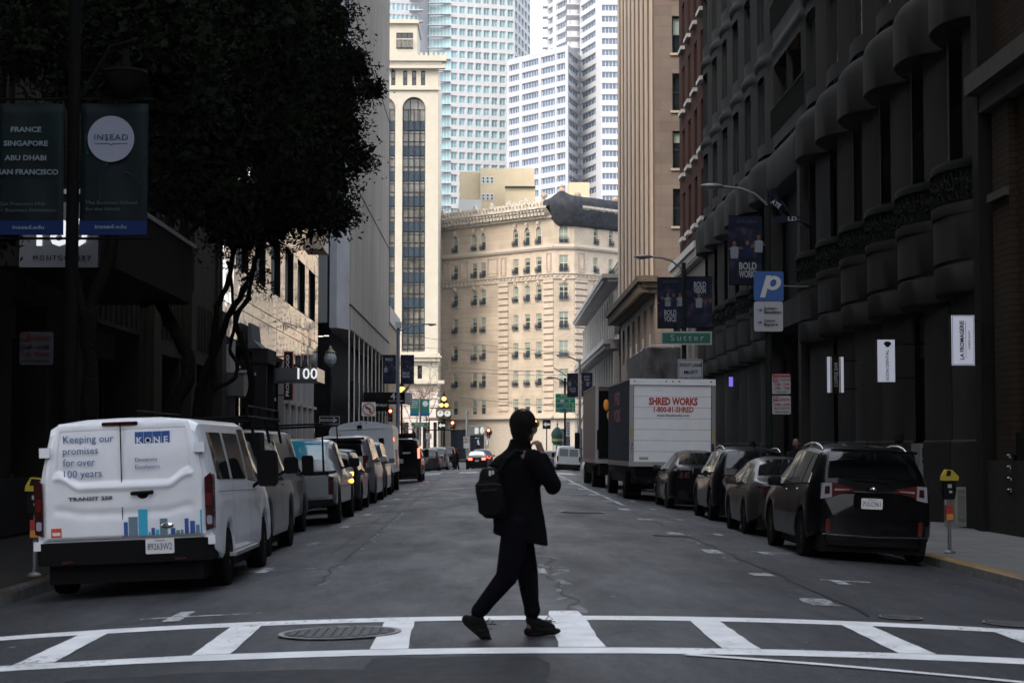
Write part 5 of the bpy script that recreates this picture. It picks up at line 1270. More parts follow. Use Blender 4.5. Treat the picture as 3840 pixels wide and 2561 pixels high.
car('parked_suv', 'glossy black SUV with arched silver roof rails, second SUV from the yellow kerb', 5.75, 41.2, 4.6, 1.86, 1.68, 'suv', P_black, rails=True, cat='SUV', lampm=M_darklens)
car('parked_fastback', 'glossy black fastback saloon parked behind the white box truck', 5.50, 49.0, 4.7, 1.85, 1.56, 'fast', P_black, lampm=M_darklens)
# ---------------- left hand row
th, B, w0, lz_ = car('parked_hatchback', 'dark hatchback with a lit amber lamp and white roof on the left row', -4.25, 47.0, 4.3, 1.85, 1.58, 'suv', P_navy, extra={'nolamp': 1})
for s in (1, -1):
    b = MB(); b.zprism([(s*(w0-0.0), 0.1), (s*(w0-0.03), -0.02), (s*(w0-0.25), -0.03), (s*(w0-0.25), 0.08)], 0.78, 1.16); o = b.build('tail_lamp', M_lens, th)
    b = MB(); b.zprism([(s*(w0+0.002), 0.1), (s*(w0-0.028), -0.025), (s*(w0-0.252), -0.035), (s*(w0-0.252), 0.0)], 0.92, 1.02); b.build('indicator', M_amber if s > 0 else M_amboff, o)
b = MB(); B.rear(b, 0.62, 2.6, 1.0, off=0.012); b.build('roof_panel', P_white, th, smooth=60)
th, B, w0, lz_ = car('parked_suv', 'large silver SUV with black rear window and tall red lamps in the left row', -4.35, 53.2, 5.3, 2.0, 2.0, 'bigsuv', P_silver, cat='SUV')
b = MB(); b.box(-0.75, 0.75, 0.1, 0.25, 1.86, 1.93); b.build('brake_light', M_darklens, th)
car('parked_suv', 'dark grey SUV with orange red lamps just before the white utility truck', -4.4, 60.2, 4.8, 1.9, 1.85, 'bigsuv', P_grey, cat='SUV', lampm=M_amboff)
G_far = 'traffic waiting at the far crossing'
car('waiting_suv', 'dark blue SUV at the far crossing beside the open black van', -5.15, 147.0, 4.9, 1.95, 1.85, 'bigsuv', P_navy, group=G_far, cat='SUV')
car('waiting_car', 'silver car just beyond the dark blue SUV at the far crossing', -4.6, 153.5, 4.6, 1.85, 1.95, 'bigsuv', P_silver, group=G_far)
th, B, w0, lz_ = car('waiting_saloon', 'dark saloon with red brake lights lit, centre of the far crossing', ax(1789, 150), 150.0, 4.7, 1.82, 1.48, 'sedan', P_black, group=G_far, lit=M_redlit, plate_txt='8KLM214')
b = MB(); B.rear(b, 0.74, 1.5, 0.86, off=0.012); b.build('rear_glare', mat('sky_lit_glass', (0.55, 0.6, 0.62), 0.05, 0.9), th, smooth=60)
th, B, w0, lz_ = car('waiting_car', 'grey car with bicycles on its roof rack, ahead of the braking dark saloon', ax(1808, 157), 157.0, 4.7, 1.85, 1.62, 'suv', P_grey, group=G_far, lit=M_redlit)
for x in (-0.35, 0.4):
    bk = thing('bicycle', ('first' if x < 0 else 'second') + ' bicycle lying on the roof rack of the grey car', 'bicycle', th.location + Vector((x, 1.6, 1.68)), 0.2 if x < 0 else -0.15)
    for yy in (-0.5, 0.5):
        b = MB(); P = [(0, yy+0.3*cos(a), 0.32+0.3*sin(a)) for a in [2*pi*k/16 for k in range(17)]]; b.tube(P, 0.015, 5, cap=False); b.build('wheel', M_tyre, bk)
    b = MB(); b.tube([(0, -0.5, 0.32), (0, -0.1, 0.7), (0, 0.38, 0.72), (0, 0.0, 0.3), (0, -0.5, 0.32)], 0.02, 5); b.tube([(0, 0.5, 0.32), (0, 0.38, 0.85), (-0.2, 0.42, 0.88), (0.2, 0.42, 0.88)], 0.015, 5); b.build('frame', M_chrome, bk)
car('waiting_car', 'dark car with red lamps between the man and the far white van', ax(2062, 158), 158.0, 4.5, 1.8, 1.6, 'suv', P_grey, group=G_far, lit=M_redlit)
car('waiting_car', 'black hatchback beyond the red hatted woman at the far crossing', ax(1672, 160), 160.0, 4.5, 1.85, 1.95, 'bigsuv', P_black, group=G_far)
# ---------------- white lettered van at the head of the left row
def van(name, label, xc, y, L, W, H, pm_, group='cars parked along the kerb', windows=False, lit=None, detail=False, cat='van'):
    loc, r = vloc(xc, y); th = thing(name, label, cat, loc, 0, group, ry=r)
    top = [(0, H-0.09), (0.03, H-0.03), (0.10, H), (L-1.75, H), (L-1.15, H-0.28), (L-0.75, 1.22), (L-0.2, 0.98), (L, 0.6)]
    belt = [(0, 1.22), (L-0.8, 1.15), (L, 0.8)]; B = Body(L, W, top, belt, 0.355, (1.0, L-1.0), 0.83, 0.36, 0.06, 0.03, 0.05); B.rs = 0.015
    b = MB(); B.mesh(b); b.build('body', pm_, th, smooth=35)
    for sg in (1, -1):
        for a, c, i0, i1, s1 in ((L-2.35, L-1.2, 6.12, 8.85, -0.5), (0.35, 1.35, 6.2, 8.6, 0), (1.55, L-2.5, 6.2, 8.6, 0)):
            if s1 or windows or detail: b = MB(); B.side(b, a, c, i0, i1, sl1=s1, sgn=(sg,)); b.build('side_window', M_cglass, th, smooth=60)
    b = MB(); B.rear(b, L-1.7, L-0.95, 0.92, back=1); b.build('windscreen', M_cglass, th, smooth=60)
    b = MB(); B.side(b, 1.45, 1.46, 3.4, 8.8, 0.003, n=1); B.side(b, L-2.42, L-2.41, 3.4, 8.8, 0.003, n=1); B.side(b, 0.3, L-1.6, 5.2, 5.24, 0.004, n=10); b.build('panel_seam', M_seam, th, smooth=60)
    w0 = W/2-0.05
    b = MB(); b.zprism([(-w0-0.02, 0.25), (-w0, -0.05), (-w0+0.1, -0.13), (w0-0.1, -0.13), (w0, -0.05), (w0+0.02, 0.25)], 0.38, 0.63); b.build('bumper', M_trim, th, smooth=40)
    b = MB(); b.box(-w0+0.12, w0-0.12, -0.02, 4.4, 0.17, 0.47); b.build('underbody_shade_box', M_trim, th)  # added dark fill, blackens the shade beneath the van
    for x in (W/2-0.13, -W/2+0.13):
        for yy in (1.0, L-1.0): wheel(th, x, yy, 0.355, 0.22, spokes=8)
    mirror_(th, W/2+(0.18 if detail else 0.13), L-(2.0 if detail else 1.45), 1.34 if detail else 1.30, 0.13 if detail else 0.11, 0.23 if detail else 0.19, M_trim)
    return th, B, w0
VX = -4.06
th, B, w0 = van('lettered_van', 'white panel van with blue lettering on its rear doors, nearest vehicle in the left row', VX, 20.9, 5.3, 2.04, 1.96, P_white, detail=True)
def sst(e0, e1, x): t = max(0, min(1, (x-e0)/(e1-e0))); return t*t*(3-2*t)
def hw(z): return interp([(0.62, 0.95), (1.2, 0.945), (1.5, 0.90), (1.80, 0.835), (1.97, 0.76)], z)
b = MB(); R_ = []
for j in range(91):
    z = 0.655+(1.945-0.655)*j/90; row = []
    for i in range(121):
        u = -1+2*i/120; x = u*(hw(z)-0.055); d = 0.0
        ax_ = abs(x+0.0)
        # upper recess: chamfered lower corners
        zl = 1.27 + 0.13*sst(0.48, 0.72, ax_); eh = interp([(1.2, 0.78), (1.88, 0.71)], z)
        inside = sst(zl-0.012, zl+0.03, z)*(1-sst(1.835, 1.865, z))*(1-sst(eh-0.03, eh, ax_))
        d += 0.022*inside
        d += 0.020*sst(1.16, 1.26, z)*(0) 
        d += 0.016*math.exp(-((z-(0.93+0.05*sst(0.45, 0.7, ax_)))/0.05)**2)*(1-sst(0.7, 0.82, ax_))
        d += -0.022*math.exp(-((z-(1.22+0.12*sst(0.48, 0.72, ax_)))/0.035)**2)*(1-sst(0.74, 0.80, ax_))
        d += 0.05*sst(1.5, 1.97, z)**1.5
        edge = min(hw(z)-0.055-abs(x), z-0.655, 1.945-z); d += 0.02*(1-sst(0, 0.03, edge))
        row.append((x, -0.045+d, z))
    R_.append(row)
b.grid(R_); drm = b.build('rear_door', P_white, th, smooth=60)
b = MB(); b.box(-0.026, -0.018, -0.043, -0.01, 0.66, 1.94); b.build('door_gap', M_seam, th)
Tk = mat('blue_vinyl', (0.015, 0.07, 0.26), 0.5); Tk2 = mat('blue_letters', (0.035, 0.09, 0.24), 0.5); cyan = mat('cyan_vinyl', (0.02, 0.32, 0.50), 0.5); gsl = mat('slate_vinyl', (0.10, 0.17, 0.22), 0.5)
yd = -0.030
def dy(z): return 0.05*sst(1.5, 1.97, z)**1.5-0.045+0.022
for i, tx in enumerate(('Keeping our', 'promises', 'for over', '100 years')):
    z = 1.765-0.128*i; wd = (0.56, 0.39, 0.355, 0.42)[i]
    lettering(tx, 0.115, Tk2, th, Matrix.Translation((-0.665+wd/2, dy(z+0.04)-0.026, z)), name='door_lettering', w=wd, ext=0.002)
for i, tx in enumerate(('Elevators', 'Escalators')): lettering(tx, 0.062, Tk2, th, Matrix.Translation((0.135+(0.245, 0.272)[i]/2, dy(1.45)-0.024, 1.515-0.08*i)), name='door_lettering', w=(0.245, 0.272)[i], ext=0.002)
for i, c in enumerate('KONE'):
    b = MB(); x = 0.135+0.0985*i; b.box(x, x+0.093, dy(1.82)-0.022, dy(1.82)-0.010, 1.635, 1.825); o = b.build('logo_square', Tk, th)
    if c != 'O': lettering(c, 0.105, P_white, o, Matrix.Translation((x+0.0465, dy(1.82)-0.024, 1.725)), name='logo_letter', bold=0.02, ext=0.001)
    else:
        b = MB(); b.lathe([(0.022, 0.0), (0.022, -0.003), (0.034, -0.003), (0.034, 0.0)], (x+0.0465, dy(1.82)-0.023, 1.727), 18, axis='y'); b.build('logo_ring', P_white, o)
for x, w_, h_, m_ in ((0.0, 0.045, 0.155, Tk), (0.055, 0.10, 0.21, gsl), (0.165, 0.10, 0.29, cyan), (0.275, 0.02, 0.04, cyan), (0.305, 0.04, 0.08, Tk), (0.355, 0.035, 0.06, cyan), (0.40, 0.085, 0.18, gsl), (0.52, 0.05, 0.07, Tk), (0.58, 0.04, 0.045, gsl), (0.63, 0.03, 0.05, gsl), (0.675, 0.045, 0.17, Tk), (0.735, 0.055, 0.14, Tk), (0.80, 0.04, 0.095, gsl), (0.85, 0.022, 0.26, cyan)):
    b = MB(); x0 = x-0.01; b.box(x0, min(x0+w_, 0.885), -0.050, -0.040, 0.675, 0.675+h_); b.build('skyline_sticker', m_, th)
b = MB(); b.box(-0.815, -0.70, -0.050, -0.04, 0.69, 0.79); o = b.build('red_sticker', mat('orange_red_sticker', (0.5, 0.05, 0.02), 0.5), th)
b = MB(); b.box(-0.80, -0.715, -0.053, -0.0505, 0.71, 0.745); b.build('sticker_panel', M_plate, o)
lettering('TRANSIT 250', 0.055, mat('grey_badge', (0.12, 0.12, 0.13), 0.3, 0.6), th, Matrix.Translation((-0.37, -0.053, 1.105)), name='model_badge', w=0.49, bold=0.03, ext=0.003)
b = MB(); b.ball((0.47, -0.046, 0.775), 1, 8, sc=(0.075, 0.014, 0.034)); b.build('badge', M_chrome, th, smooth=60)
b = MB(); b.tube([(0.09, -0.07, 1.145), (0.10, -0.075, 1.145), (0.32, -0.075, 1.15), (0.33, -0.07, 1.15)], 0.022, 8); b.lathe([(0.075, -0.04), (0.07, -0.046), (0.02, -0.046)], (0.21, 0, 1.15), 20, axis='y'); b.build('door_handle', M_trim, th, smooth=40)
plate(th, '89263W2', 0.40, -0.135, 0.555, 0.315, 0.165)
for s in (1, -1):
    b = MB(); b.prism([(s*(w0-0.065), 0.70), (s*(w0+0.02), 0.73), (s*(w0+0.025), 1.30), (s*(w0-0.0), 1.345), (s*(w0-0.07), 1.29)], -0.06, 0.10); o = b.build('tail_lamp', M_darklens, th, smooth=40)
    b = MB(); b.rbox(min(s*(w0-0.055), s*(w0+0.005)), max(s*(w0-0.055), s*(w0+0.005)), -0.066, -0.058, 0.77, 0.87, 0.02); b.build('reverse_lens', M_lens, o)
    b = MB(); b.rbox(min(s*(w0-0.055), s*(w0+0.005)), max(s*(w0-0.055), s*(w0+0.005)), -0.066, -0.058, 0.98, 1.12, 0.02); b.build('red_lens', M_red, o)
    for z, wz in ((1.63, 0.11), (0.60, 0.10)):
        b = MB(); xx = (hw(z)-0.01)*s if z > 1 else s*(w0-0.02); b.box(xx-0.055, xx+0.055, -0.085, 0.01, z-wz/2, z+wz/2); b.build('hinge', P_white, th)
    b = MB(); b.box(s*0.62-0.06, s*0.62+0.06, -0.14, -0.125, 0.40, 0.425); b.build('reflector', M_darklens, th)
b = MB(); b.rbox(-0.23, 0.17, -0.02, 0.08, 1.905, 1.945, 0.015); b.build('high_brake_light', M_darklens, th)
b = MB(); b.box(1.02, 1.10, 0.9, 3.0, 0.36, 0.40); b.build('side_step', M_mull, th)
# white service truck with ladder rack just ahead of the van
th, B, w0, lz_ = car('service_truck', 'silver truck with black rear glass and overhead ladder rack, ahead of the lettered van', -4.25, 26.95, 4.7, 1.95, 1.86, 'bigsuv', P_silver, cat='truck', lampm=M_darklens)
b = MB(); zt = 1.98
for s in (1, -1):
    for yy in (0.25, 2.0, 3.6): b.tube([(s*0.86, yy, 1.70), (s*0.80, yy, zt+0.1)], 0.022, 6)
    b.tube([(s*0.80, -0.05, zt+0.10), (s*0.80, 4.0, zt+0.10)], 0.022, 6); b.tube([(s*0.80, 0.0, zt+0.25), (s*0.80, 3.8, zt+0.25)], 0.018, 6)
    for yy in (0.0, 1.3, 2.6, 3.8): b.tube([(s*0.8, yy, zt+0.08), (s*0.8, yy, zt+0.25)], 0.016, 6)
for yy in (-0.02, 0.7, 2.0, 3.6): b.tube([(-0.8, yy, zt+0.1), (0.8, yy, zt+0.1)], 0.02, 6)
b.build('ladder_rack', M_trim, th, smooth=50)
b = MB(); b.box(0.5, 0.92, 0.35, 0.9, 1.50, 1.85); b.build('tool_box', M_trim, th)
mirror_(th, 1.12, 2.6, 1.34, 0.11, 0.13)
th, B, w0 = van('panel_van', 'blue grey panel van with long tan side reflections, ahead of the ladder rack truck', -4.62, 32.3, 5.1, 1.98, 1.97, P_grey)
# pickup
loc, r = vloc(-4.22, 38.8); th = thing('pickup_truck', 'silver grey pickup with blue cab window and black trimmed bed', 'pickup', loc, 0, 'cars parked along the kerb', ry=r)
L, W = 5.6, 1.96
top = [(0, 1.02), (0.03, 1.08), (1.85, 1.10), (1.92, 1.30), (2.15, 1.76), (2.5, 1.82), (3.3, 1.80), (3.9, 1.40), (4.15, 1.16), (L-0.3, 1.05), (L, 0.7)]
B = Body(L, W, top, [(0, 0.98), (L, 1.0)], 0.39, (1.05, L-0.95), 0.78, 0.42, 0.05, 0.03, 0.06); B.rs = 0.03
b = MB(); B.mesh(b); b.build('body', P_silver, th, smooth=38)
b = MB(); B.side(b, 2.25, 3.95, sl0=0.1, sl1=-0.55); b.build('side_window', M_cglass, th, smooth=60)
b = MB(); B.rear(b, 1.95, 2.22, 0.82); b.build('rear_window', mat('sky_blue_glass', (0.02, 0.20, 0.30), 0.05, 0.0, spec=1.0, emit=None), th, smooth=60)  # blue is the base colour of the glass
b = MB(); b.box(-0.86, 0.86, -0.02, 1.85, 1.09, 1.13); b.build('bed_cover', M_trim, th)
b = MB(); b.rbox(-0.83, 0.83, -0.02, 0.0, 0.60, 1.06, 0.04); o = b.build('tailgate', P_silver, th)
b = MB(); b.rbox(-0.15, 0.15, -0.03, -0.02, 0.84, 0.93, 0.02); b.build('tailgate_handle', M_trim, o)
b = MB(); b.box(-0.93, 0.93, -0.14, 0.05, 0.42, 0.56); b.build('bumper', M_trim, th)
for s in (1, -1): b = MB(); b.box(min(s*0.84, s*0.955), max(s*0.84, s*0.955), -0.015, 0.08, 0.66, 1.02); b.build('tail_lamp', M_darklens, th)
b = MB(); b.ball((0.985, 4.5, 0.85), 0.05, 5); b.build('side_marker', M_amber, th)
for x in (0.86, -0.86):
    for yy in (1.05, L-0.95): wheel(th, x, yy, 0.39, 0.25)
mirror_(th, 1.12, 3.6, 1.28, 0.12, 0.10)
b = MB()
for yy in (0.05, 4.2): b.tube([(-0.75, yy, 1.1), (-0.75, yy, 2.12), (0.75, yy, 2.12), (0.75, yy, 1.1)], 0.025, 6) if yy < 1 else b.tube([(0.75, yy-0.3, 1.3), (0.75, yy-0.5, 2.12), (-0.75, yy-0.5, 2.12)], 0.025, 6)
b.tube([(0.75, 0, 2.12), (0.75, 3.9, 2.12)], 0.025, 6); b.build('rack', M_trim, th)
# white utility truck body
loc, r = vloc(-4.60, 66.5); th = thing('utility_truck', 'white utility truck with rounded box body, one amber lamp and grey doors', 'truck', loc, 0, 'trucks in the street', ry=r)
b = MB(); b.prism([(-1.12, 0.75), (1.12, 0.75), (1.14, 2.30), (1.08, 2.42), (0.55, 2.56), (0, 2.62), (-0.55, 2.56), (-1.08, 2.42), (-1.14, 2.30)], 0, 3.6); b.build('box_body', P_offw, th, smooth=25)
b = MB(); b.box(-0.9, 0.9, 3.6, 5.2, 0.6, 1.9); b.build('cab', P_offw, th)
for s in (1, -1):
    b = MB(); b.rbox(-0.86 if s < 0 else 0.02, -0.02 if s < 0 else 0.86, -0.02, 0, 0.98, 2.28, 0.03); b.build('rear_door', P_offw, th)
b = MB(); b.box(-0.9, 0.9, -0.03, 0.0, 2.32, 2.36); b.build('drip_rail', P_offw, th)
b = MB(); b.rbox(0.62, 0.80, -0.05, -0.02, 1.72, 1.98, 0.03); b.build('vent', M_trim, th)
b = MB(); b.box(-0.13, 0.05, -0.06, 0.0, 2.36, 2.47); b.build('camera_housing', M_trim, th)
b = MB(); b.box(-1.1, 1.1, -0.35, 0.0, 0.55, 0.72); b.build('step_bumper', M_trim, th)
b = MB()
for x in (-0.2, 0, 0.2): b.ball((x, -0.01, 2.53), 0.022, 4)
b.build('marker_light', M_red, th)
b = MB(); b.rbox(1.13, 1.15, 0.05, 0.25, 1.85, 1.98, 0.02); b.build('side_lamp', M_redlit, th)
mirror_(th, 1.10, 4.6, 1.5, 0.12, 0.2)
b = MB()
for k in range(3): b.tube([(1.22, 0.3*k-0.3, 1.0), (1.22, 0.3*k-0.3, 1.55)], 0.02, 5)
b.tube([(1.22, -0.3, 1.55), (1.22, 0.4, 1.55)], 0.02, 5); b.tube([(1.22, -0.3, 1.1), (1.22, 0.4, 1.1)], 0.02, 5); b.build('cone_rack', mat('pale_orange_rail', (0.5, 0.3, 0.28), 0.6), th)
for x in (0.9, -0.9):
    for yy in (0.8, 4.4): wheel(th, x, yy, 0.40, 0.26)
# black van with its tail door raised
th, B, w0 = van('black_van', 'tall black van with its rear door raised beyond the white utility truck', -4.22, 84.5, 5.0, 2.0, 1.98, P_black, windows=True)
b = MB(); b.T = Matrix.Translation((0, 0.0, 2.04)) @ Matrix.Rotation(radians(-8), 4, 'X'); b.box(-0.86, 0.86, -1.1, 0.05, -0.02, 0.04); b.build('raised_door', P_black, th)
for s in (1, -1): b = MB(); b.box(min(s*0.86, s*0.95), max(s*0.86, s*0.95), -0.03, 0.05, 1.1, 1.55); b.build('tail_lamp', M_redlit if s > 0 else M_red, th)
b = MB(); b.box(-0.75, 0.75, -0.02, -0.01, 0.75, 1.8); b.build('load_opening', M_seam, th)
b = MB(); b.box(-0.5, 0.55, -0.03, -0.021, 1.32, 1.40); b.box(-0.3, 0.2, -0.03, -0.021, 0.9, 1.1); b.build('cargo', M_chrome, th)
# far white van
th, B, w0 = van('white_van', 'pale van waiting beyond the crossing in front of the box trucks', ax(2130, 149), 149.0, 5.0, 2.0, 2.05, P_white, group=G_far, windows=False)
b = MB(); 
for s in (1, -1): b.rbox(min(s*0.05, s*0.74), max(s*0.05, s*0.74), -0.03, -0.0, 1.25, 1.82, 0.06)
b.build('rear_window', mat('van_window', (0.22, 0.26, 0.30), 0.1), th)
for s in (1, -1): b = MB(); b.box(min(s*0.82, s*0.95), max(s*0.82, s*0.95), -0.05, 0.03, 0.85, 1.25); b.build('tail_lamp', M_red, th)
# ---------------- box trucks
def boxtruck(label, xl, y, Wd, H, zb, L, cabL, rz, bodym, sidem, group='trucks in the street'):
    xc = xl+Wd/2; z = gz(xc, y+3); th = thing('box_truck', label, 'truck', (xc, y, z), rz, group, ry=0.01)
    w = Wd/2
    b = MB(); b.box(-w, w, 0.05, L, zb, H); b.build('cargo_box', sidem, th)
    b = MB(); b.box(-w-0.015, w+0.015, -0.02, L+0.02, H, H+0.05); b.box(-w-0.015, -w+0.10, -0.03, 0.05, zb, H-0.002); b.box(w-0.10, w+0.015, -0.03, 0.05, zb, H-0.002); b.box(-w-0.02, w+0.02, -0.02, L, zb-0.14, zb-0.002); b.build('box_frame', M_mull, th)
    b = MB(); b.box(-w+0.2, w-0.2, 0.3, L+cabL, 0.55, zb-0.15); b.build('chassis', M_trim, th)
    cw = min(w-0.12, 1.0)
    top = [(0, 2.2), (0.1, 2.35), (0.9, 2.38), (1.35, 1.9), (1.6, 1.45), (cabL-0.2, 1.35), (cabL, 1.0)]
    b = MB(); pr = [(0, 0.6), (cabL, 0.6), (cabL, 1.0), (cabL-0.2, 1.4), (1.6, 1.5), (1.05, 2.38), (0.1, 2.42), (0, 2.2)]
    for s in (0,):
        A_ = [b.vert((-cw, L+0.1+p[0], p[1])) for p in pr]; C_ = [b.vert((cw, L+0.1+p[0], p[1])) for p in pr]
        b.fi(A_[::-1]); b.fi(C_); 
        for i in range(len(pr)): j = (i+1) % len(pr); b.fi([A_[i], A_[j], C_[j], C_[i]])
    b.build('cab', bodym, th)
    b = MB()
    for s in (1, -1): b.face([(s*(cw+0.006), L+0.35, 1.5), (s*(cw+0.006), L+1.5, 1.5), (s*(cw+0.006), L+1.0, 2.2), (s*(cw+0.006), L+0.35, 2.2)])
    b.build('side_window', M_cglass, th, fixn=False)
    for s in (1, -1):
        for yy, dual in ((L*0.28, 1), (L+cabL-0.9, 0)):
            wheel(th, s*(w-0.28), yy, 0.46, 0.30 if not dual else 0.5, spokes=10, rim=M_mull)
        b = MB(); b.rbox(min(s*(w+0.08), s*(w+0.30)), max(s*(w+0.08), s*(w+0.30)), L+1.0, L+1.1, 1.55, 2.25, 0.05); b.tube([(s*cw, L+1.0, 1.5), (s*(w+0.2), L+1.05, 1.6)], 0.02, 6); b.build('mirror', M_trim, th)
    return th, w
M_boxside = mat('grey_box_side', (0.042, 0.045, 0.058), 0.8); M_boxrear = mat('white_roller_door', (0.80, 0.83, 0.88), 0.45, var=0.05, vs=2)
th, w = boxtruck('white box truck with red writing on its roller door, behind the parked black cars', 4.07, 56.0, 2.56, 3.66, 1.22, 7.5, 2.2, radians(1.4), P_white, M_boxside)
b = MB()
for k in range(7): z0 = 1.20+0.33*k; b.box(-w+0.12, w-0.12, 0.0, 0.03, z0, z0+0.322)
b.build('roller_door', M_boxrear, th)
b = MB(); b.box(-w-0.01, w+0.01, -0.05, 0.04, 3.52, 3.70); o = b.build('header_panel', M_boxrear, th)
b = MB()
for x in (-1.15, -0.2, 0.0, 0.2, 1.15): b.ball((x, -0.055, 3.63), 0.025, 4)
b.build('marker_light', M_red, o)
M_rvin = mat('red_vinyl', (0.42, 0.03, 0.02), 0.5)
lettering('SHRED WORKS', 0.30, M_rvin, th, Matrix.Translation((0.02, -0.006, 3.02)), name='door_lettering', w=1.47, bold=0.045)
lettering('1-800-81-SHRED', 0.22, M_rvin, th, Matrix.Translation((0.02, -0.006, 2.78)), name='door_lettering', w=1.2, bold=0.035)
lettering('www.shredworks.com', 0.11, M_trim, th, Matrix.Translation((0.02, -0.006, 2.61)), name='door_lettering', w=0.98, bold=0.012)
lettering('SHRED\nWORKS', 0.55, mat('dim_red_vinyl', (0.13, 0.03, 0.035), 0.4), th, Matrix.Translation((-w-0.006, 4.2, 2.9)) @ Matrix.Rotation(-pi/2, 4, 'Z'), name='side_lettering', w=2.3, bold=0.03)
for s in (1, -1):
    b = MB(); b.box(min(s*(w-0.02), s*(w-0.09)), max(s*(w-0.02), s*(w-0.09)), -0.036, -0.031, 1.95, 2.2); b.build('warning_label', mat('yellow_label', (0.35, 0.27, 0.03), 0.6), th)
    b = MB(); b.rbox(min(s*(w-0.03), s*(w-0.11)), max(s*(w-0.03), s*(w-0.11)), -0.05, -0.03, 1.55, 1.78, 0.03); b.build('latch', M_chrome, th)
b = MB(); b.box(-w+0.05, w-0.05, -0.25, 0.0, 0.62, 0.74); b.build('step_bumper', M_trim, th)
b = MB(); b.box(-1.0, -0.72, -0.008, -0.002, 1.28, 1.36); b.build('small_placard', mat('tan_placard', (0.35, 0.32, 0.28), 0.6), th)
th, w = boxtruck('beige box truck with its rear open and orange straps inside, ahead of the white one', 3.92, 72.0, 2.5, 3.95, 1.15, 8.3, 2.0, radians(0.6), P_white, mat('tan_box_side', (0.14, 0.105, 0.085), 0.8))
b = MB(); b.box(-w+0.12, w-0.12, 0.0, 0.03, 1.2, 3.8); b.build('load_opening', M_seam, th)
b = MB(); b.ball((-0.85, -0.02, 3.25), 1, 6, sc=(0.11, 0.06, 0.22)); b.ball((-0.72, -0.03, 2.85), 1, 5, sc=(0.1, 0.05, 0.2)); b.build('orange_straps', mat('orange_fabric', (0.8, 0.3, 0.03), 0.7), th)
# ================================================================== PEOPLE
def cap_(mb, p0, p1, r0, r1, n=10):
    p0, p1 = Vector(p0), Vector(p1); d = p1-p0; L = d.length; d = d/L if L > 1e-6 else Vector((0, 0, 1))
    pts, rs = [], []
    for k in range(4): a = pi/2*k/4; pts.append(p0-d*r0*cos(a)); rs.append(max(r0*sin(a), 0.001))
    pts.append(p0); rs.append(r0); pts.append(p1); rs.append(r1)
    for k in range(1, 5): a = pi/2*k/4; pts.append(p1+d*r1*sin(a)); rs.append(max(r1*cos(a), 0.001))
    mb.tube(pts, rs, n)
def fuse(mb, name, m, parent, vox=0.012, smooth_it=3):
    me = mb.mesh('tmp', m); o = bpy.data.objects.new('tmp', me); COL.objects.link(o)
    r = o.modifiers.new('r', 'REMESH'); r.mode = 'VOXEL'; r.voxel_size = vox; r.use_smooth_shade = True
    if smooth_it: s = o.modifiers.new('s', 'SMOOTH'); s.factor = 0.5; s.iterations = smooth_it
    bpy.context.view_layer.update()
    me2 = bpy.data.meshes.new_from_object(o.evaluated_get(bpy.context.evaluated_depsgraph_get())); me2.name = name
    bpy.data.objects.remove(o); bpy.data.meshes.remove(me)
    me2.materials.clear(); me2.materials.append(m); me2.polygons.foreach_set('use_smooth', [True]*len(me2.polygons))
    q = bpy.data.objects.new(name, me2); COL.objects.link(q); q.parent = parent; return q
M_skin = mat('skin', (0.09, 0.05, 0.037), 0.55, var=0.08, vs=20); M_skind = mat('shaded_skin', (0.10, 0.06, 0.045), 0.55)
M_wool = mat('black_wool_coat', (0.003, 0.003, 0.004), 0.95, bump=0.3, bs=60, spec=0.05); M_trou = mat('dark_trousers', (0.003, 0.003, 0.005), 0.95, bump=0.4, bs=14, spec=0.05)
M_hair = mat('dark_hair', (0.005, 0.004, 0.0035), 0.85, bump=0.6, bs=90, spec=0.1); M_shoe = mat('black_sneaker', (0.005, 0.005, 0.006), 0.8, spec=0.1); M_nylon = mat('black_nylon', (0.003, 0.003, 0.0035), 0.6, bump=0.2, bs=30)
def head(mb, c, yaw, k=1.0, tilt=0.0):
    """face looks along +x rotated by yaw"""
    R_ = Matrix.Translation(Vector(c)) @ Matrix.Rotation(yaw, 4, 'Z') @ Matrix.Rotation(tilt, 4, 'Y'); T0 = mb.T; mb.T = R_ if T0 is None else T0 @ R_
    mb.ball((-0.012*k, 0, 0.022*k), 0.093*k, 10, sc=(1.06, 0.84, 1.06)); mb.ball((0.028*k, 0, -0.045*k), 0.066*k, 9, sc=(0.95, 0.86, 1.05))
    mb.ball((0.060*k, 0, -0.090*k), 0.028*k, 7, sc=(0.9, 1.2, 0.8)); cap_(mb, (0.086*k, 0, 0.012*k), (0.103*k, 0, -0.028*k), 0.010*k, 0.016*k, 7)
    for s in (1, -1):
        mb.ball((0.074*k, s*0.032*k, 0.014*k), 0.017*k, 6, sc=(0.7, 1.1, 0.7)); mb.ball((-0.004*k, s*0.082*k, -0.012*k), 0.030*k, 6, sc=(0.55, 0.28, 1.05)); mb.ball((0.062*k, s*0.040*k, -0.03*k), 0.026*k, 6)
        cap_(mb, (0.080*k, 0.0, 0.034*k), (0.070*k, s*0.05*k, 0.036*k), 0.011*k, 0.008*k, 6)
    cap_(mb, (0.082*k, -0.020*k, -0.055*k), (0.082*k, 0.020*k, -0.055*k), 0.009*k, 0.009*k, 6)
    mb.T = T0
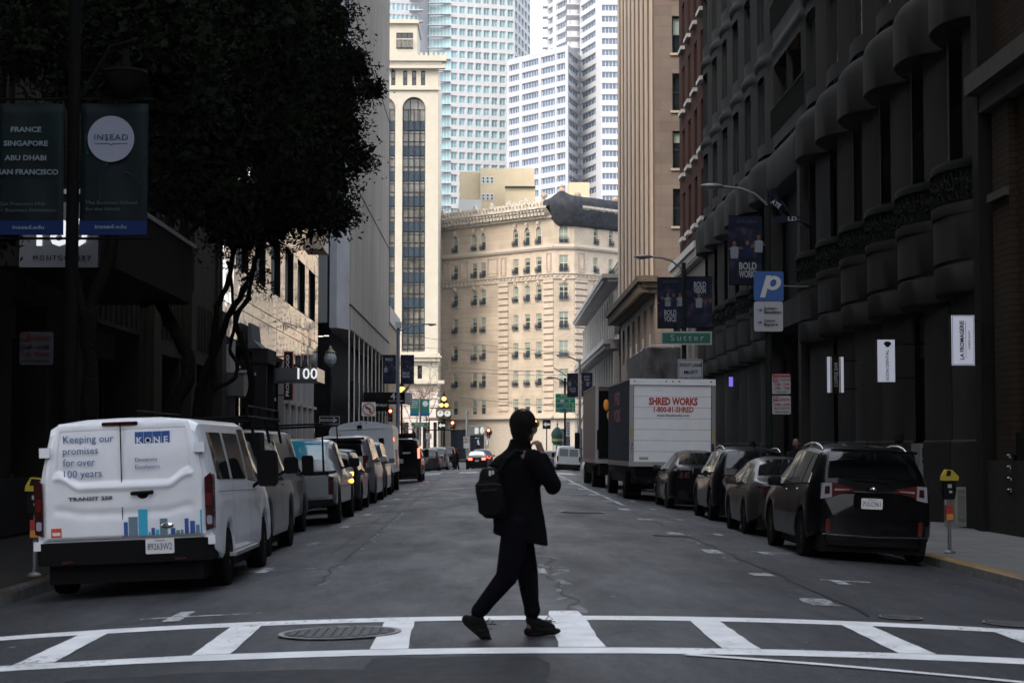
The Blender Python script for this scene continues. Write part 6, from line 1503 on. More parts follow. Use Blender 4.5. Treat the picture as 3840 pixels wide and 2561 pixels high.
def hand(mb, w, d, palm_n, k=1.0, curl=1.0, side=1):
    """wrist w, direction d along the palm, palm normal; fingers curl towards palm_n"""
    w, d, n = Vector(w), Vector(d).normalized(), Vector(palm_n); n = (n-d*n.dot(d)).normalized(); s = d.cross(n)*side
    for q in (-0.028, -0.01, 0.01, 0.028): cap_(mb, w+s*q*0.7*k, w+d*0.085*k+s*q*k, 0.013*k, 0.012*k, 7)
    for i, (q, L) in enumerate(((-0.030, 0.060), (-0.010, 0.072), (0.011, 0.068), (0.031, 0.052))):
        p = w+d*0.088*k+s*q*k; a = 0.0; r = 0.0092
        for j, f in enumerate((0.45, 0.32, 0.23)):
            a += curl*(0.75, 0.85, 0.6)[j]*(1+0.08*i); v = d*cos(a)+n*sin(a); p2 = p+v*L*f*1.25*k; cap_(mb, p, p2, r*k, (r-0.0008)*k, 7); p = p2; r -= 0.0008
    p = w+d*0.025*k-s*0.030*k; v = (d*0.7-s*0.55+n*0.45).normalized(); p2 = p+v*0.04*k; cap_(mb, p, p2, 0.014*k, 0.011*k, 7); v = (d*0.8+n*0.6+s*0.15).normalized(); cap_(mb, p2, p2+v*0.034*k, 0.0105*k, 0.009*k, 7)
def shoe(mb, heel, toe, k=1.0, high=True):
    h, t = Vector(heel), Vector(toe); d = (t-h).normalized(); sd = Vector((0, 1, 0)); up = d.cross(sd)*-1
    if up.z < 0: up = -up
    L = (t-h).length
    for f, wz, hz in ((0.06, 0.034, 0.036), (0.2, 0.038, 0.04), (0.42, 0.038, 0.038), (0.62, 0.044, 0.032), (0.80, 0.044, 0.028), (0.93, 0.034, 0.022)):
        for s in (-0.35, 0.35): mb.ball(h+d*L*f+up*hz+sd*wz*s, wz, 6, sc=(1.2, 0.8, hz/wz*1.0))
    return d, up
# ------- the walking man
g0 = gz(0.22, 14.85); fx = ax(1950, 14.85)
man = thing('person', 'man in black coat and backpack striding along the crosswalk, hand raised to face', 'person', (fx, 14.85, g0+0.0))
b = MB()
head(b, (0.035, 0.0, 1.665), radians(50), 1.07, radians(4))
cap_(b, (-0.005, 0.01, 1.47), (0.015, 0.0, 1.60), 0.068, 0.058)
cap_(b, (-0.03, 0, 0.95), (-0.03, 0, 1.36), 0.13, 0.14); cap_(b, (-0.08, 0.13, 1.40), (0.05, -0.13, 1.41), 0.065, 0.065)
hipR, hipL = (-0.02, -0.09, 0.90), (-0.03, 0.09, 0.90); kR, aR = (-0.105, -0.11, 0.485), (-0.335, -0.12, 0.205); kL, aL = (0.060, 0.10, 0.490), (0.098, 0.09, 0.170)
for h_, k_, a_ in ((hipR, kR, aR), (hipL, kL, aL)): cap_(b, h_, k_, 0.08, 0.052); cap_(b, k_, a_, 0.05, 0.035)
cap_(b, aR, (-0.37, -0.12, 0.13), 0.035, 0.04); cap_(b, (-0.37, -0.12, 0.13), (-0.27, -0.12, 0.02), 0.03, 0.025); cap_(b, aL, (0.09, 0.09, 0.07), 0.035, 0.04); cap_(b, (0.09, 0.09, 0.05), (0.25, 0.09, 0.05), 0.03, 0.025)
shR, elR, wrR = (0.10, -0.15, 1.405), (0.255, -0.16, 1.205), (0.170, -0.105, 1.440)
shL, elL, wrL = (-0.04, 0.17, 1.40), (0.06, 0.22, 1.13), (0.16, 0.12, 1.25)
for s_, e_, w_ in ((shR, elR, wrR), (shL, elL, wrL)): cap_(b, s_, e_, 0.052, 0.042); cap_(b, e_, w_, 0.042, 0.028)
hand(b, wrR, (-0.30, 0.06, 1.0), (-0.8, 0.6, 0.1), 1.0, 1.0); hand(b, wrL, (0.1, -0.4, 0.8), (-1, 0, 0.2), 1.0, 0.9, -1)
fuse(b, 'body', M_skin, man, 0.0055, 3)
b = MB()       # coat: lofted torso plus sleeves
rows = []
for z, cx, rx, ry in ((0.765, 0.002, 0.218, 0.18), (0.85, -0.005, 0.212, 0.185), (0.95, -0.015, 0.203, 0.185), (1.05, -0.025, 0.196, 0.182), (1.16, -0.032, 0.195, 0.185), (1.28, -0.035, 0.198, 0.2), (1.36, -0.04, 0.196, 0.21), (1.415, -0.035, 0.165, 0.185), (1.455, -0.02, 0.12, 0.135), (1.49, -0.005, 0.098, 0.10), (1.53, 0.0, 0.086, 0.088), (1.565, 0.0, 0.080, 0.082)):
    rows.append([(cx+rx*cos(2*pi*k/28)*(1+0.03*sin(5*2*pi*k/28+z*9)*(1 if z < 1.1 else 0.3)), ry*sin(2*pi*k/28), z-(0.05*cos(2*pi*k/28) if z < 0.8 else (0.03*cos(2*pi*k/28) if z < 0.9 else 0))) for k in range(28)])
b.grid(rows, closed=True); b.face(rows[0][::-1]); b.face(rows[-1])
for s_, e_, w_ in ((shR, elR, wrR), (shL, elL, wrL)):
    cap_(b, s_, e_, 0.082, 0.066); w2 = Vector(e_).lerp(Vector(w_), 0.86); cap_(b, e_, w2, 0.066, 0.050)
cap_(b, (-0.06, 0.12, 1.40), (0.07, -0.12, 1.40), 0.085, 0.085); cap_(b, (0.255, -0.155, 1.19), (0.26, -0.15, 1.205), 0.066, 0.066)
fuse(b, 'coat', M_wool, man, 0.009, 4)
b = MB()
for h_, k_, a_, r1 in ((hipR, kR, aR, 0.060), (hipL, kL, aL, 0.056)):
    cap_(b, h_, k_, 0.122, 0.088); m_ = Vector(k_).lerp(Vector(a_), 0.45); cap_(b, k_, m_, 0.086, 0.074); cap_(b, m_, Vector(k_).lerp(Vector(a_), 0.97), 0.074, r1)
    a2 = Vector(k_).lerp(Vector(a_), 0.93); b.ball(a2, 0.064, 7)
    for f in (0.75, 0.83, 0.9): b.ball(Vector(k_).lerp(Vector(a_), f)+Vector((0.008, 0, 0)), 0.062, 7)
cap_(b, hipR, hipL, 0.12, 0.12); cap_(b, (-0.03, 0, 0.95), (-0.03, 0, 1.0), 0.13, 0.13)
fuse(b, 'trousers', M_trou, man, 0.009, 2)
for heel, toe, ank in (((-0.455, -0.12, 0.135), (-0.262, -0.12, -0.030), (-0.36, -0.12, 0.15)), ((0.058, 0.09, 0.0), (0.305, 0.085, 0.022), (0.09, 0.09, 0.13))):
    b = MB(); d, up = shoe(b, heel, toe); cap_(b, Vector(heel)+d*0.075+up*0.05, ank, 0.047, 0.047)
    h_, t_ = Vector(heel), Vector(toe); cap_(b, h_+d*0.03+up*0.012, t_-d*0.02+up*0.012, 0.022, 0.020)
    for s in (-0.03, 0.03): cap_(b, h_+d*0.03+up*0.010+Vector((0, s, 0)), t_-d*0.04+up*0.010+Vector((0, s, 0)), 0.014, 0.014)
    cap_(b, h_+d*0.09+up*0.095, h_+d*0.20+up*0.055, 0.046, 0.030)
    o = fuse(b, 'shoe', M_shoe, man, 0.006, 3)
    b = MB(); q = h_+d*0.15+up*0.105
    b.tube([q, q+Vector((0.03, -0.02, 0.045)), q+Vector((0.06, -0.03, 0.02)), q+Vector((0.035, -0.03, -0.005))], 0.0035, 5); b.tube([q, q+Vector((0.04, -0.03, 0.0)), q+Vector((0.085, -0.04, 0.0))], 0.0035, 5); b.tube([q, q+Vector((0.02, 0.0, -0.045)), q+Vector((0.05, -0.02, -0.03))], 0.003, 5)
    b.build('lace', M_trim, o)
b = MB()       # hair with a thinning crown
Rh = Matrix.Translation((0.035, 0, 1.665)) @ Matrix.Rotation(radians(50), 4, 'Z')
b.T = Rh
b.ball((-0.022, 0, 0.026), 0.112, 12, sc=(1.03, 0.93, 1.02)); b.ball((-0.055, 0, -0.02), 0.086, 9, sc=(0.85, 0.98, 1.2)); b.ball((-0.045, 0, -0.09), 0.068, 8); b.ball((0.0, 0, 0.055), 0.088, 9, sc=(1.1, 0.9, 0.85))
for s in (1, -1): b.ball((-0.012, s*0.078, 0.01), 0.030, 6, sc=(1, 0.5, 1.2))
cap_(b, (-0.075, 0.03, -0.075), (-0.075, -0.03, -0.075), 0.03, 0.03)
fuse(b, 'hair', M_hair, man, 0.007, 2)
b = MB(); b.T = Rh; b.ball((-0.05, -0.03, 0.120), 0.028, 8, sc=(1.1, 1, 0.3)); b.build('bald_spot', M_skind, man, smooth=60)
# backpack
bp_ = thing('backpack', 'black backpack with pale zip highlight worn by the walking man', 'backpack', man.location + Vector((-0.235, -0.05, 0.94)))
b = MB(); rows = []
for z, w_, d_, cx in ((0.0, 0.085, 0.12, 0.045), (0.02, 0.105, 0.145, 0.042), (0.10, 0.117, 0.155, 0.02), (0.20, 0.121, 0.155, 0.005), (0.26, 0.118, 0.15, -0.004), (0.285, 0.10, 0.135, 0.0), (0.30, 0.097, 0.13, 0.006), (0.35, 0.095, 0.125, 0.01), (0.385, 0.078, 0.10, 0.012), (0.40, 0.04, 0.06, 0.014)):
    rows.append([(cx+w_*(abs(cos(a))**0.6)*(1 if cos(a) > 0 else -1), d_*(abs(sin(a))**0.6)*(1 if sin(a) > 0 else -1), z) for a in [2*pi*k/28 for k in range(28)]])
b.grid(rows, closed=True); b.face(rows[0][::-1]); b.face(rows[-1]); b.build('bag', M_nylon, bp_, smooth=60)
b = MB(); b.rbox(-0.095, 0.075, -0.178, -0.10, 0.03, 0.235, 0.04); b.build('front_pocket', M_nylon, bp_)
M_zip = mat('zip_tape', (0.03, 0.028, 0.022), 0.4)
b = MB(); b.tube([(-0.10, -0.135, 0.262), (0.0, -0.160, 0.272), (0.085, -0.135, 0.262)], 0.004, 5); b.tube([(-0.075, -0.182, 0.218), (0.05, -0.182, 0.225)], 0.003, 5); b.build('zip', M_zip, bp_)
b = MB(); b.rbox(-0.012, 0.006, -0.150, -0.142, 0.335, 0.375, 0.004); b.rbox(0.012, 0.028, -0.149, -0.141, 0.345, 0.375, 0.004); b.build('zip_highlight', mat('zip_highlight_pale', (0.4, 0.4, 0.38), 0.4), bp_)  # pale plates put in as the highlight on the zipper
b = MB(); b.tube([(0.06, -0.12, 0.36), (0.13, -0.15, 0.47), (0.20, -0.13, 0.53), (0.28, -0.10, 0.50)], 0.016, 6); b.tube([(0.05, 0.02, 0.39), (0.09, 0.0, 0.46), (0.11, 0.03, 0.42)], 0.01, 6); b.build('strap', M_nylon, bp_, smooth=60)
# ------- other people, smaller in the picture
def person(label, x, y, z, h, face, top, bot, hair=M_hair, walk=0.25, skin=M_skin, hat=None, bag=None, arm=0.0, coatlen=0.86, group=None, bald=False, name='person'):
    th = thing(name, label, 'person', (x, y, z), face, group); k = h/1.75
    def S(p): return Vector(p)*k
    b = MB(); head(b, S((0.02, 0, 1.63)), 0, k*1.02); cap_(b, S((0, 0, 1.44)), S((0.01, 0, 1.56)), 0.06*k, 0.055*k); cap_(b, S((0, 0, 0.95)), S((0, 0, 1.34)), 0.12*k, 0.13*k)
    L_ = [((0, 0.09, 0.9), (walk*0.5, 0.1, 0.49), (walk*0.75, 0.1, 0.09)), ((0, -0.09, 0.9), (-walk*0.1, -0.1, 0.48), (-walk*0.9, -0.1, 0.13))]
    A_ = [((0, 0.19, 1.37), (0.02-walk*0.2, 0.23, 1.1), (0.10, 0.22, 0.86)), ((0, -0.19, 1.37), (0.02+walk*0.3, -0.24, 1.1), (0.12+walk*0.3+arm*0.12, -0.2+arm*0.12, 0.88+arm*0.55))]
    for a, c, d in L_: cap_(b, S(a), S(c), 0.08*k, 0.05*k); cap_(b, S(c), S(d), 0.05*k, 0.035*k)
    for i, (a, c, d) in enumerate(A_): cap_(b, S(a), S(c), 0.045*k, 0.038*k); cap_(b, S(c), S(d), 0.037*k, 0.026*k); hand(b, S(d), S(d)-S(c), (0, -1 if i == 0 else 1, 0), k, 0.5)
    fuse(b, 'body', skin, th, 0.009, 2)
    b = MB(); rows = []
    for z_, rx, ry in ((coatlen, 0.17, 0.20), (1.0, 0.15, 0.185), (1.2, 0.145, 0.19), (1.33, 0.14, 0.205), (1.41, 0.11, 0.16), (1.47, 0.075, 0.085), (1.50, 0.07, 0.075)): rows.append([S((rx*cos(2*pi*q/20), ry*sin(2*pi*q/20), z_)) for q in range(20)])
    b.grid(rows, closed=True); b.face(rows[0][::-1]); b.face(rows[-1])
    for a, c, d in A_: cap_(b, S(a), S(c), 0.068*k, 0.056*k); cap_(b, S(c), S(c).lerp(S(d), 0.88), 0.056*k, 0.045*k)
    cap_(b, S((0, 0.12, 1.38)), S((0, -0.12, 1.38)), 0.08*k, 0.08*k); fuse(b, 'jacket', top, th, 0.014, 2)
    b = MB()
    for a, c, d in L_: cap_(b, S(a), S(c), 0.10*k, 0.07*k); cap_(b, S(c), S(d), 0.07*k, 0.055*k)
    cap_(b, S((0, 0.07, 0.92)), S((0, -0.07, 0.92)), 0.12*k, 0.12*k); fuse(b, 'trousers', bot, th, 0.014, 2)
    for a, c, d in L_: b = MB(); p = S((d[0]-0.07, d[1], 0.0)); shoe(b, p, p+Vector((0.26*k, 0, 0.0))); fuse(b, 'shoe', M_shoe, th, 0.01, 2)
    b = MB(); c = S((0.0, 0, 1.655))
    if hat: b.ball(c+Vector((0, 0, 0.05*k)), 0.115*k, 8, sc=(1.1, 1.0, 0.85)); b.tube([c+Vector((0.10*cos(2*pi*q/12), 0.10*sin(2*pi*q/12), 0.01)) for q in range(13)], 0.02*k, 6); fuse(b, 'hat', hat, th, 0.01, 2)
    elif not bald: b.ball(c+Vector((-0.01, 0, 0.012*k)), 0.103*k, 8, sc=(1.02, 0.92, 1.02)); b.ball(c+Vector((-0.05*k, 0, -0.03*k)), 0.08*k, 7); fuse(b, 'hair', hair, th, 0.01, 2)
    return th
M_blk = mat('black_jacket', (0.008, 0.008, 0.01), 0.9); M_redc = mat('red_cloth', (0.30, 0.015, 0.015), 0.85); M_lav = mat('lavender_shirt', (0.36, 0.34, 0.50), 0.85); M_navyc = mat('navy_cloth', (0.012, 0.014, 0.03), 0.9)
person('bald bearded man in black standing on the right pavement behind the parked cars', 9.0*0+ax(2985, 46.5), 46.5, sz(7.7, 46.5), 1.80, radians(-100), M_blk, M_blk, bald=True, walk=0.05, skin=M_skind)
person('dark haired man in black beside the bald man on the right pavement', ax(3040, 45), 45.0, sz(7.7, 45), 1.68, radians(-80), M_blk, M_blk, walk=0.15, skin=M_skind)
person('person in navy top walking away beyond the parked black SUVs on the right', ax(2822, 52), 52.0, sz(7.6, 52), 1.75, radians(90), M_navyc, M_blk, walk=0.2)
person('dark figure standing just behind the roof of the nearest black SUV', ax(3372, 34.5), 34.5, sz(7.6, 34.5), 1.86, radians(70), M_blk, M_blk, walk=0.05, skin=M_skind)
w = person('stooping woman in a red hat and dark coat crossing at the far signals', ax(1712, 141), 141.0, gz(-2.7, 141), 1.72, radians(10), M_blk, M_blk, hat=M_redc, walk=0.3, coatlen=0.7)
b = MB(); cap_(b, (0.13, -0.05, 1.40), (0.12, 0.1, 1.2), 0.08, 0.1); fuse(b, 'red_scarf', M_redc, w, 0.012, 2)
bg_ = thing('shopping_bag', 'pale grey bag hanging at the side of the red hatted woman', 'bag', w.location + Vector((-0.48, -0.1, 0.25)))
b = MB(); b.ball((0, 0, 0.22), 1, 7, sc=(0.17, 0.12, 0.24)); b.tube([(-0.08, 0, 0.4), (0.0, 0, 0.62), (0.08, 0, 0.4)], 0.01, 5); b.build('bag', mat('pale_bag', (0.36, 0.37, 0.38), 0.7), bg_, smooth=60)
person('man in a lavender shirt and dark vest by the far white van', ax(2026, 132), 132.0, gz(3.3, 132), 1.80, radians(200), M_lav, M_blk, walk=0.15, arm=0.6)
# ================================================================== TREES
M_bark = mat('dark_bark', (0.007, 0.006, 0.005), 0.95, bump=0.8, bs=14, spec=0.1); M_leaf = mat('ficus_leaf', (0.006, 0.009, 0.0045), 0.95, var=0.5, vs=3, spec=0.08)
def leaf(mb, p, L, w, rnd):
    d = Vector((rnd.gauss(0, 1), rnd.gauss(0, 1), rnd.gauss(-0.3, 0.8))).normalized(); s = d.cross(Vector((rnd.gauss(0, 1), rnd.gauss(0, 1), rnd.gauss(0, 1)))).normalized()*w/2
    i = len(mb.v); mb.v += [p, p+d*L*0.45+s, p+d*L, p+d*L*0.45-s]; mb.f.append([i, i+1, i+2, i+3]); mb.mi.append(0)
def tree(label, base, Y, stems, blobs, seed, nleaf, sprigs=(), depth=1.0):
    rnd = random.Random(seed); gz_ = sz(base, Y); th = thing('street_tree', label, 'tree', (ax(base, Y), Y, gz_), group='ficus trees on the left pavement')
    b = MB()
    for k, (pts, r0, r1) in enumerate(stems):
        P = [at(px, py, Y+yo)-th.location for px, py, yo in pts]; P2 = []
        for i in range(len(P)-1):
            for q in range(4):
                t = q/4; a = P[max(i-1, 0)]; c = P[i]; d = P[i+1]; e = P[min(i+2, len(P)-1)]
                P2.append(0.5*((2*c)+(d-a)*t+(2*a-5*c+4*d-e)*t*t+(3*c-a-3*d+e)*t**3) + Vector((rnd.gauss(0, 0.012), rnd.gauss(0, 0.012), 0)))
        P2.append(P[-1]); n = len(P2); b.tube(P2, [(r0+(r1-r0)*i/(n-1))*(1+0.12*sin(i*1.9)) for i in range(n)], 8)
    b.build('trunk', M_bark, th, smooth=60)
    c = MB(); tot = sum(r*r for _, _, r, _ in blobs)
    for px, py, rp, yo in blobs:
        ctr = at(px, py, Y+yo)-th.location; R = rp*(Y+yo)/F; n = int(nleaf*rp*rp/tot)
        clumps = []
        for _ in range(max(12, n//45)):
            v = Vector((rnd.gauss(0, 1), rnd.gauss(0, 1), rnd.gauss(0, 1))).normalized(); clumps.append(ctr+Vector((v.x*R, v.y*R*depth, v.z*R))*(rnd.random()**0.28)*rnd.uniform(0.8, 1.18))
        for _ in range(n):
            q = rnd.choice(clumps); s = 0.20; leaf(c, q+Vector((rnd.gauss(0, s), rnd.gauss(0, s), rnd.gauss(0, s*0.8))), rnd.uniform(0.08, 0.15), rnd.uniform(0.035, 0.06), rnd)
        for _ in range(n//4):       # the crowded middle of the crown
            v = Vector((rnd.uniform(-1, 1), rnd.uniform(-1, 1), rnd.uniform(-1, 1)))
            if v.length > 0.86: v = v.normalized()*0.86*rnd.random()**0.4
            leaf(c, ctr+Vector((v.x*R, v.y*R*depth, v.z*R)), rnd.uniform(0.22, 0.34), rnd.uniform(0.12, 0.2), rnd)
    for px, py, rp, n in sprigs:
        for _ in range(n):
            a = rnd.uniform(0, 2*pi); q = at(px+rp*cos(a)*rnd.random()**0.5, py+rp*sin(a)*rnd.random()**0.5, Y+rnd.gauss(0, 0.3))-th.location; leaf(c, q, rnd.uniform(0.10, 0.16), rnd.uniform(0.04, 0.06), rnd)
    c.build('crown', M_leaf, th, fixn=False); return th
tree('dark dense ficus tree over the school banners at the upper left', 330, 31.0, [([(330, 1950, 0), (340, 1500, 0), (330, 1200, 0), (400, 1000, 0), (440, 800, 0), (420, 500, 0)], 0.16, 0.06), ([(335, 1230, 0), (280, 1050, 0), (240, 800, 0.4), (230, 400, 0.5)], 0.10, 0.04)],
     [(110, 60, 230, 0), (330, 120, 240, 0.5), (560, 120, 260, 0), (90, 170, 120, -0.5), (300, 300, 130, 0.3), (430, 330, 110, -0.3), (10, 840, 66, -4.5), (420, 700, 110, 1), (650, 300, 200, 0.5)], 11, 17000, [(200, 330, 60, 60), (150, 350, 40, 30), (460, 620, 60, 60)])
tree('large black crowned ficus tree with a thick winding trunk, second along the left pavement', 650, 38.5,
     [([(640, 1900, 0), (645, 1560, 0), (700, 1420, 0), (700, 1330, 0), (655, 1240, 0), (610, 1150, 0), (612, 1070, 0), (655, 960, 0), (690, 850, 0), (700, 600, 0)], 0.17, 0.09), ([(612, 1090, 0), (540, 1140, 0), (560, 1060, -0.2), (620, 960, -0.2), (640, 800, -0.2)], 0.10, 0.05), ([(640, 1000, 0), (560, 930, 0), (500, 820, 0)], 0.07, 0.04), ([(690, 900, 0), (780, 800, 0.2), (860, 700, 0.2)], 0.07, 0.04)],
     [(760, 200, 290, 0), (900, 420, 260, 0.5), (700, 520, 230, 0), (640, 720, 120, 0), (800, 700, 190, 0.3), (960, 100, 260, 0)], 12, 26000, [(600, 800, 90, 160), (560, 640, 50, 100)])
tree('slender many stemmed ficus tree whose crown reaches over the left lane', 780, 45.0,
     [([(735, 1800, 0), (738, 1560, 0), (748, 1450, 0), (790, 1340, 0), (805, 1250, 0), (815, 1150, 0), (855, 1060, 0), (872, 960, 0), (885, 860, 0)], 0.11, 0.05),
      ([(765, 1800, 0), (772, 1560, 0), (805, 1430, 0.2), (800, 1340, 0.2), (855, 1190, 0.2), (905, 1100, 0.2), (950, 1010, 0.2), (985, 900, 0.2), (1050, 750, 0.2)], 0.11, 0.05),
      ([(910, 1800, 0), (916, 1560, 0), (943, 1470, 0), (935, 1370, 0), (905, 1280, 0), (885, 1190, 0), (930, 1120, 0), (952, 1010, 0), (975, 880, 0)], 0.10, 0.045),
      ([(806, 1455, 0), (872, 1425, 0), (890, 1370, 0), (862, 1310, 0), (878, 1220, 0), (872, 1080, 0), (850, 980, 0)], 0.055, 0.035), ([(885, 860, 0), (1000, 700, 0), (1100, 500, 0)], 0.06, 0.03), ([(975, 880, 0), (1100, 800, 0), (1200, 700, 0)], 0.05, 0.02)],
     [(1110, 130, 215, 0), (1180, 350, 200, 0.5), (1130, 560, 220, 0), (1130, 740, 160, 0), (980, 800, 140, 0), (1240, 800, 85, 0), (1330, 235, 62, 0), (1390, 330, 42, 0), (1340, 590, 55, 0), (1210, 640, 120, 0.2), (870, 850, 90, 0), (1270, 480, 90, 0), (1240, 60, 80, 0)], 13, 34000,
     [(1430, 330, 26, 70), (1390, 610, 32, 70), (1330, 700, 45, 60), (1310, 830, 45, 90), (950, 1010, 60, 130), (940, 1070, 45, 70), (880, 960, 70, 160), (1060, 900, 80, 160), (780, 950, 60, 50), (1340, 120, 30, 40), (1005, 1080, 40, 40), (1180, 890, 60, 80)])
# thin bare trees beyond the far crossing
def bare(label, px, Y, h, seed, m, leafm=None, n=0, spread=1.6):
    rnd = random.Random(seed); z = -0.15; th = thing('bare_tree', label, 'tree', (ax(px, Y), Y, z), group='thin winter trees at the far crossing'); b = MB(); tips = []
    def br(p, d, L, r, dep):
        q = p+d*L; b.tube([p, p.lerp(q, 0.5)+Vector((rnd.gauss(0, L*0.05), rnd.gauss(0, L*0.05), 0)), q], [r, r*0.8, r*0.6], 5); tips.append(q)
        if dep:
            for _ in range(3): v = (d+Vector((rnd.gauss(0, 0.5), rnd.gauss(0, 0.5), rnd.gauss(0.1, 0.3)))).normalized(); br(q, v, L*rnd.uniform(0.6, 0.8), r*0.6, dep-1)
    br(Vector((0, 0, 0)), Vector((0, 0, 1)), h*0.36, 0.09, 4); b.build('trunk', m, th)
    if n:
        c = MB()
        for _ in range(n): q = rnd.choice(tips); leaf(c, q+Vector((rnd.gauss(0, 0.25), rnd.gauss(0, 0.25), rnd.gauss(0, 0.25))), 0.14, 0.09, rnd)
        c.build('crown', leafm, th, fixn=False)
M_twig = mat('brown_twig', (0.10, 0.07, 0.05), 0.9); M_dry = mat('dry_leaf', (0.14, 0.09, 0.045), 0.8, var=0.4, vs=5)
bare('thin tree with dry brown leaves below the far green banners', 1560, 196, 8.5, 3, M_twig, M_dry, 900)
bare('bare brown tree beside the finned building at the far left', 1520, 185, 6.5, 5, M_twig, M_dry, 500)
bare('bare twiggy tree in front of the cream block, with few leaves', 1600, 215, 13, 8, M_twig, M_dry, 150)
bare('leafless pale tree behind the beige box truck and lamp', 2168, 175, 9.0, 9, M_twig, M_dry, 500)
# ================================================================== STREET FURNITURE AND SIGNS
M_pole = mat('galvanised_pole', (0.16, 0.17, 0.18), 0.5, 0.5); M_pgreen = mat('dark_green_pole', (0.012, 0.017, 0.015), 0.7); M_pblack = mat('black_pole', (0.004, 0.004, 0.004), 0.9)
M_swhite = mat('sign_white', (0.30, 0.32, 0.36), 0.5); M_sblack = mat('sign_black', (0.008, 0.008, 0.009), 0.5); M_sgreen = mat('sign_green', (0.0, 0.10, 0.06), 0.5); M_sblue = mat('sign_blue', (0.006, 0.07, 0.27), 0.5)
M_sred = mat('sign_red', (0.28, 0.015, 0.02), 0.5); M_fgreen = mat('far_sign_green', (0.0, 0.22, 0.11), 0.5); M_fwh = mat('far_sign_white', (0.62, 0.62, 0.60), 0.5); M_lamp = mat('lamp_lens', (0.3, 0.32, 0.34), 0.3)
def ploc(px, Y, z): return Vector((ax(px, Y), Y, z))
def board(th, px0, px1, py0, py1, Y, m, r=0.03, t=0.02, name='panel', edge=None, dy=0.0):
    x0, x1 = ax(px0, Y), ax(px1, Y); z1, z0 = at(px0, py0, Y).z, at(px0, py1, Y).z
    b = MB(); b.rbox(x0, x1, Y+dy-t, Y+dy, z0, z1, r); o = b.build(name, m, th, world=True)
    if edge:
        b = MB(); e = (x1-x0)*0.03; b.rbox(x0+e, x1-e, Y+dy-t-0.004, Y+dy-t-0.001, z0+e, z1-e, r); b.build('border', edge[0], th, world=True)
        b = MB(); e2 = e*1.7; b.rbox(x0+e2, x1-e2, Y+dy-t-0.008, Y+dy-t-0.005, z0+e2, z1-e2, r); b.build('field', edge[1], th, world=True)
    return x0, x1, z0, z1
def wtxt(th, s, px, py, Y, hpx, m, wpx=None, dy=-0.035, rot=0, **k):
    """letters of cap height hpx pixels centred at the pixel at distance Y"""
    p = at(px, py, Y); M = Matrix.Translation(Vector((p.x, Y+dy, p.z)) - th.location) @ Matrix.Rotation(rot, 4, 'Y')
    return lettering(s, hpx*Y/F*1.38, m, th, M, w=(wpx*Y/F if wpx else None), ext=0.002, **k)
def pole(th, x, y, z0, z1, r, m, name='pole', n=12):
    b = MB(); b.tube([(x, y, z0), (x, y, z1)], [r, r*0.8], n); b.lathe([(r*1.9, z0), (r*1.9, z0+0.12), (r*1.2, z0+0.22)], (x, y, 0), 14); return b.build(name, m, th, smooth=50, world=True)
def arm(th, pts, r, m): b = MB(); b.tube(pts, r, 8); return b.build('arm', m, th, smooth=50, world=True)
def cobra(th, px0, px1, py, Y, m=M_lamp):
    x0, x1 = ax(px0, Y), ax(px1, Y); z = at((px0+px1)/2, py, Y).z; b = MB(); c = (x0+x1)/2; hw_ = abs(x1-x0)/2
    b.ball((c, Y, z), 1, 7, sc=(hw_, 0.15, 0.075)); o = b.build('lamp_head', M_pole, th, smooth=60, world=True)
    b = MB(); b.ball((c-hw_*0.2, Y, z-0.03), 1, 6, sc=(hw_*0.6, 0.11, 0.07)); b.build('lens', m, th, smooth=60, world=True)
# ---- school banners on the near left pole
Y = 26.0; sx_ = ax(260, Y); th = thing('banner_pole', 'thick black lamp post carrying the two dark green school banners', 'lamp post', (sx_, Y, sz(sx_, Y)))
pole(th, sx_, Y, sz(sx_, Y), 9.5, 0.10, M_pblack)
b = MB(); b.tube([(sx_+0.1, Y, 6.4), (sx_+0.5, Y, 7.1), (sx_+0.85, Y, 7.2)], 0.03, 6); b.tube([(sx_-1.0, Y, 6.36), (sx_+1.1, Y, 6.36)], 0.02, 6); b.tube([(sx_-1.0, Y, 4.40), (sx_+1.1, Y, 4.40)], 0.02, 6); b.build('bracket', M_pblack, th, world=True)
b = MB(); c = at(470, 290, Y); b.lathe([(0.32, 0.05), (0.30, 0.09), (0.08, 0.12), (0.03, 0.4)], (c.x, Y, c.z), 20); b.lathe([(0.14, -0.28), (0.27, -0.15), (0.31, 0.04)], (c.x, Y, c.z), 20); b.build('lantern', M_pblack, th, smooth=50, world=True)
def banner_tex(a, b_):
    def f(t, b, co, c):
        N = t.nodes.new; L = t.links.new; w = N('ShaderNodeTexNoise'); w.inputs['Scale'].default_value = 1.6; w.inputs['Detail'].default_value = 3; L(co, w.inputs[0])
        r = N('ShaderNodeValToRGB'); r.color_ramp.elements[0].position = 0.35; r.color_ramp.elements[1].position = 0.75; r.color_ramp.elements[0].color = (*a, 1); r.color_ramp.elements[1].color = (*b_, 1); L(w.outputs[0], r.inputs[0]); L(r.outputs[0], b.inputs['Base Color'])
    return f
M_ban = mat('school_banner_cloth', (0.0, 0.02, 0.02), 0.7, spec=0.2, tex=banner_tex((0.0006, 0.003, 0.006), (0.001, 0.011, 0.011))); M_banb = mat('banner_blue_band', (0.001, 0.012, 0.07), 0.7, spec=0.2)
M_bant = mat('banner_lettering', (0.12, 0.165, 0.19), 0.7); M_bans = mat('banner_small_lettering', (0.05, 0.08, 0.08), 0.7); M_disc = mat('banner_disc', (0.19, 0.205, 0.27), 0.7); M_glow = mat('green_streak', (0.006, 0.05, 0.04), 0.7)
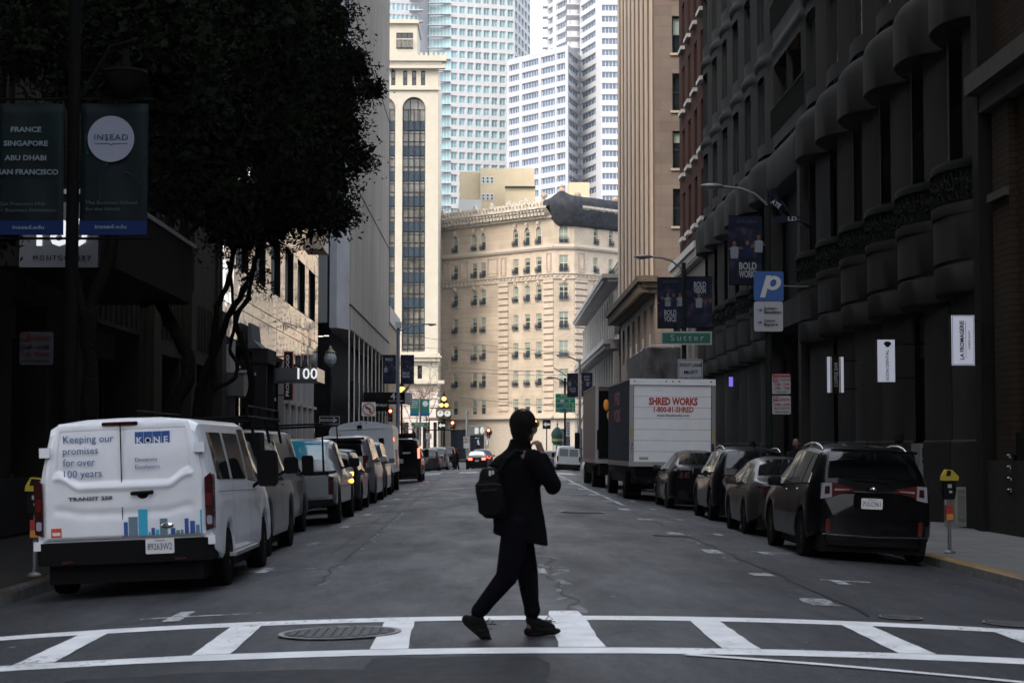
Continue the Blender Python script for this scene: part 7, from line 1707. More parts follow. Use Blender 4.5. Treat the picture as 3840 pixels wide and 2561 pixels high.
def insead(px0, px1, side, lab):
    t = thing('street_banner', lab, 'banner', (ax((px0+px1)/2, Y), Y, az(880, Y)), group='school banners on the near lamp post')
    x0, x1 = ax(px0, Y), ax(px1, Y); z0, z1 = at(px1, 882, Y).z, at(px1, 390, Y).z
    b = MB(); b.grid([[(x0+(x1-x0)*i/10, Y+0.015*sin(i*0.9+j*0.3), z0+(z1-z0)*j/12) for i in range(11)] for j in range(13)]); m_ = b.build('cloth', M_ban, t, smooth=True, world=True)
    sol = m_.modifiers.new('thick', 'SOLIDIFY'); sol.thickness = 0.006
    b = MB(); b.box(x0, x1, Y-0.025, Y-0.02, z0, z0+(z1-z0)*0.108); b.build('blue_band', M_banb, t, world=True); return t
t = insead(287, 543, 1, 'dark green banner with a pale round INSEAD disc, right of the near black post')
b = MB(); c = at(418, 523, Y); b.lathe([(0.325, -0.03), (0.325, -0.036)], (c.x, Y, c.z), 40, axis='y'); b.build('disc', M_disc, t, world=True)
M_dteal = mat('teal_letters', (0.01, 0.06, 0.07), 0.7)
wtxt(t, 'INSEAD', 419, 518, Y, 22, M_dteal, 127, dy=-0.045, spacing=1.1); b = MB(); c2 = at(419, 542, Y); b.box(c2.x-0.23, c2.x-0.02, Y-0.042, Y-0.038, c2.z, c2.z+0.006); b.box(c2.x+0.02, c2.x+0.23, Y-0.042, Y-0.038, c2.z, c2.z+0.006); b.tube([(c2.x-0.02, Y-0.04, c2.z), (c2.x, Y-0.04, c2.z-0.02), (c2.x+0.02, Y-0.04, c2.z)], 0.004, 4); b.build('rule', M_dteal, t, world=True)
wtxt(t, 'The Business School', 418, 762, Y, 14, M_bans, 194); wtxt(t, 'for the World', 388, 786, Y, 14, M_bans, 128); wtxt(t, 'insead.edu', 417, 852, Y, 15, M_bant, 118, bold=0.02)
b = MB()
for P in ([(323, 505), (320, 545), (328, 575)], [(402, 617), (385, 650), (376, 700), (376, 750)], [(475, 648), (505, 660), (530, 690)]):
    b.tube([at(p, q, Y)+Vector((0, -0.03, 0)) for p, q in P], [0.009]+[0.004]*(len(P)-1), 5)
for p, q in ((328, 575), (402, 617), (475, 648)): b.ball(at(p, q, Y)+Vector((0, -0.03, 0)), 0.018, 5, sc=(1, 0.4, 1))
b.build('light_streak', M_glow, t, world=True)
t = insead(-30, 226, -1, 'dark green banner listing France Singapore Abu Dhabi San Francisco, left of the near black post')
for s_, py, w_ in (('FRANCE', 489, 114), ('SINGAPORE', 541, 166), ('ABU DHABI', 595, 156), ('SAN FRANCISCO', 648, 226)): wtxt(t, s_, 99 if s_ != 'SAN FRANCISCO' else 108, py, Y, 20, M_bant, w_, bold=0.025)
wtxt(t, 'San Francisco Hub', 87, 766, Y, 14, M_bans, 168); wtxt(t, 'for Business Innovation', 100, 790, Y, 14, M_bans, 228); wtxt(t, 'insead.edu', 108, 854, Y, 15, M_bant, 118, bold=0.02)
# no parking sign on the same post
M_dimsign = mat('dim_sign_white', (0.025, 0.025, 0.03), 0.6); M_dimred = mat('dim_sign_red', (0.035, 0.004, 0.004), 0.6)
def noparking(px0, px1, py0, py1, Y, lab, rows, mw, mr, mk, top=None, group='red and white parking restriction signs'):
    t = thing('parking_sign', lab, 'sign', (ax((px0+px1)/2, Y), Y, az(py1, Y)), group=group)
    board(t, px0, px1, py0, py1, Y, mw, 0.03); h = py1-py0; w = px1-px0; f = 0.0
    if top: board(t, px0+1, px1-1, py0+1, py0+h*0.14, Y, mr, 0.01, name='red_header', dy=-0.022); wtxt(t, top, (px0+px1)/2, py0+h*0.07, Y, h*0.07, mw, w*0.8, dy=-0.05); f = 0.13
    board(t, px0+w*0.04, px0+w*0.34, py0+h*(f+0.05), py0+h*(f+0.27), Y, mr, 0.01, name='no_box', dy=-0.022); wtxt(t, 'NO', px0+w*0.19, py0+h*(f+0.16), Y, h*0.15, mw, w*0.24, dy=-0.05, bold=0.02)
    for s_, fx_, fy, hh, ww, mm in rows: wtxt(t, s_, px0+w*fx_, py0+h*(fy+f*0.8), Y, h*hh, mk if mm else mr, w*ww, dy=-0.035, bold=0.015)
    return t
noparking(70, 196, 1245, 1368, Y, 'dim no parking sign, Tuesday and Thursday, on the near black post', [('PARKING', 0.66, 0.2, 0.13, 0.56, 0), ('2AM - 6AM', 0.5, 0.46, 0.14, 0.84, 1), ('TUES  THURS', 0.5, 0.68, 0.12, 0.84, 0), ('STREET CLEANING', 0.5, 0.88, 0.07, 0.8, 1)], M_dimsign, M_dimred, M_sblack)
# left kerb parking meter behind the van
t = thing('parking_meter', 'yellow topped parking meter half hidden behind the lettered van', 'parking meter', (ax(136, 23.5), 23.5, sz(-5.8, 23.5)))
M_myel = mat('meter_yellow', (0.32, 0.26, 0.008), 0.5)
def meter(t, k=1.0, zt=1.06):
    b = MB(); b.tube([(0, 0, 0), (0, 0, zt*0.72)], 0.028, 10); b.lathe([(0.085, 0.0), (0.085, 0.02), (0.05, 0.05)], (0, 0, 0), 14); b.build('post', M_pole, t, smooth=40)
    b = MB(); b.prism([(-0.075, zt*0.74), (0.075, zt*0.74), (0.10, zt*0.86), (0.09, zt), (-0.09, zt), (-0.10, zt*0.86)], -0.06, 0.06); b.build('housing', M_trim, t)
    b = MB(); b.prism([(-0.12, zt), (0.13, zt), (0.14, zt+0.06), (0.04, zt+0.16), (-0.05, zt+0.17), (-0.11, zt+0.07)], -0.075, 0.075); o = b.build('solar_head', M_myel, t)
    b = MB(); b.prism([(-0.06, zt+0.07), (0.01, zt+0.07), (0.02, zt+0.15), (-0.035, zt+0.155)], -0.082, -0.076); b.build('screen', M_sblack, o)
    b = MB(); b.box(-0.03, 0.03, -0.066, -0.06, zt*0.90, zt*0.95); b.box(-0.01, 0.035, -0.066, -0.06, zt*0.83, zt*0.86); b.build('sticker', M_swhite, t)
    b = MB(); b.box(-0.055, 0.055, -0.045, 0.045, zt*0.45, zt*0.66); o = b.build('notice', M_sred, t); b = MB(); b.box(-0.05, 0.05, -0.049, -0.046, zt*0.46, zt*0.54); b.build('notice_panel', mat('orange_notice', (0.45, 0.22, 0.03), 0.6), o)
meter(t)
t = thing('parking_meter', 'yellow topped parking meter on the right pavement beside the black SUV', 'parking meter', (ax(3556, 28.4), 28.4, sz(7.0, 28.4))); meter(t, zt=1.10)
# ---- right side: lamp A with parking signs
Y = 47.0; xp = ax(2885, Y); th = thing('street_lamp', 'dark green lamp post with curved arm above the blue P parking sign', 'street lamp', (xp, Y, sz(xp, Y))); pole(th, xp, Y, sz(xp, Y), az(770, Y), 0.095, M_pgreen)
arm(th, [at(p, q, Y) for p, q in ((2883, 790), (2870, 762), (2830, 728), (2780, 708), (2700, 699))], 0.035, M_pole); cobra(th, 2628, 2722, 699, Y)
b = MB(); b.tube([at(2940, 1073, Y), at(3032, 1075, Y)], 0.012, 5); b.build('banner_rod', M_pole, th, world=True)
def picture_tex(t, b, co, c):      # abstract team photo: dark blue with soft pale and warm patches
    N = t.nodes.new; L = t.links.new; v = N('ShaderNodeTexNoise'); v.inputs['Scale'].default_value = 2.6; v.inputs['Detail'].default_value = 5; L(co, v.inputs[0])
    r = N('ShaderNodeValToRGB'); e = r.color_ramp.elements; e[0].position = 0.46; e[0].color = (0.002, 0.004, 0.016, 1); e[1].position = 0.72; e[1].color = (0.16, 0.13, 0.13, 1); n = r.color_ramp.elements.new(0.58); n.color = (0.012, 0.018, 0.05, 1); n2 = r.color_ramp.elements.new(0.63); n2.color = (0.075, 0.03, 0.018, 1)
    L(v.outputs[0], r.inputs[0]); L(r.outputs[0], b.inputs['Base Color'])
M_pic = mat('banner_picture', (0.01, 0.01, 0.03), 0.7, spec=0.2, tex=picture_tex); M_bnavy = mat('banner_navy', (0.003, 0.005, 0.022), 0.7, spec=0.2); M_btext = mat('banner_white_text', (0.25, 0.27, 0.30), 0.7)
M_fig1 = mat('printed_skin', (0.10, 0.05, 0.032), 0.8); M_fig2 = mat('printed_white_jersey', (0.16, 0.18, 0.22), 0.8); M_fig3 = mat('printed_navy_jersey', (0.012, 0.02, 0.06), 0.8)
def figs(t, px0, px1, py0, py1, Y, seed, n=3, k=1.0):
    rnd = random.Random(seed); w = px1-px0; h = py1-py0
    for i in range(n):
        cx = px0+w*(i+0.5)/n+rnd.uniform(-0.05, 0.05)*w; cy = py0+h*rnd.uniform(0.05, 0.22); hr = w*0.075*k; d = -0.03-0.004*i; s = Y/F
        b = MB(); p = at(cx, cy, Y); b.ball((p.x, Y+d, p.z), 1, 7, sc=(hr*s*0.8, 0.006, hr*s))
        for a in (1, -1):
            q = at(cx+a*hr*1.6, cy+hr*2.2, Y); e = at(cx+a*hr*rnd.uniform(2, 3), cy+hr*rnd.uniform(0.5, 4.5), Y); b.tube([(q.x, Y+d, q.z), (e.x, Y+d, e.z)], hr*s*0.35, 5)
        b.build('printed_figure', M_fig1, t, world=True)
        b = MB(); P = [at(cx+dx*hr, cy+dz*hr, Y) for dx, dz in ((-1.7, 1.6), (-0.5, 1.1), (0.5, 1.1), (1.7, 1.6), (1.5, 6), (-1.5, 6))]; b.prism([(q.x, q.z) for q in P], Y+d-0.006, Y+d-0.002); b.build('printed_jersey', M_fig2 if (i+seed) % 2 else M_fig3, t, world=True)
def bold_banner(lab, px0, px1, py0, py1, Y, words_, wy, seed, header=None, hpx=20, group='navy university banners on lamp posts', n=3, pm=M_pic):
    t = thing('street_banner', lab, 'banner', (ax((px0+px1)/2, Y), Y, az(py1, Y)), group=group)
    x0, x1 = ax(px0, Y), ax(px1, Y); z0, z1 = at(px0, py1, Y).z, at(px0, py0, Y).z
    b = MB(); b.box(x0, x1, Y-0.012, Y, z0, z1); b.build('cloth', pm, t, world=True)
    b = MB(); b.box(x0, x1, Y-0.02, Y-0.014, z1-(z1-z0)*0.16, z1); b.build('header', M_bnavy, t, world=True)
    b = MB(); b.tube([(x0, Y, z1+0.01), (x1, Y, z1+0.01)], 0.015, 5); b.tube([(x0, Y, z0-0.01), (x1, Y, z0-0.01)], 0.015, 5); build_each(b, 'rod', M_pblack, t, True)
    figs(t, px0, px1, py0+(py1-py0)*0.28, py1-(py1-py0)*0.1, Y, seed, n)
    if header: wtxt(t, header, (px0+px1)/2, py0+(py1-py0)*0.08, Y, hpx*0.45, M_bans, (px1-px0)*0.6, dy=-0.04)
    for i, s_ in enumerate(words_): wtxt(t, s_, wy[i][0], wy[i][1], Y, hpx, M_btext, wy[i][2], dy=-0.06, bold=0.03)
    return t
bold_banner('navy SFSU banner reading BOLD WORKS over dancing figures, above the blue P sign', 2737, 2862, 812, 1066, Y, ('BOLD', 'WORKS'), ((2803, 1000, 66), (2803, 1030, 66)), 1, 'SFSU.EDU', 27)
t = thing('torn_banner', 'torn navy banner flapping twisted from the top of the lamp post arm', 'banner', at(2890, 800, Y)); b = MB(); rnd = random.Random(5); R_ = []
for j in range(11):
    f = j/10; px_, py_ = 2885+(30+115*f*f*0.9)*1.0, 715+f*135; w_ = 55*(1-f)*0.7+70*f
    R_.append([at(px_-w_/2+w_*i/8-20*(1-f), py_+w_*i/8*0.35-10+8*sin(i+j), Y+0.12*sin(i*1.1+j*0.8)) for i in range(9)])
b.grid(R_); o = b.build('cloth', M_pic, t, smooth=True, world=True)
b = MB(); R_ = [[at(2895+135*i/8, 812+20*j/3+6*sin(i*0.8)*(j/3)-(i/8)*8*(j/3), Y-0.1) for i in range(9)] for j in range(4)]; b.grid(R_); b.build('upper_strip', M_bnavy, t, smooth=True, world=True)
wtxt(t, 'LD', 2968, 824, Y, 16, M_btext, 34, dy=-0.14, bold=0.03); wtxt(t, 'ATE', 2905, 770, Y, 18, M_btext, 40, dy=-0.2, bold=0.03, rot=radians(35))
t = thing('parking_guide_sign', 'blue square sign with a white italic P on the green lamp post', 'sign', (ax(2886, 46.8), 46.8, az(1130, 46.8)))
board(t, 2831, 2943, 1018, 1129, 46.8, M_sblue, 0.05)
b = MB(); P = [(2849, 1116), (2868, 1116), (2891, 1034), (2873, 1034)]; b.prism([(at(p, q, 46.8).x, at(p, q, 46.8).z) for p, q in P], 46.76, 46.772)
c = at(2899, 1062, 46.8); k_ = 46.8/F; ring = [(c.x+(29*cos(a)+3*sin(a))*k_, c.z+27*sin(a)*k_) for a in [2*pi*q/28 for q in range(28)]]; rin = [(c.x+(12*cos(a)+3*sin(a))*k_, c.z+14*sin(a)*k_) for a in [2*pi*q/28 for q in range(28)]]
for q in range(28):
    q2 = (q+1) % 28; b.prism([ring[q], ring[q2], rin[q2], rin[q]], 46.757, 46.77)
b.build('letter_p', mat('sign_pale', (0.42, 0.45, 0.50), 0.5), t, world=True)
t = thing('parking_guide_sign', 'white Sutter-Stockton and Union Square sign with blue arrows, below the blue P', 'sign', (ax(2886, 46.8), 46.8, az(1243, 46.8)))
board(t, 2831, 2940, 1131, 1243, 46.8, M_swhite, 0.06)
for s_, py, w_ in (('Sutter-', 1157, 52), ('Stockton', 1171, 66), ('Union', 1203, 42), ('Square', 1217, 53)): wtxt(t, s_, 2864+w_/2, py, 46.8, 11, M_sblack, w_, bold=0.02)
for py in (1163, 1209):
    b = MB()
    P = [(2841, py-2), (2851, py-2), (2851, py-6), (2859, py), (2851, py+6), (2851, py+2), (2841, py+2)]; b.prism([(at(p, q, 46.8).x, at(p, q, 46.8).z) for p, q in P], 46.76, 46.772); b.build('arrow', M_sblue, t, world=True)
noparking(2897, 2966, 1402, 1477, 46.8, 'tow-away no stopping sign above the no parking sign on the green post', [('STOPPING', 0.66, 0.2, 0.11, 0.56, 0), ('7AM - 9AM', 0.5, 0.42, 0.13, 0.8, 0), ('3PM - 7PM', 0.5, 0.62, 0.13, 0.8, 0), ('SCHOOL DAYS', 0.5, 0.80, 0.07, 0.6, 1)], M_swhite, M_sred, M_sblack, top='TOW-AWAY')
noparking(2897, 2966, 1484, 1553, 46.8, 'no parking sign, Monday Wednesday Friday, lower of two on the green post', [('PARKING', 0.66, 0.2, 0.13, 0.56, 0), ('2AM - 6AM', 0.5, 0.46, 0.14, 0.84, 0), ('MON WED FRI', 0.5, 0.68, 0.12, 0.84, 0), ('STREET CLEANING', 0.5, 0.88, 0.07, 0.8, 1)], M_swhite, M_sred, M_sblack)
# ---- lamp B with two banners and the street name
Y = 68.0; xp = ax(2567, Y); th = thing('street_lamp', 'dark green lamp post between two navy banners above the Sutter sign', 'street lamp', (xp, Y, sz(xp, Y))); pole(th, xp, Y, sz(xp, Y), az(985, Y), 0.10, M_pgreen)
arm(th, [at(p, q, Y) for p, q in ((2567, 1030), (2552, 1005), (2520, 980), (2485, 968), (2440, 963))], 0.035, M_pole); cobra(th, 2380, 2452, 963, Y)
bold_banner('navy banner reading BOLD VOICE over raised hands, above the Sutter sign', 2467, 2562, 1042, 1230, Y, ('BOLD', 'VOICE'), ((2513, 1174, 46), (2513, 1197, 46)), 2, 'SFSU.EDU', 21, n=4)
bold_banner('navy banner reading BOLD VISION, beside the raised hands banner', 2573, 2674, 1039, 1228, Y, ('BOLD', 'VISION'), ((2624, 1069, 46), (2624, 1091, 46)), 3, None, 21, n=1)
b = None
t = thing('street_name_sign', 'long green Sutter street name sign below the two navy banners', 'sign', (ax(2576, Y-0.3), Y-0.3, az(1293, Y)))
board(t, 2480, 2672, 1243, 1293, Y-0.3, M_swhite, 0.02, edge=(M_sgreen, M_sgreen)); wtxt(t, 'Sutter', 2576, 1268, Y-0.3, 24, mat('street_name_letters', (0.30, 0.36, 0.36), 0.5), 126, dy=-0.06, spacing=1.35)
t = thing('lane_sign', 'white RIGHT LANE MUST TURN RIGHT sign over the box truck roof', 'sign', (ax(2590, 67), 67, az(1440, 67)))
board(t, 2543, 2637, 1347, 1442, 67, M_swhite, 0.06, edge=(M_sblack, M_swhite))
for s_, py, w_ in (('RIGHT LANE', 1369, 80), ('MUST', 1396, 52), ('TURN RIGHT', 1421, 80)): wtxt(t, s_, 2590, py, 67, 13, M_sblack, w_, dy=-0.05, bold=0.01)
b = MB(); b.tube([(ax(2590, 67), 67.03, -0.1), (ax(2590, 67), 67.03, az(1350, 67))], 0.03, 6); b.build('post', M_pole, t, world=True)
# ---- blade signs on the charcoal building
M_litbox = mat('lit_sign_box', (0.42, 0.44, 0.52), 0.5, emit=(0.75, 0.8, 1.0), es=0.10)
def blade(px0, px1, py0, py1, Y, lab, dress):
    t = thing('blade_sign', lab, 'sign', (ax((px0+px1)/2, Y), Y, az(py1, Y)), group='vertical shop signs on the charcoal building')
    x0, x1 = ax(px0, Y), ax(px1, Y); z0, z1 = at(px0, py1, Y).z, at(px0, py0, Y).z
    b = MB(); b.box(x0-0.01, x1+0.01, Y, Y+0.14, z0-0.01, z1+0.01); b.build('case', M_sblack, t, world=True)
    b = MB(); b.box(x1, XR+0.4, Y+0.05, Y+0.09, z1-0.12, z1-0.08); b.box(x1, XR+0.4, Y+0.05, Y+0.09, z0+0.08, z0+0.12); build_each(b, 'bracket', M_sblack, t, True)
    dress(t, Y)
def d1(t, Y):
    for a, c in ((3104, 3116), (3155, 3166)): board(t, a, c, 1338, 1472, Y, M_litbox, 0.003, name='light_strip', dy=-0.002)
    for a, c in ((3119, 3122), (3149, 3152)): board(t, a, c, 1338, 1472, Y, M_frame, 0.002, name='stripe', dy=-0.002)
    wtxt(t, 'COFFEE BAR', 3135, 1405, Y, 13, M_swhite, 92, rot=-pi/2)
def d2(t, Y):
    board(t, 3294, 3359, 1274, 1432, Y, M_litbox, 0.003, name='face', dy=-0.002); wtxt(t, 'ICON DENTAL', 3327, 1369, Y, 12, M_sblack, 112, rot=-pi/2)
    b = MB(); c = at(3327, 1291, Y); P = [(c.x+0.085*cos(a)*(1 if sin(a) > -0.3 else 0.7), c.z+0.065*sin(a)) for a in [2*pi*q/20 for q in range(20)]]; b.prism(P, Y-0.036, Y-0.026); b.build('logo', M_sblack, t, world=True)
def d3(t, Y):
    board(t, 3573, 3659, 1183, 1370, Y, M_litbox, 0.003, name='face', dy=-0.002, edge=(M_sblue, M_litbox)); wtxt(t, 'LA FROMAGERIE', 3606, 1276, Y, 16, M_sblack, 146, rot=-pi/2, dy=-0.04, bold=0.02); wtxt(t, 'CHEESE SHOP', 3633, 1276, Y, 7, M_sblack, 70, rot=-pi/2, dy=-0.04)
    b = MB(); c = at(3620, 1276, Y); b.box(c.x-0.003, c.x+0.003, Y-0.038, Y-0.034, c.z-0.34, c.z+0.34); b.build('rule', M_sblack, t, world=True)
blade(3103, 3167, 1337, 1473, 47.0, 'black vertical COFFEE BAR sign with two pale side strips', d1)
blade(3293, 3360, 1273, 1433, 41.2, 'pale vertical ICON DENTAL sign with a dark tooth mark', d2)
blade(3572, 3660, 1182, 1371, 34.4, 'pale vertical LA FROMAGERIE cheese shop sign with thin border', d3)
t = thing('window_screen', 'small purple blue lit screen hanging in the charcoal building', 'screen', (ax(2742, 72), 72, az(1450, 72)))
b = MB(); b.box(ax(2733, 72), ax(2752, 72), 72, 72.08, az(1452, 72), az(1410, 72)); b.build('case', M_sblack, t, world=True)
b = MB(); b.box(ax(2735, 72), ax(2750, 72), 71.98, 71.995, az(1449, 72), az(1413, 72)); b.build('display', mat('purple_display', (0.05, 0.03, 0.2), 0.4, emit=(0.25, 0.2, 0.9), es=0.35), t, world=True)
# ---- right pavement things
t = thing('cash_machine', 'pale framed cash machine set in the granite base beyond the black SUV', 'cash machine', (ax(3472, 39.8), 39.8, 0.4))
b = MB(); b.box(ax(3448, 39.8), ax(3497, 39.8), 39.8, 40.6, 0.45, az(1662, 39.8)); b.build('frame', mat('machine_grey', (0.11, 0.12, 0.13), 0.5), t, world=True)
b = MB(); b.box(ax(3458, 39.8), ax(3492, 39.8), 39.76, 39.8-0.002, az(1712, 39.8), az(1680, 39.8)); b.build('screen', M_cglass, t, world=True)
b = MB(); b.box(ax(3458, 39.8), ax(3492, 39.8), 39.74, 39.8-0.002, az(1735, 39.8), az(1722, 39.8)); b.build('keypad', M_sblack, t, world=True)
t = thing('barrier', 'low cream panelled barrier between the meter and the orange post', 'barrier', (ax(3600, 36.2), 36.2, 0)); x0, x1 = ax(3540, 36.2), ax(3666, 36.2); M_barr = mat('barrier_cream', (0.16, 0.18, 0.16), 0.6); z0 = sz(8.9, 36)
b = MB(); zt_b = az(1826, 36.2); b.box(x0, x1, 36.2, 36.25, z0+0.03, z0+0.12, 1); b.box(x0, x1, 36.2, 36.25, zt_b-0.05, zt_b); n = 3
for k in range(n+1): x = x0+(x1-x0-0.05)*k/n; b.box(x, x+0.05, 36.2, 36.25, z0+0.121, zt_b-0.051)
b.build('frame', [M_barr, M_pole], t, world=True)
b = MB(); b.box(x0+0.02, x1-0.02, 36.215, 36.235, z0+0.125, zt_b-0.055); b.build('panel', mat('barrier_panel', (0.09, 0.105, 0.09), 0.6), t, world=True)
for k in range(n): x = x0+(x1-x0-0.05)*k/n+0.09; w_ = (x1-x0)/n-0.13; b = MB(); b.box(x, x+w_, 36.19, 36.213, zt_b-0.16, zt_b-0.14); b.box(x, x+w_, 36.19, 36.213, z0+0.2, z0+0.22); b.build('moulding', M_barr, t, world=True)
t = thing('delineator_post', 'orange traffic post with two pale bands at the granite pier', 'traffic post', (ax(3691, 35.4), 35.4, sz(9.2, 35.4))); M_or = mat('traffic_orange', (0.30, 0.035, 0.012), 0.6)
b = MB(); b.tube([(0, 0, 0.04), (0, 0, 1.0)], [0.055, 0.045], 12); b.lathe([(0.03, 1.0), (0.045, 1.04), (0.045, 1.10), (0.02, 1.13)], n=12); b.build('post', M_or, t, smooth=50)
for z in (0.70, 0.88): b = MB(); b.lathe([(0.056, z), (0.056, z+0.09)], n=14); b.build('band', mat('dirty_reflector', (0.12, 0.09, 0.08), 0.5), t)
b = MB(); b.lathe([(0.20, 0.0), (0.19, 0.04), (0.07, 0.05)], n=8); b.build('base', M_trim, t)
t = thing('hose_inlet', 'column of four chrome hose inlets on the brick wall at the right edge', 'standpipe', (XR-0.05, 33.2, 0.0))
b = MB(); b.box(XR-0.10, XR+0.02, 33.05, 33.35, 0.3, 1.75); b.build('backplate', M_trim, t, world=True)
for k in range(4):
    z = az(1715+43*k, 33.2); b = MB(); b.tube([(XR-0.1, 33.2, z), (XR-0.24, 33.05, z)], [0.05, 0.06], 10); b.lathe([(0.07, 0.0), (0.07, 0.05), (0.04, 0.07)], (XR-0.24, 33.05, z), 12, axis='z'); b.build('inlet', M_chrome, t, smooth=40, world=True)
t = thing('hose_inlet', 'single brass pipe cap low on the brick plinth at the frame edge', 'standpipe', (XR, 31.2, 0.0)); z = az(1880, 31.2)
b = MB(); b.tube([(XR, 31.2, z), (XR-0.34, 31.1, z)], [0.07, 0.06], 10); b.ball((XR-0.34, 31.1, z), 0.085, 6); b.build('cap', M_chrome, t, smooth=40, world=True)
# ---- left side blade sign, historic lamp and signs
t = thing('blade_sign', 'black and red vertical PROPER FOOD sign behind the 100 canopy', 'sign', (ax(1081, 74), 74, az(1500, 74)))
board(t, 1063, 1099, 1318, 1501, 74, M_sred, 0.01, t=0.14); board(t, 1066, 1096, 1321, 1498, 74, M_sblack, 0.01, name='face', dy=-0.145); wtxt(t, 'PROPER FOOD', 1081, 1409, 74, 12, mat('white_letters', (0.6, 0.6, 0.6), 0.5), 154, dy=-0.18, rot=-pi/2, bold=0.01)
b = MB(); b.box(XL, ax(1064, 74), 73.95, 74.0, az(1340, 74), az(1335, 74)); b.box(XL, ax(1064, 74), 73.95, 74.0, az(1485, 74), az(1480, 74)); build_each(b, 'bracket', M_sblack, t, True)
t = thing('wall_lantern', 'ribbed white globe lantern with brass crown by the dark recess', 'lantern', (ax(1238, 95), 95, az(1460, 95)))
c = at(1238, 1345, 95); b = MB(); b.lathe([(0.05, -0.42), (0.28, -0.2), (0.32, 0.05), (0.22, 0.28)], (c.x, 95, c.z), 18); b.build('globe', mat('ribbed_globe', (0.30, 0.33, 0.38), 0.3), t, smooth=50, world=True)
b = MB()
for k in range(9): a = 2*pi*k/9; b.tube([(c.x+0.30*cos(a), 95+0.30*sin(a), c.z-0.18), (c.x+0.33*cos(a), 95+0.33*sin(a), c.z+0.05), (c.x+0.23*cos(a), 95+0.23*sin(a), c.z+0.28)], 0.012, 4)
b.lathe([(0.25, 0.28), (0.27, 0.34), (0.12, 0.45), (0.10, 0.55), (0.02, 0.68)], (c.x, 95, c.z), 14); b.build('crown', mat('aged_brass', (0.13, 0.12, 0.07), 0.5, 0.6), t, smooth=50, world=True)
b = MB(); b.lathe([(0.05, -0.42), (0.14, -0.55), (0.07, -0.8), (0.16, -1.1), (0.05, -1.5)], (c.x, 95, c.z), 12); b.lathe([(0.14, -1.5), (0.07, -1.6), (0.07, -4.5)], (c.x, 95, c.z), 12); b.build('stem', mat('black_ironwork', (0.012, 0.012, 0.012), 0.5), t, smooth=50, world=True)
t = thing('one_way_sign', 'black ONE WAY sign with white right arrow on the left pavement', 'sign', (ax(1235, 70), 70, sz(-6, 70)))
board(t, 1197, 1273, 1561, 1590, 70, M_swhite, 0.01, edge=(M_sblack, M_sblack)); b = MB(); P = [(1202, 1571), (1250, 1571), (1250, 1565), (1266, 1575.5), (1250, 1586), (1250, 1580), (1202, 1580)]; b.prism([(at(p, q, 70).x, at(p, q, 70).z) for p, q in P], 69.955, 69.965); b.build('arrow', M_swhite, t, world=True)
wtxt(t, 'ONE WAY', 1228, 1575.5, 70, 7, M_sblack, 44, dy=-0.06, bold=0.02); b = MB(); b.tube([(ax(1250, 70), 70.03, sz(-6, 70)), (ax(1250, 70), 70.03, az(1560, 70))], 0.03, 6); b.build('post', M_pole, t, world=True)
def noturn(px, py, r, Y, lab, rot180=False, mw=M_fwh):
    t = thing('no_turn_sign', lab, 'sign', (ax(px, Y), Y, az(py+r, Y)), group='no left turn signs'); board(t, px-r, px+r, py-r, py+r, Y, mw, 0.03)
    c = at(px, py, Y); k = Y/F; R = r*k*0.88; b = MB()
    for q in range(32):
        a0, a1 = 2*pi*q/32, 2*pi*(q+1)/32; b.prism([(c.x+R*cos(a0), c.z+R*sin(a0)), (c.x+R*cos(a1), c.z+R*sin(a1)), (c.x+R*0.84*cos(a1), c.z+R*0.84*sin(a1)), (c.x+R*0.84*cos(a0), c.z+R*0.84*sin(a0))], Y-0.035, Y-0.028)
    b.prism([(c.x-R*0.66, c.z+R*0.54), (c.x-R*0.54, c.z+R*0.66), (c.x+R*0.66, c.z-R*0.54), (c.x+R*0.54, c.z-R*0.66)], Y-0.045, Y-0.037); b.build('red_ring', M_sred, t, world=True)
    b = MB(); P = [(0.35, -0.6), (0.13, -0.6), (0.13, -0.05), (-0.2, 0.12), (-0.2, -0.08), (-0.62, 0.25), (-0.15, 0.5), (-0.15, 0.34), (0.35, 0.1)]; b.prism([(c.x+x*R, c.z+z*R) for x, z in P], Y-0.027, Y-0.0225); b.build('arrow', M_sblack, t, world=True); return t
t = noturn(1382, 1534, 26, 90, 'larger no left turn sign above the white utility truck'); b = MB(); b.tube([(ax(1382, 90), 90.03, gz(-5, 90)), (ax(1382, 90), 90.03, az(1510, 90))], 0.03, 6); b.build('post', M_pole, t, world=True)
# left galvanised lamp with banners and a signal
Y = 115.0; xp = ax(1492, Y); th = thing('street_lamp', 'grey lamp post with long arm reaching right, between two banners on the left', 'street lamp', (xp, Y, sz(xp, Y)))
b = MB(); b.tube([(xp, Y, sz(xp, Y)), (xp, Y, az(1215, Y))], [0.13, 0.10], 12); b.build('pole', mat('blue_grey_pole', (0.12, 0.14, 0.18), 0.5, 0.3), th, smooth=50, world=True)
arm(th, [at(p, q, Y) for p, q in ((1492, 1245), (1510, 1235), (1545, 1222), (1590, 1216), (1620, 1216))], 0.045, M_pole); cobra(th, 1602, 1636, 1217, Y)
b = MB(); b.box(ax(1482, Y), ax(1504, Y), Y-0.2, Y+0.2, az(1232, Y), az(1208, Y)); b.build('sensor_box', mat('box_grey', (0.3, 0.33, 0.36), 0.5), th, world=True)
bold_banner('navy banner reading BOLD on the grey lamp post, one nearer the colonnade', 1434, 1484, 1332, 1438, Y, ('BOLD',), ((1459, 1348, 27),), 5, None, 10, n=2); bold_banner('navy banner with a pointing man, right of the grey lamp post', 1501, 1552, 1332, 1438, Y, ('BOLD', 'IDEAS'), ((1523, 1400, 26), (1523, 1412, 26)), 6, None, 9, n=1)
M_siglit = mat('signal_red_lit', (1, 0.1, 0.02), 0.4, emit=(1, 0.13, 0.03), es=7.0); M_sigc = mat('signal_core', (1, 0.4, 0.05), 0.4, emit=(1, 0.5, 0.1), es=9.0)
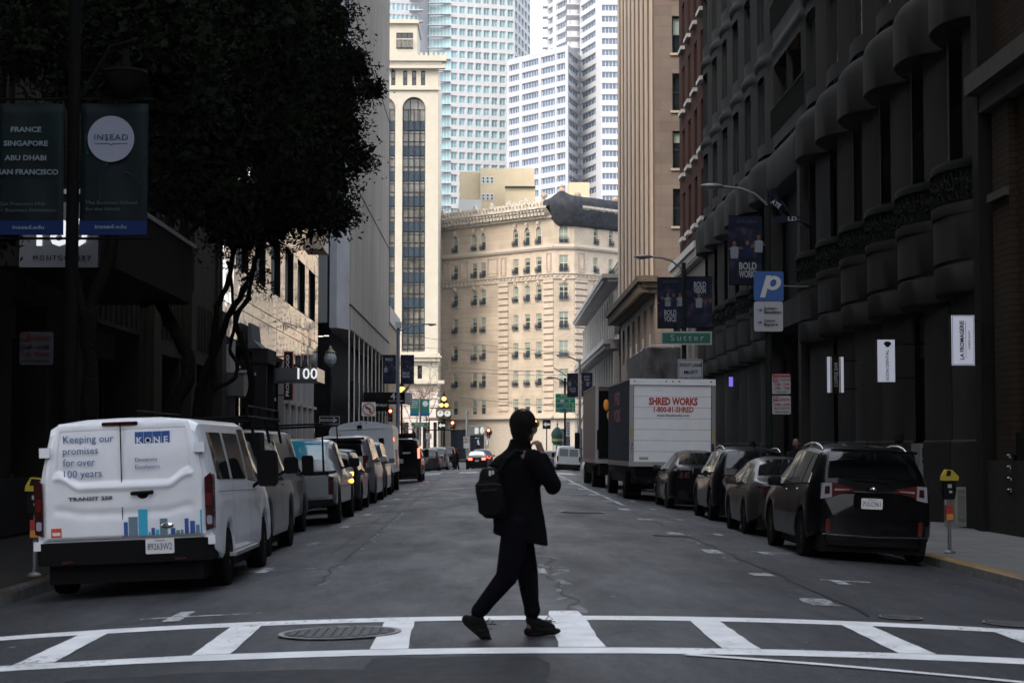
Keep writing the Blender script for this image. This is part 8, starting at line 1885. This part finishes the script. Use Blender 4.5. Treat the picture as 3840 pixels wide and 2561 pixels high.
def signal(px, py, Y, lab, rp, plate_r=None, hrow=3, group='red traffic signals'):
    t = thing('traffic_signal', lab, 'traffic light', (ax(px, Y), Y, az(py+rp*6, Y)), group=group); c = at(px, py, Y); k = Y/F; r = rp*k
    b = MB(); b.rbox(c.x-r*1.5, c.x+r*1.5, Y, Y+0.25, c.z-r*7.2, c.z+r*1.8, r*0.6); b.build('housing', M_sblack, t, world=True)
    if plate_r: b = MB(); b.lathe([(plate_r*k, 0.05), (plate_r*k, 0.02)], (c.x, Y+0.2, c.z-r*2), 28, axis='y'); b.build('backplate', mat('backplate_olive', (0.10, 0.09, 0.07), 0.6), t, world=True)
    b = MB(); b.ball((c.x, Y-0.02, c.z), 1, 8, sc=(r, 0.06, r)); b.build('red_lens', M_siglit, t, world=True)
    b = MB(); b.ball((c.x, Y-0.06, c.z), 1, 6, sc=(r*0.55, 0.05, r*0.55)); b.build('lamp_core', M_sigc, t, world=True)
    for j in (1, 2): b = MB(); b.ball((c.x, Y-0.01, c.z-r*2.7*j), 1, 6, sc=(r, 0.04, r)); b.build('dark_lens', M_darklens, t, world=True)
    return t
signal(1464, 1541, 114.5, 'red signal hung on the grey left lamp post', 5.5); signal(1697, 1585, 178, 'red signal with round backplate beside the arrow sign and clock', 5.0, 15); signal(1832, 1613, 182, 'red signal with round backplate on the centre mast', 4.5, 14); signal(2008, 1580, 178, 'red signal just to the side of the walking man\'s head', 5.0, 15)
# centre mast
Y = 182.5; t = thing('signal_mast', 'short grey mast with a framed sign box, centre of the far crossing', 'signal mast', (ax(1751, Y), Y, -0.3)); b = MB(); b.tube([(ax(1751, Y), Y, -0.3), (ax(1751, Y), Y, az(1545, Y))], 0.11, 8); b.lathe([(0.16, az(1552, Y)), (0.16, az(1540, Y))], (ax(1751, Y), Y, 0), 10); b.build('mast', M_pole, t, world=True)
for py in (1598, 1632): b = MB(); b.tube([at(1751, py, Y), at(1832, py, Y)], 0.04, 5); b.build('arm', M_pole, t, world=True)
board(t, 1763, 1812, 1600, 1630, Y-0.1, mat('sign_box_grey', (0.10, 0.11, 0.10), 0.6), 0.02, t=0.1)
board(t, 1780, 1795, 1603, 1627, Y-0.25, M_fwh, 0.1, name='white_panel'); b = MB(); c = at(1808, 1614, Y-0.3); b.ball((c.x, Y-0.3, c.z), 1, 7, sc=(0.21, 0.02, 0.36)); b.build('oval_panel', M_fwh, t, world=True)
t = noturn(1748, 1647, 10.5, 170, 'no left turn sign on the centre mast above a small white plate'); board(t, 1738, 1760, 1660, 1680, 170, M_fwh, 0.02, name='lower_plate'); b = MB(); b.tube([(ax(1749, 170), 170.03, -0.3), (ax(1749, 170), 170.03, az(1640, 170))], 0.04, 6); b.build('post', M_pole, t, world=True)
t = noturn(1608, 1635, 10.5, 172, 'small no left turn sign under the Market street sign'); b = MB(); b.tube([(ax(1608, 172), 172.03, -0.3), (ax(1608, 172), 172.03, az(1630, 172))], 0.04, 6); b.build('post', M_pole, t, world=True)
# gantry frame with arrow signs and clock post
def arrowsign(px, Y, lab):
    t = thing('arrow_sign', lab, 'sign', (ax(px, Y), Y, az(1612, Y)), group='white left arrow signs'); board(t, px-15, px+15, 1580-(6 if px > 1900 else 0), 1611-(3 if px > 1900 else 0), Y, M_sblack, 0.02); b = MB(); cy = 1595-(4 if px > 1900 else 0)
    P = [(px-13, cy), (px-2, cy-10), (px-2, cy-4), (px+13, cy-4), (px+13, cy+4), (px-2, cy+4), (px-2, cy+10)]; b.prism([(at(p, q, Y).x, at(p, q, Y).z) for p, q in P], Y-0.04, Y-0.03); b.build('arrow', M_fwh, t, world=True)
    b = MB(); b.tube([(ax(px, Y), Y+0.05, -0.3), (ax(px, Y), Y+0.05, az(1575, Y))], 0.05, 6); b.build('post', M_pblack, t, world=True)
arrowsign(1656, 177, 'white left arrow sign below the street clock'); arrowsign(2050, 177, 'white left arrow sign between the man and the green kiosk')
t = thing('signal_gantry', 'thin dark horizontal frame carrying the signals beside the clock', 'signal frame', (ax(1640, 178.3), 178.3, -0.3)); b = MB()
for py, a, c in ((1575, 1586, 1700), (1612, 1590, 1700), (1570, 1608, 1690), (1530, 1612, 1695)): b.tube([at(a, py, 178.3), at(c, py, 178.3)], 0.05, 5)
b.tube([at(1609, 1570, 178.3), at(1609, 1618, 178.3)], 0.06, 5); b.tube([(ax(1609, 178.3), 178.3, -0.3), at(1609, 1618, 178.3)], 0.06, 5); b.build('frame', M_pblack, t, world=True)
Y = 186; M_glob = mat('amber_globe', (0.8, 0.5, 0.1), 0.4, emit=(1, 0.55, 0.10), es=1.6)
t = thing('clock_lamp', 'black street clock post topped by three amber globes', 'street clock', (ax(1665, Y), Y, -0.3)); b = MB(); x = ax(1665, Y); b.tube([(x, Y, -0.3), (x, Y, az(1500, Y))], [0.13, 0.08], 10)
for px, py in ((1656, 1520), (1674, 1520)): b.tube([at(1665, 1530, Y), at(px, 1528, Y)], 0.05, 5); b.lathe([(0.20, 0.2), (0.02, 0.5)], at(px, py-1, Y), 10)
b.lathe([(0.24, 0.25), (0.10, 0.4), (0.02, 0.75)], at(1665, 1495, Y), 10); b.build('post', M_pblack, t, smooth=50, world=True)
for px, py, r in ((1665, 1495, 0.22), (1656, 1519, 0.19), (1674, 1519, 0.19)): b = MB(); b.ball(at(px, py, Y), r, 8); b.build('globe', M_glob, t, smooth=60, world=True)
for px in (1651, 1678):
    b = MB(); c = at(px, 1550, Y-0.3); b.lathe([(0.36, 0.0), (0.36, -0.05)], c, 28, axis='y'); o = b.build('clock_face', mat('clock_white', (0.55, 0.57, 0.55), 0.5), t, world=True); b = MB(); b.tube([c+Vector((0, -0.08, 0)), c+Vector((0.02, -0.08, 0.25))], 0.02, 4); b.tube([c+Vector((0, -0.08, 0)), c+Vector((-0.15, -0.08, 0.08))], 0.02, 4); b.tube([c+Vector((0.36*cos(a), -0.06, 0.36*sin(a))) for a in [2*pi*q/20 for q in range(21)]], 0.03, 5); b.build('clock_hands', M_pblack, o); bpy.data.objects[o.name].children[0].location = -t.location
b = MB(); b.box(ax(1634, Y), ax(1692, Y), Y-0.2, Y+0.2, az(1568, Y), az(1530, Y)); b.build('clock_case', mat('bronze_case', (0.15, 0.10, 0.05), 0.5), t, world=True)
t = thing('single_globe_lamp', 'dark lamp post with one glowing amber globe behind the left banners', 'street lamp', (ax(1506, 150), 150, sz(-7, 150))); b = MB(); b.tube([(ax(1506, 150), 150, sz(-7, 150)), at(1506, 1465, 150)], 0.08, 8); b.lathe([(0.3, 0.25), (0.02, 0.6)], at(1506, 1462, 150), 10); b.build('post', M_pblack, t, world=True); b = MB(); b.ball(at(1506, 1460, 150), 0.26, 8); b.build('globe', M_glob, t, smooth=60, world=True)
# far green banners and name sign
Y = 170; M_tealb = mat('teal_banner', (0.0, 0.15, 0.125), 0.6)
tp = thing('banner_pole', 'grey post between two teal school banners above the Market sign', 'post', (ax(1576, Y), Y, -0.3)); b = MB(); b.tube([(ax(1576, Y), Y, -0.3), at(1576, 1488, Y)], 0.09, 8); b.build('post', M_pole, tp, world=True)
t = thing('street_banner', 'teal banner with lines of white words, left of the far grey post', 'banner', (ax(1554, Y), Y, az(1560, Y))); board(t, 1538, 1571, 1496, 1560, Y, M_tealb, 0.01); board(t, 1538, 1571, 1551, 1559, Y, M_sblue, 0.01, name='blue_band', dy=-0.03)
for s_, py in (('FRANCE', 1504), ('SINGAPORE', 1512), ('ABU DHABI', 1520), ('SAN FRANCISCO', 1528)): wtxt(t, s_, 1554, py, Y, 3.6, M_fwh, 24, bold=0.03)
t = thing('street_banner', 'teal banner with a white disc, right of the far grey post', 'banner', (ax(1594, Y), Y, az(1560, Y))); board(t, 1578, 1610, 1497, 1560, Y, M_tealb, 0.01); board(t, 1578, 1610, 1551, 1559, Y, M_sblue, 0.01, name='blue_band', dy=-0.03); b = MB(); b.lathe([(0.26, -0.03), (0.26, -0.04)], at(1595, 1514, Y), 24, axis='y'); b.build('disc', M_fwh, t, world=True)
t = thing('street_name_sign', 'small green Market street name sign at the far crossing', 'sign', (ax(1573, 168), 168, az(1600, 168))); board(t, 1541, 1605, 1583, 1600, 168, M_fwh, 0.02, edge=(M_fgreen, M_fgreen)); wtxt(t, 'Market', 1573, 1591, 168, 8.5, M_fwh, 36, dy=-0.06, bold=0.02)
# right far lamps, banners, green direction board
Y = 152.0; xp = ax(2174, Y); th = thing('street_lamp', 'tall grey lamp post with thin arm reaching left over the hotel front', 'street lamp', (xp, Y, -0.2)); b = MB(); b.tube([(xp, Y, -0.2), (xp, Y, az(1348, Y))], [0.12, 0.09], 10); b.build('pole', mat('pale_pole', (0.3, 0.28, 0.26), 0.5, 0.4), th, smooth=50, world=True)
arm(th, [at(p, q, Y) for p, q in ((2172, 1356), (2150, 1345), (2130, 1336), (2105, 1333))], 0.05, M_pole); cobra(th, 2086, 2112, 1333, Y); arm(th, [at(p, q, Y) for p, q in ((2125, 1410), (2100, 1392), (2078, 1380))], 0.05, M_mull2)
bold_banner('small navy banner with a checked shirt figure, left of the far pale post', 2127, 2169, 1400, 1487, Y-0.3, ('BOLD', 'THEY'), ((2148, 1458, 22), (2148, 1468, 22)), 7, None, 8, n=2); bold_banner('small navy banner reading BOLD NOW, right of the far pale post', 2180, 2223, 1399, 1487, Y-0.3, ('BOLD', 'NOW'), ((2201, 1413, 22), (2201, 1424, 20)), 8, None, 8, n=3)
Y = 160.0; xp = ax(2119, Y); th = thing('street_lamp', 'black lamp post with curved arm behind the green Post sign', 'street lamp', (xp, Y, -0.3)); b = MB(); b.tube([(xp, Y, -0.3), (xp, Y, az(1418, Y))], 0.09, 10); b.build('pole', M_pblack, th, smooth=50, world=True); arm(th, [at(p, q, Y) for p, q in ((2119, 1442), (2110, 1430), (2090, 1419), (2070, 1415))], 0.045, M_pblack); cobra(th, 2048, 2074, 1415, Y)
t = thing('direction_board', 'large green Post street board with route rows and up arrows', 'sign', (ax(2120, 159.5), 159.5, az(1546, 159.5))); Y = 159.5; board(t, 2083, 2158, 1476, 1546, Y, M_fwh, 0.03)
for i, (a, c) in enumerate(((1477, 1493), (1495, 1511), (1513, 1529), (1531, 1545))): board(t, 2084, 2157, a, c, Y, M_fgreen, 0.02, name='green_row', dy=-0.03)
wtxt(t, 'Post', 2120, 1485, Y, 9, M_fwh, 32, dy=-0.07); wtxt(t, 'SOUTH', 2125, 1521, Y, 5.5, M_fwh, 24, dy=-0.07); wtxt(t, 'EAST', 2133, 1538, Y, 5, M_fwh, 16, dy=-0.07); wtxt(t, 'BAY', 2093, 1535, Y, 3.5, M_fwh, 10, dy=-0.07); wtxt(t, 'BRIDGE', 2093, 1540, Y, 3, M_fwh, 15, dy=-0.07)
for px, py in ((2136, 1503), (2149, 1521), (2149, 1538)): b = MB(); P = [(px-1.5, py+5), (px-1.5, py-1), (px-4, py-1), (px, py-6), (px+4, py-1), (px+1.5, py-1), (px+1.5, py+5)]; b.prism([(at(p, q, Y).x, at(p, q, Y).z) for p, q in P], Y-0.08, Y-0.07); b.build('arrow', M_fwh, t, world=True)
b = MB(); p = at(2108, 1503, Y); b.rbox(p.x-0.16, p.x+0.16, Y-0.08, Y-0.07, p.z-0.11, p.z+0.11, 0.05); b.build('route_shield', M_fwh, t, world=True)
for px, py in ((2096, 1521), (2116, 1538)): b = MB(); p = at(px, py, Y); b.rbox(p.x-0.16, p.x+0.16, Y-0.08, Y-0.07, p.z-0.13, p.z+0.13, 0.07); b.build('route_shield', M_sblue, t, world=True)
Y = 190; t = thing('kiosk', 'round dark green kiosk with domed roof and finial by the lamp', 'kiosk', (ax(2090, Y), Y, -0.3)); M_kg = mat('kiosk_green', (0.012, 0.045, 0.032), 0.5)
t.scale = (0.85, 0.85, 0.94); b = MB(); b.lathe([(0.62, 0), (0.62, 0.3), (0.55, 0.35), (0.55, 2.3), (0.68, 2.35), (0.68, 3.0), (0.75, 3.05), (0.75, 3.15)], n=20); b.build('body', M_kg, t, smooth=30); b = MB(); b.lathe([(0.75, 3.15), (0.72, 3.4), (0.5, 3.75), (0.2, 4.0), (0.06, 4.1), (0.10, 4.35), (0.03, 4.5), (0.02, 4.8)], n=20); b.build('dome', mat('verdigris', (0.012, 0.032, 0.032), 0.5), t, smooth=40); b = MB(); b.lathe([(0.70, 2.55), (0.70, 2.75)], n=20); b.build('gold_band', mat('gold_lettering', (0.16, 0.11, 0.02), 0.5), t)
for a in (-2.2, -1.4): b = MB(); c_, s_ = cos(a), sin(a); b.T = Matrix.Rotation(a+pi/2, 4, 'Z'); b.box(-0.18, 0.18, -0.58, -0.55, 0.5, 2.1); b.build('poster_panel', mat('poster', (0.3, 0.33, 0.32), 0.6), t)
t = thing('notice_board', 'tall narrow white notice sign beside the green kiosk', 'sign', (ax(2131, 150), 150, -0.2)); board(t, 2123, 2138, 1578, 1636, 150, M_fwh, 0.01)
for k in range(5): board(t, 2127, 2134, 1584+10*k, 1589+10*k, 150, M_pole, 0.005, name='printed_row', dy=-0.025)
b = MB(); b.tube([(ax(2131, 150), 150.03, -0.2), (ax(2131, 150), 150.03, az(1580, 150))], 0.04, 5); b.build('post', M_pole, t, world=True)
# flag
t = thing('flag', 'small furled striped flag on a slanted pole above the amber globe', 'flag', at(1500, 1470, 148)); b = MB(); b.tube([at(1500, 1476, 148), at(1540, 1440, 148)], 0.03, 5); b.build('pole', M_pole, t, world=True); b = MB(); b.grid([[at(1508+7*i, 1468-7*i+4*j+2*sin(i), 148-0.1*sin(i*2+j)) for i in range(5)] for j in range(5)]); b.build('cloth', mat('striped_cloth', (0.40, 0.22, 0.10), 0.8, var=0.6, vs=5), t, world=True)
# overhead wires
M_wire = mat('overhead_wire', (0.06, 0.06, 0.06), 0.6)
for i, (a, p0, c, p1, Y) in enumerate(((1440, 1245, 2340, 1338, 200), (1560, 1300, 2340, 1330, 205), (1640, 1390, 2340, 1402, 210), (1500, 1365, 2330, 1392, 190), (1560, 1470, 2340, 1535, 195))):
    t = thing('overhead_wire', ('highest', 'second', 'third', 'fourth', 'lowest')[i] + ' thin trolley wire strung across in front of the hotel, counted from the top', 'wire', at(a, p0, Y), group='trolley wires over the far crossing'); b = MB(); A_, C_ = at(a, p0, Y), at(c, p1, Y); b.tube([A_.lerp(C_, k/12)-Vector((0, 0, 1.2*(k/12)*(1-k/12))) for k in range(13)], 0.022, 4); b.build('cable', M_wire, t, world=True)
# ------------------------------------------------------------------ haze
hz = MB(); hz.box(-160, 160, -80, 720, -4.2, 205)
hm = bpy.data.materials.new('haze_air'); hm.use_nodes = True; t = hm.node_tree; t.nodes.clear()
o_ = t.nodes.new('ShaderNodeOutputMaterial'); pv = t.nodes.new('ShaderNodeVolumePrincipled'); pv.inputs['Density'].default_value = 0.0001
pv.inputs['Color'].default_value = (0.86, 0.92, 1.0, 1); pv.inputs['Anisotropy'].default_value = 0.3
t.links.new(pv.outputs[0], o_.inputs['Volume'])
h = tag(hz.build('haze', hm, None), kind='stuff')
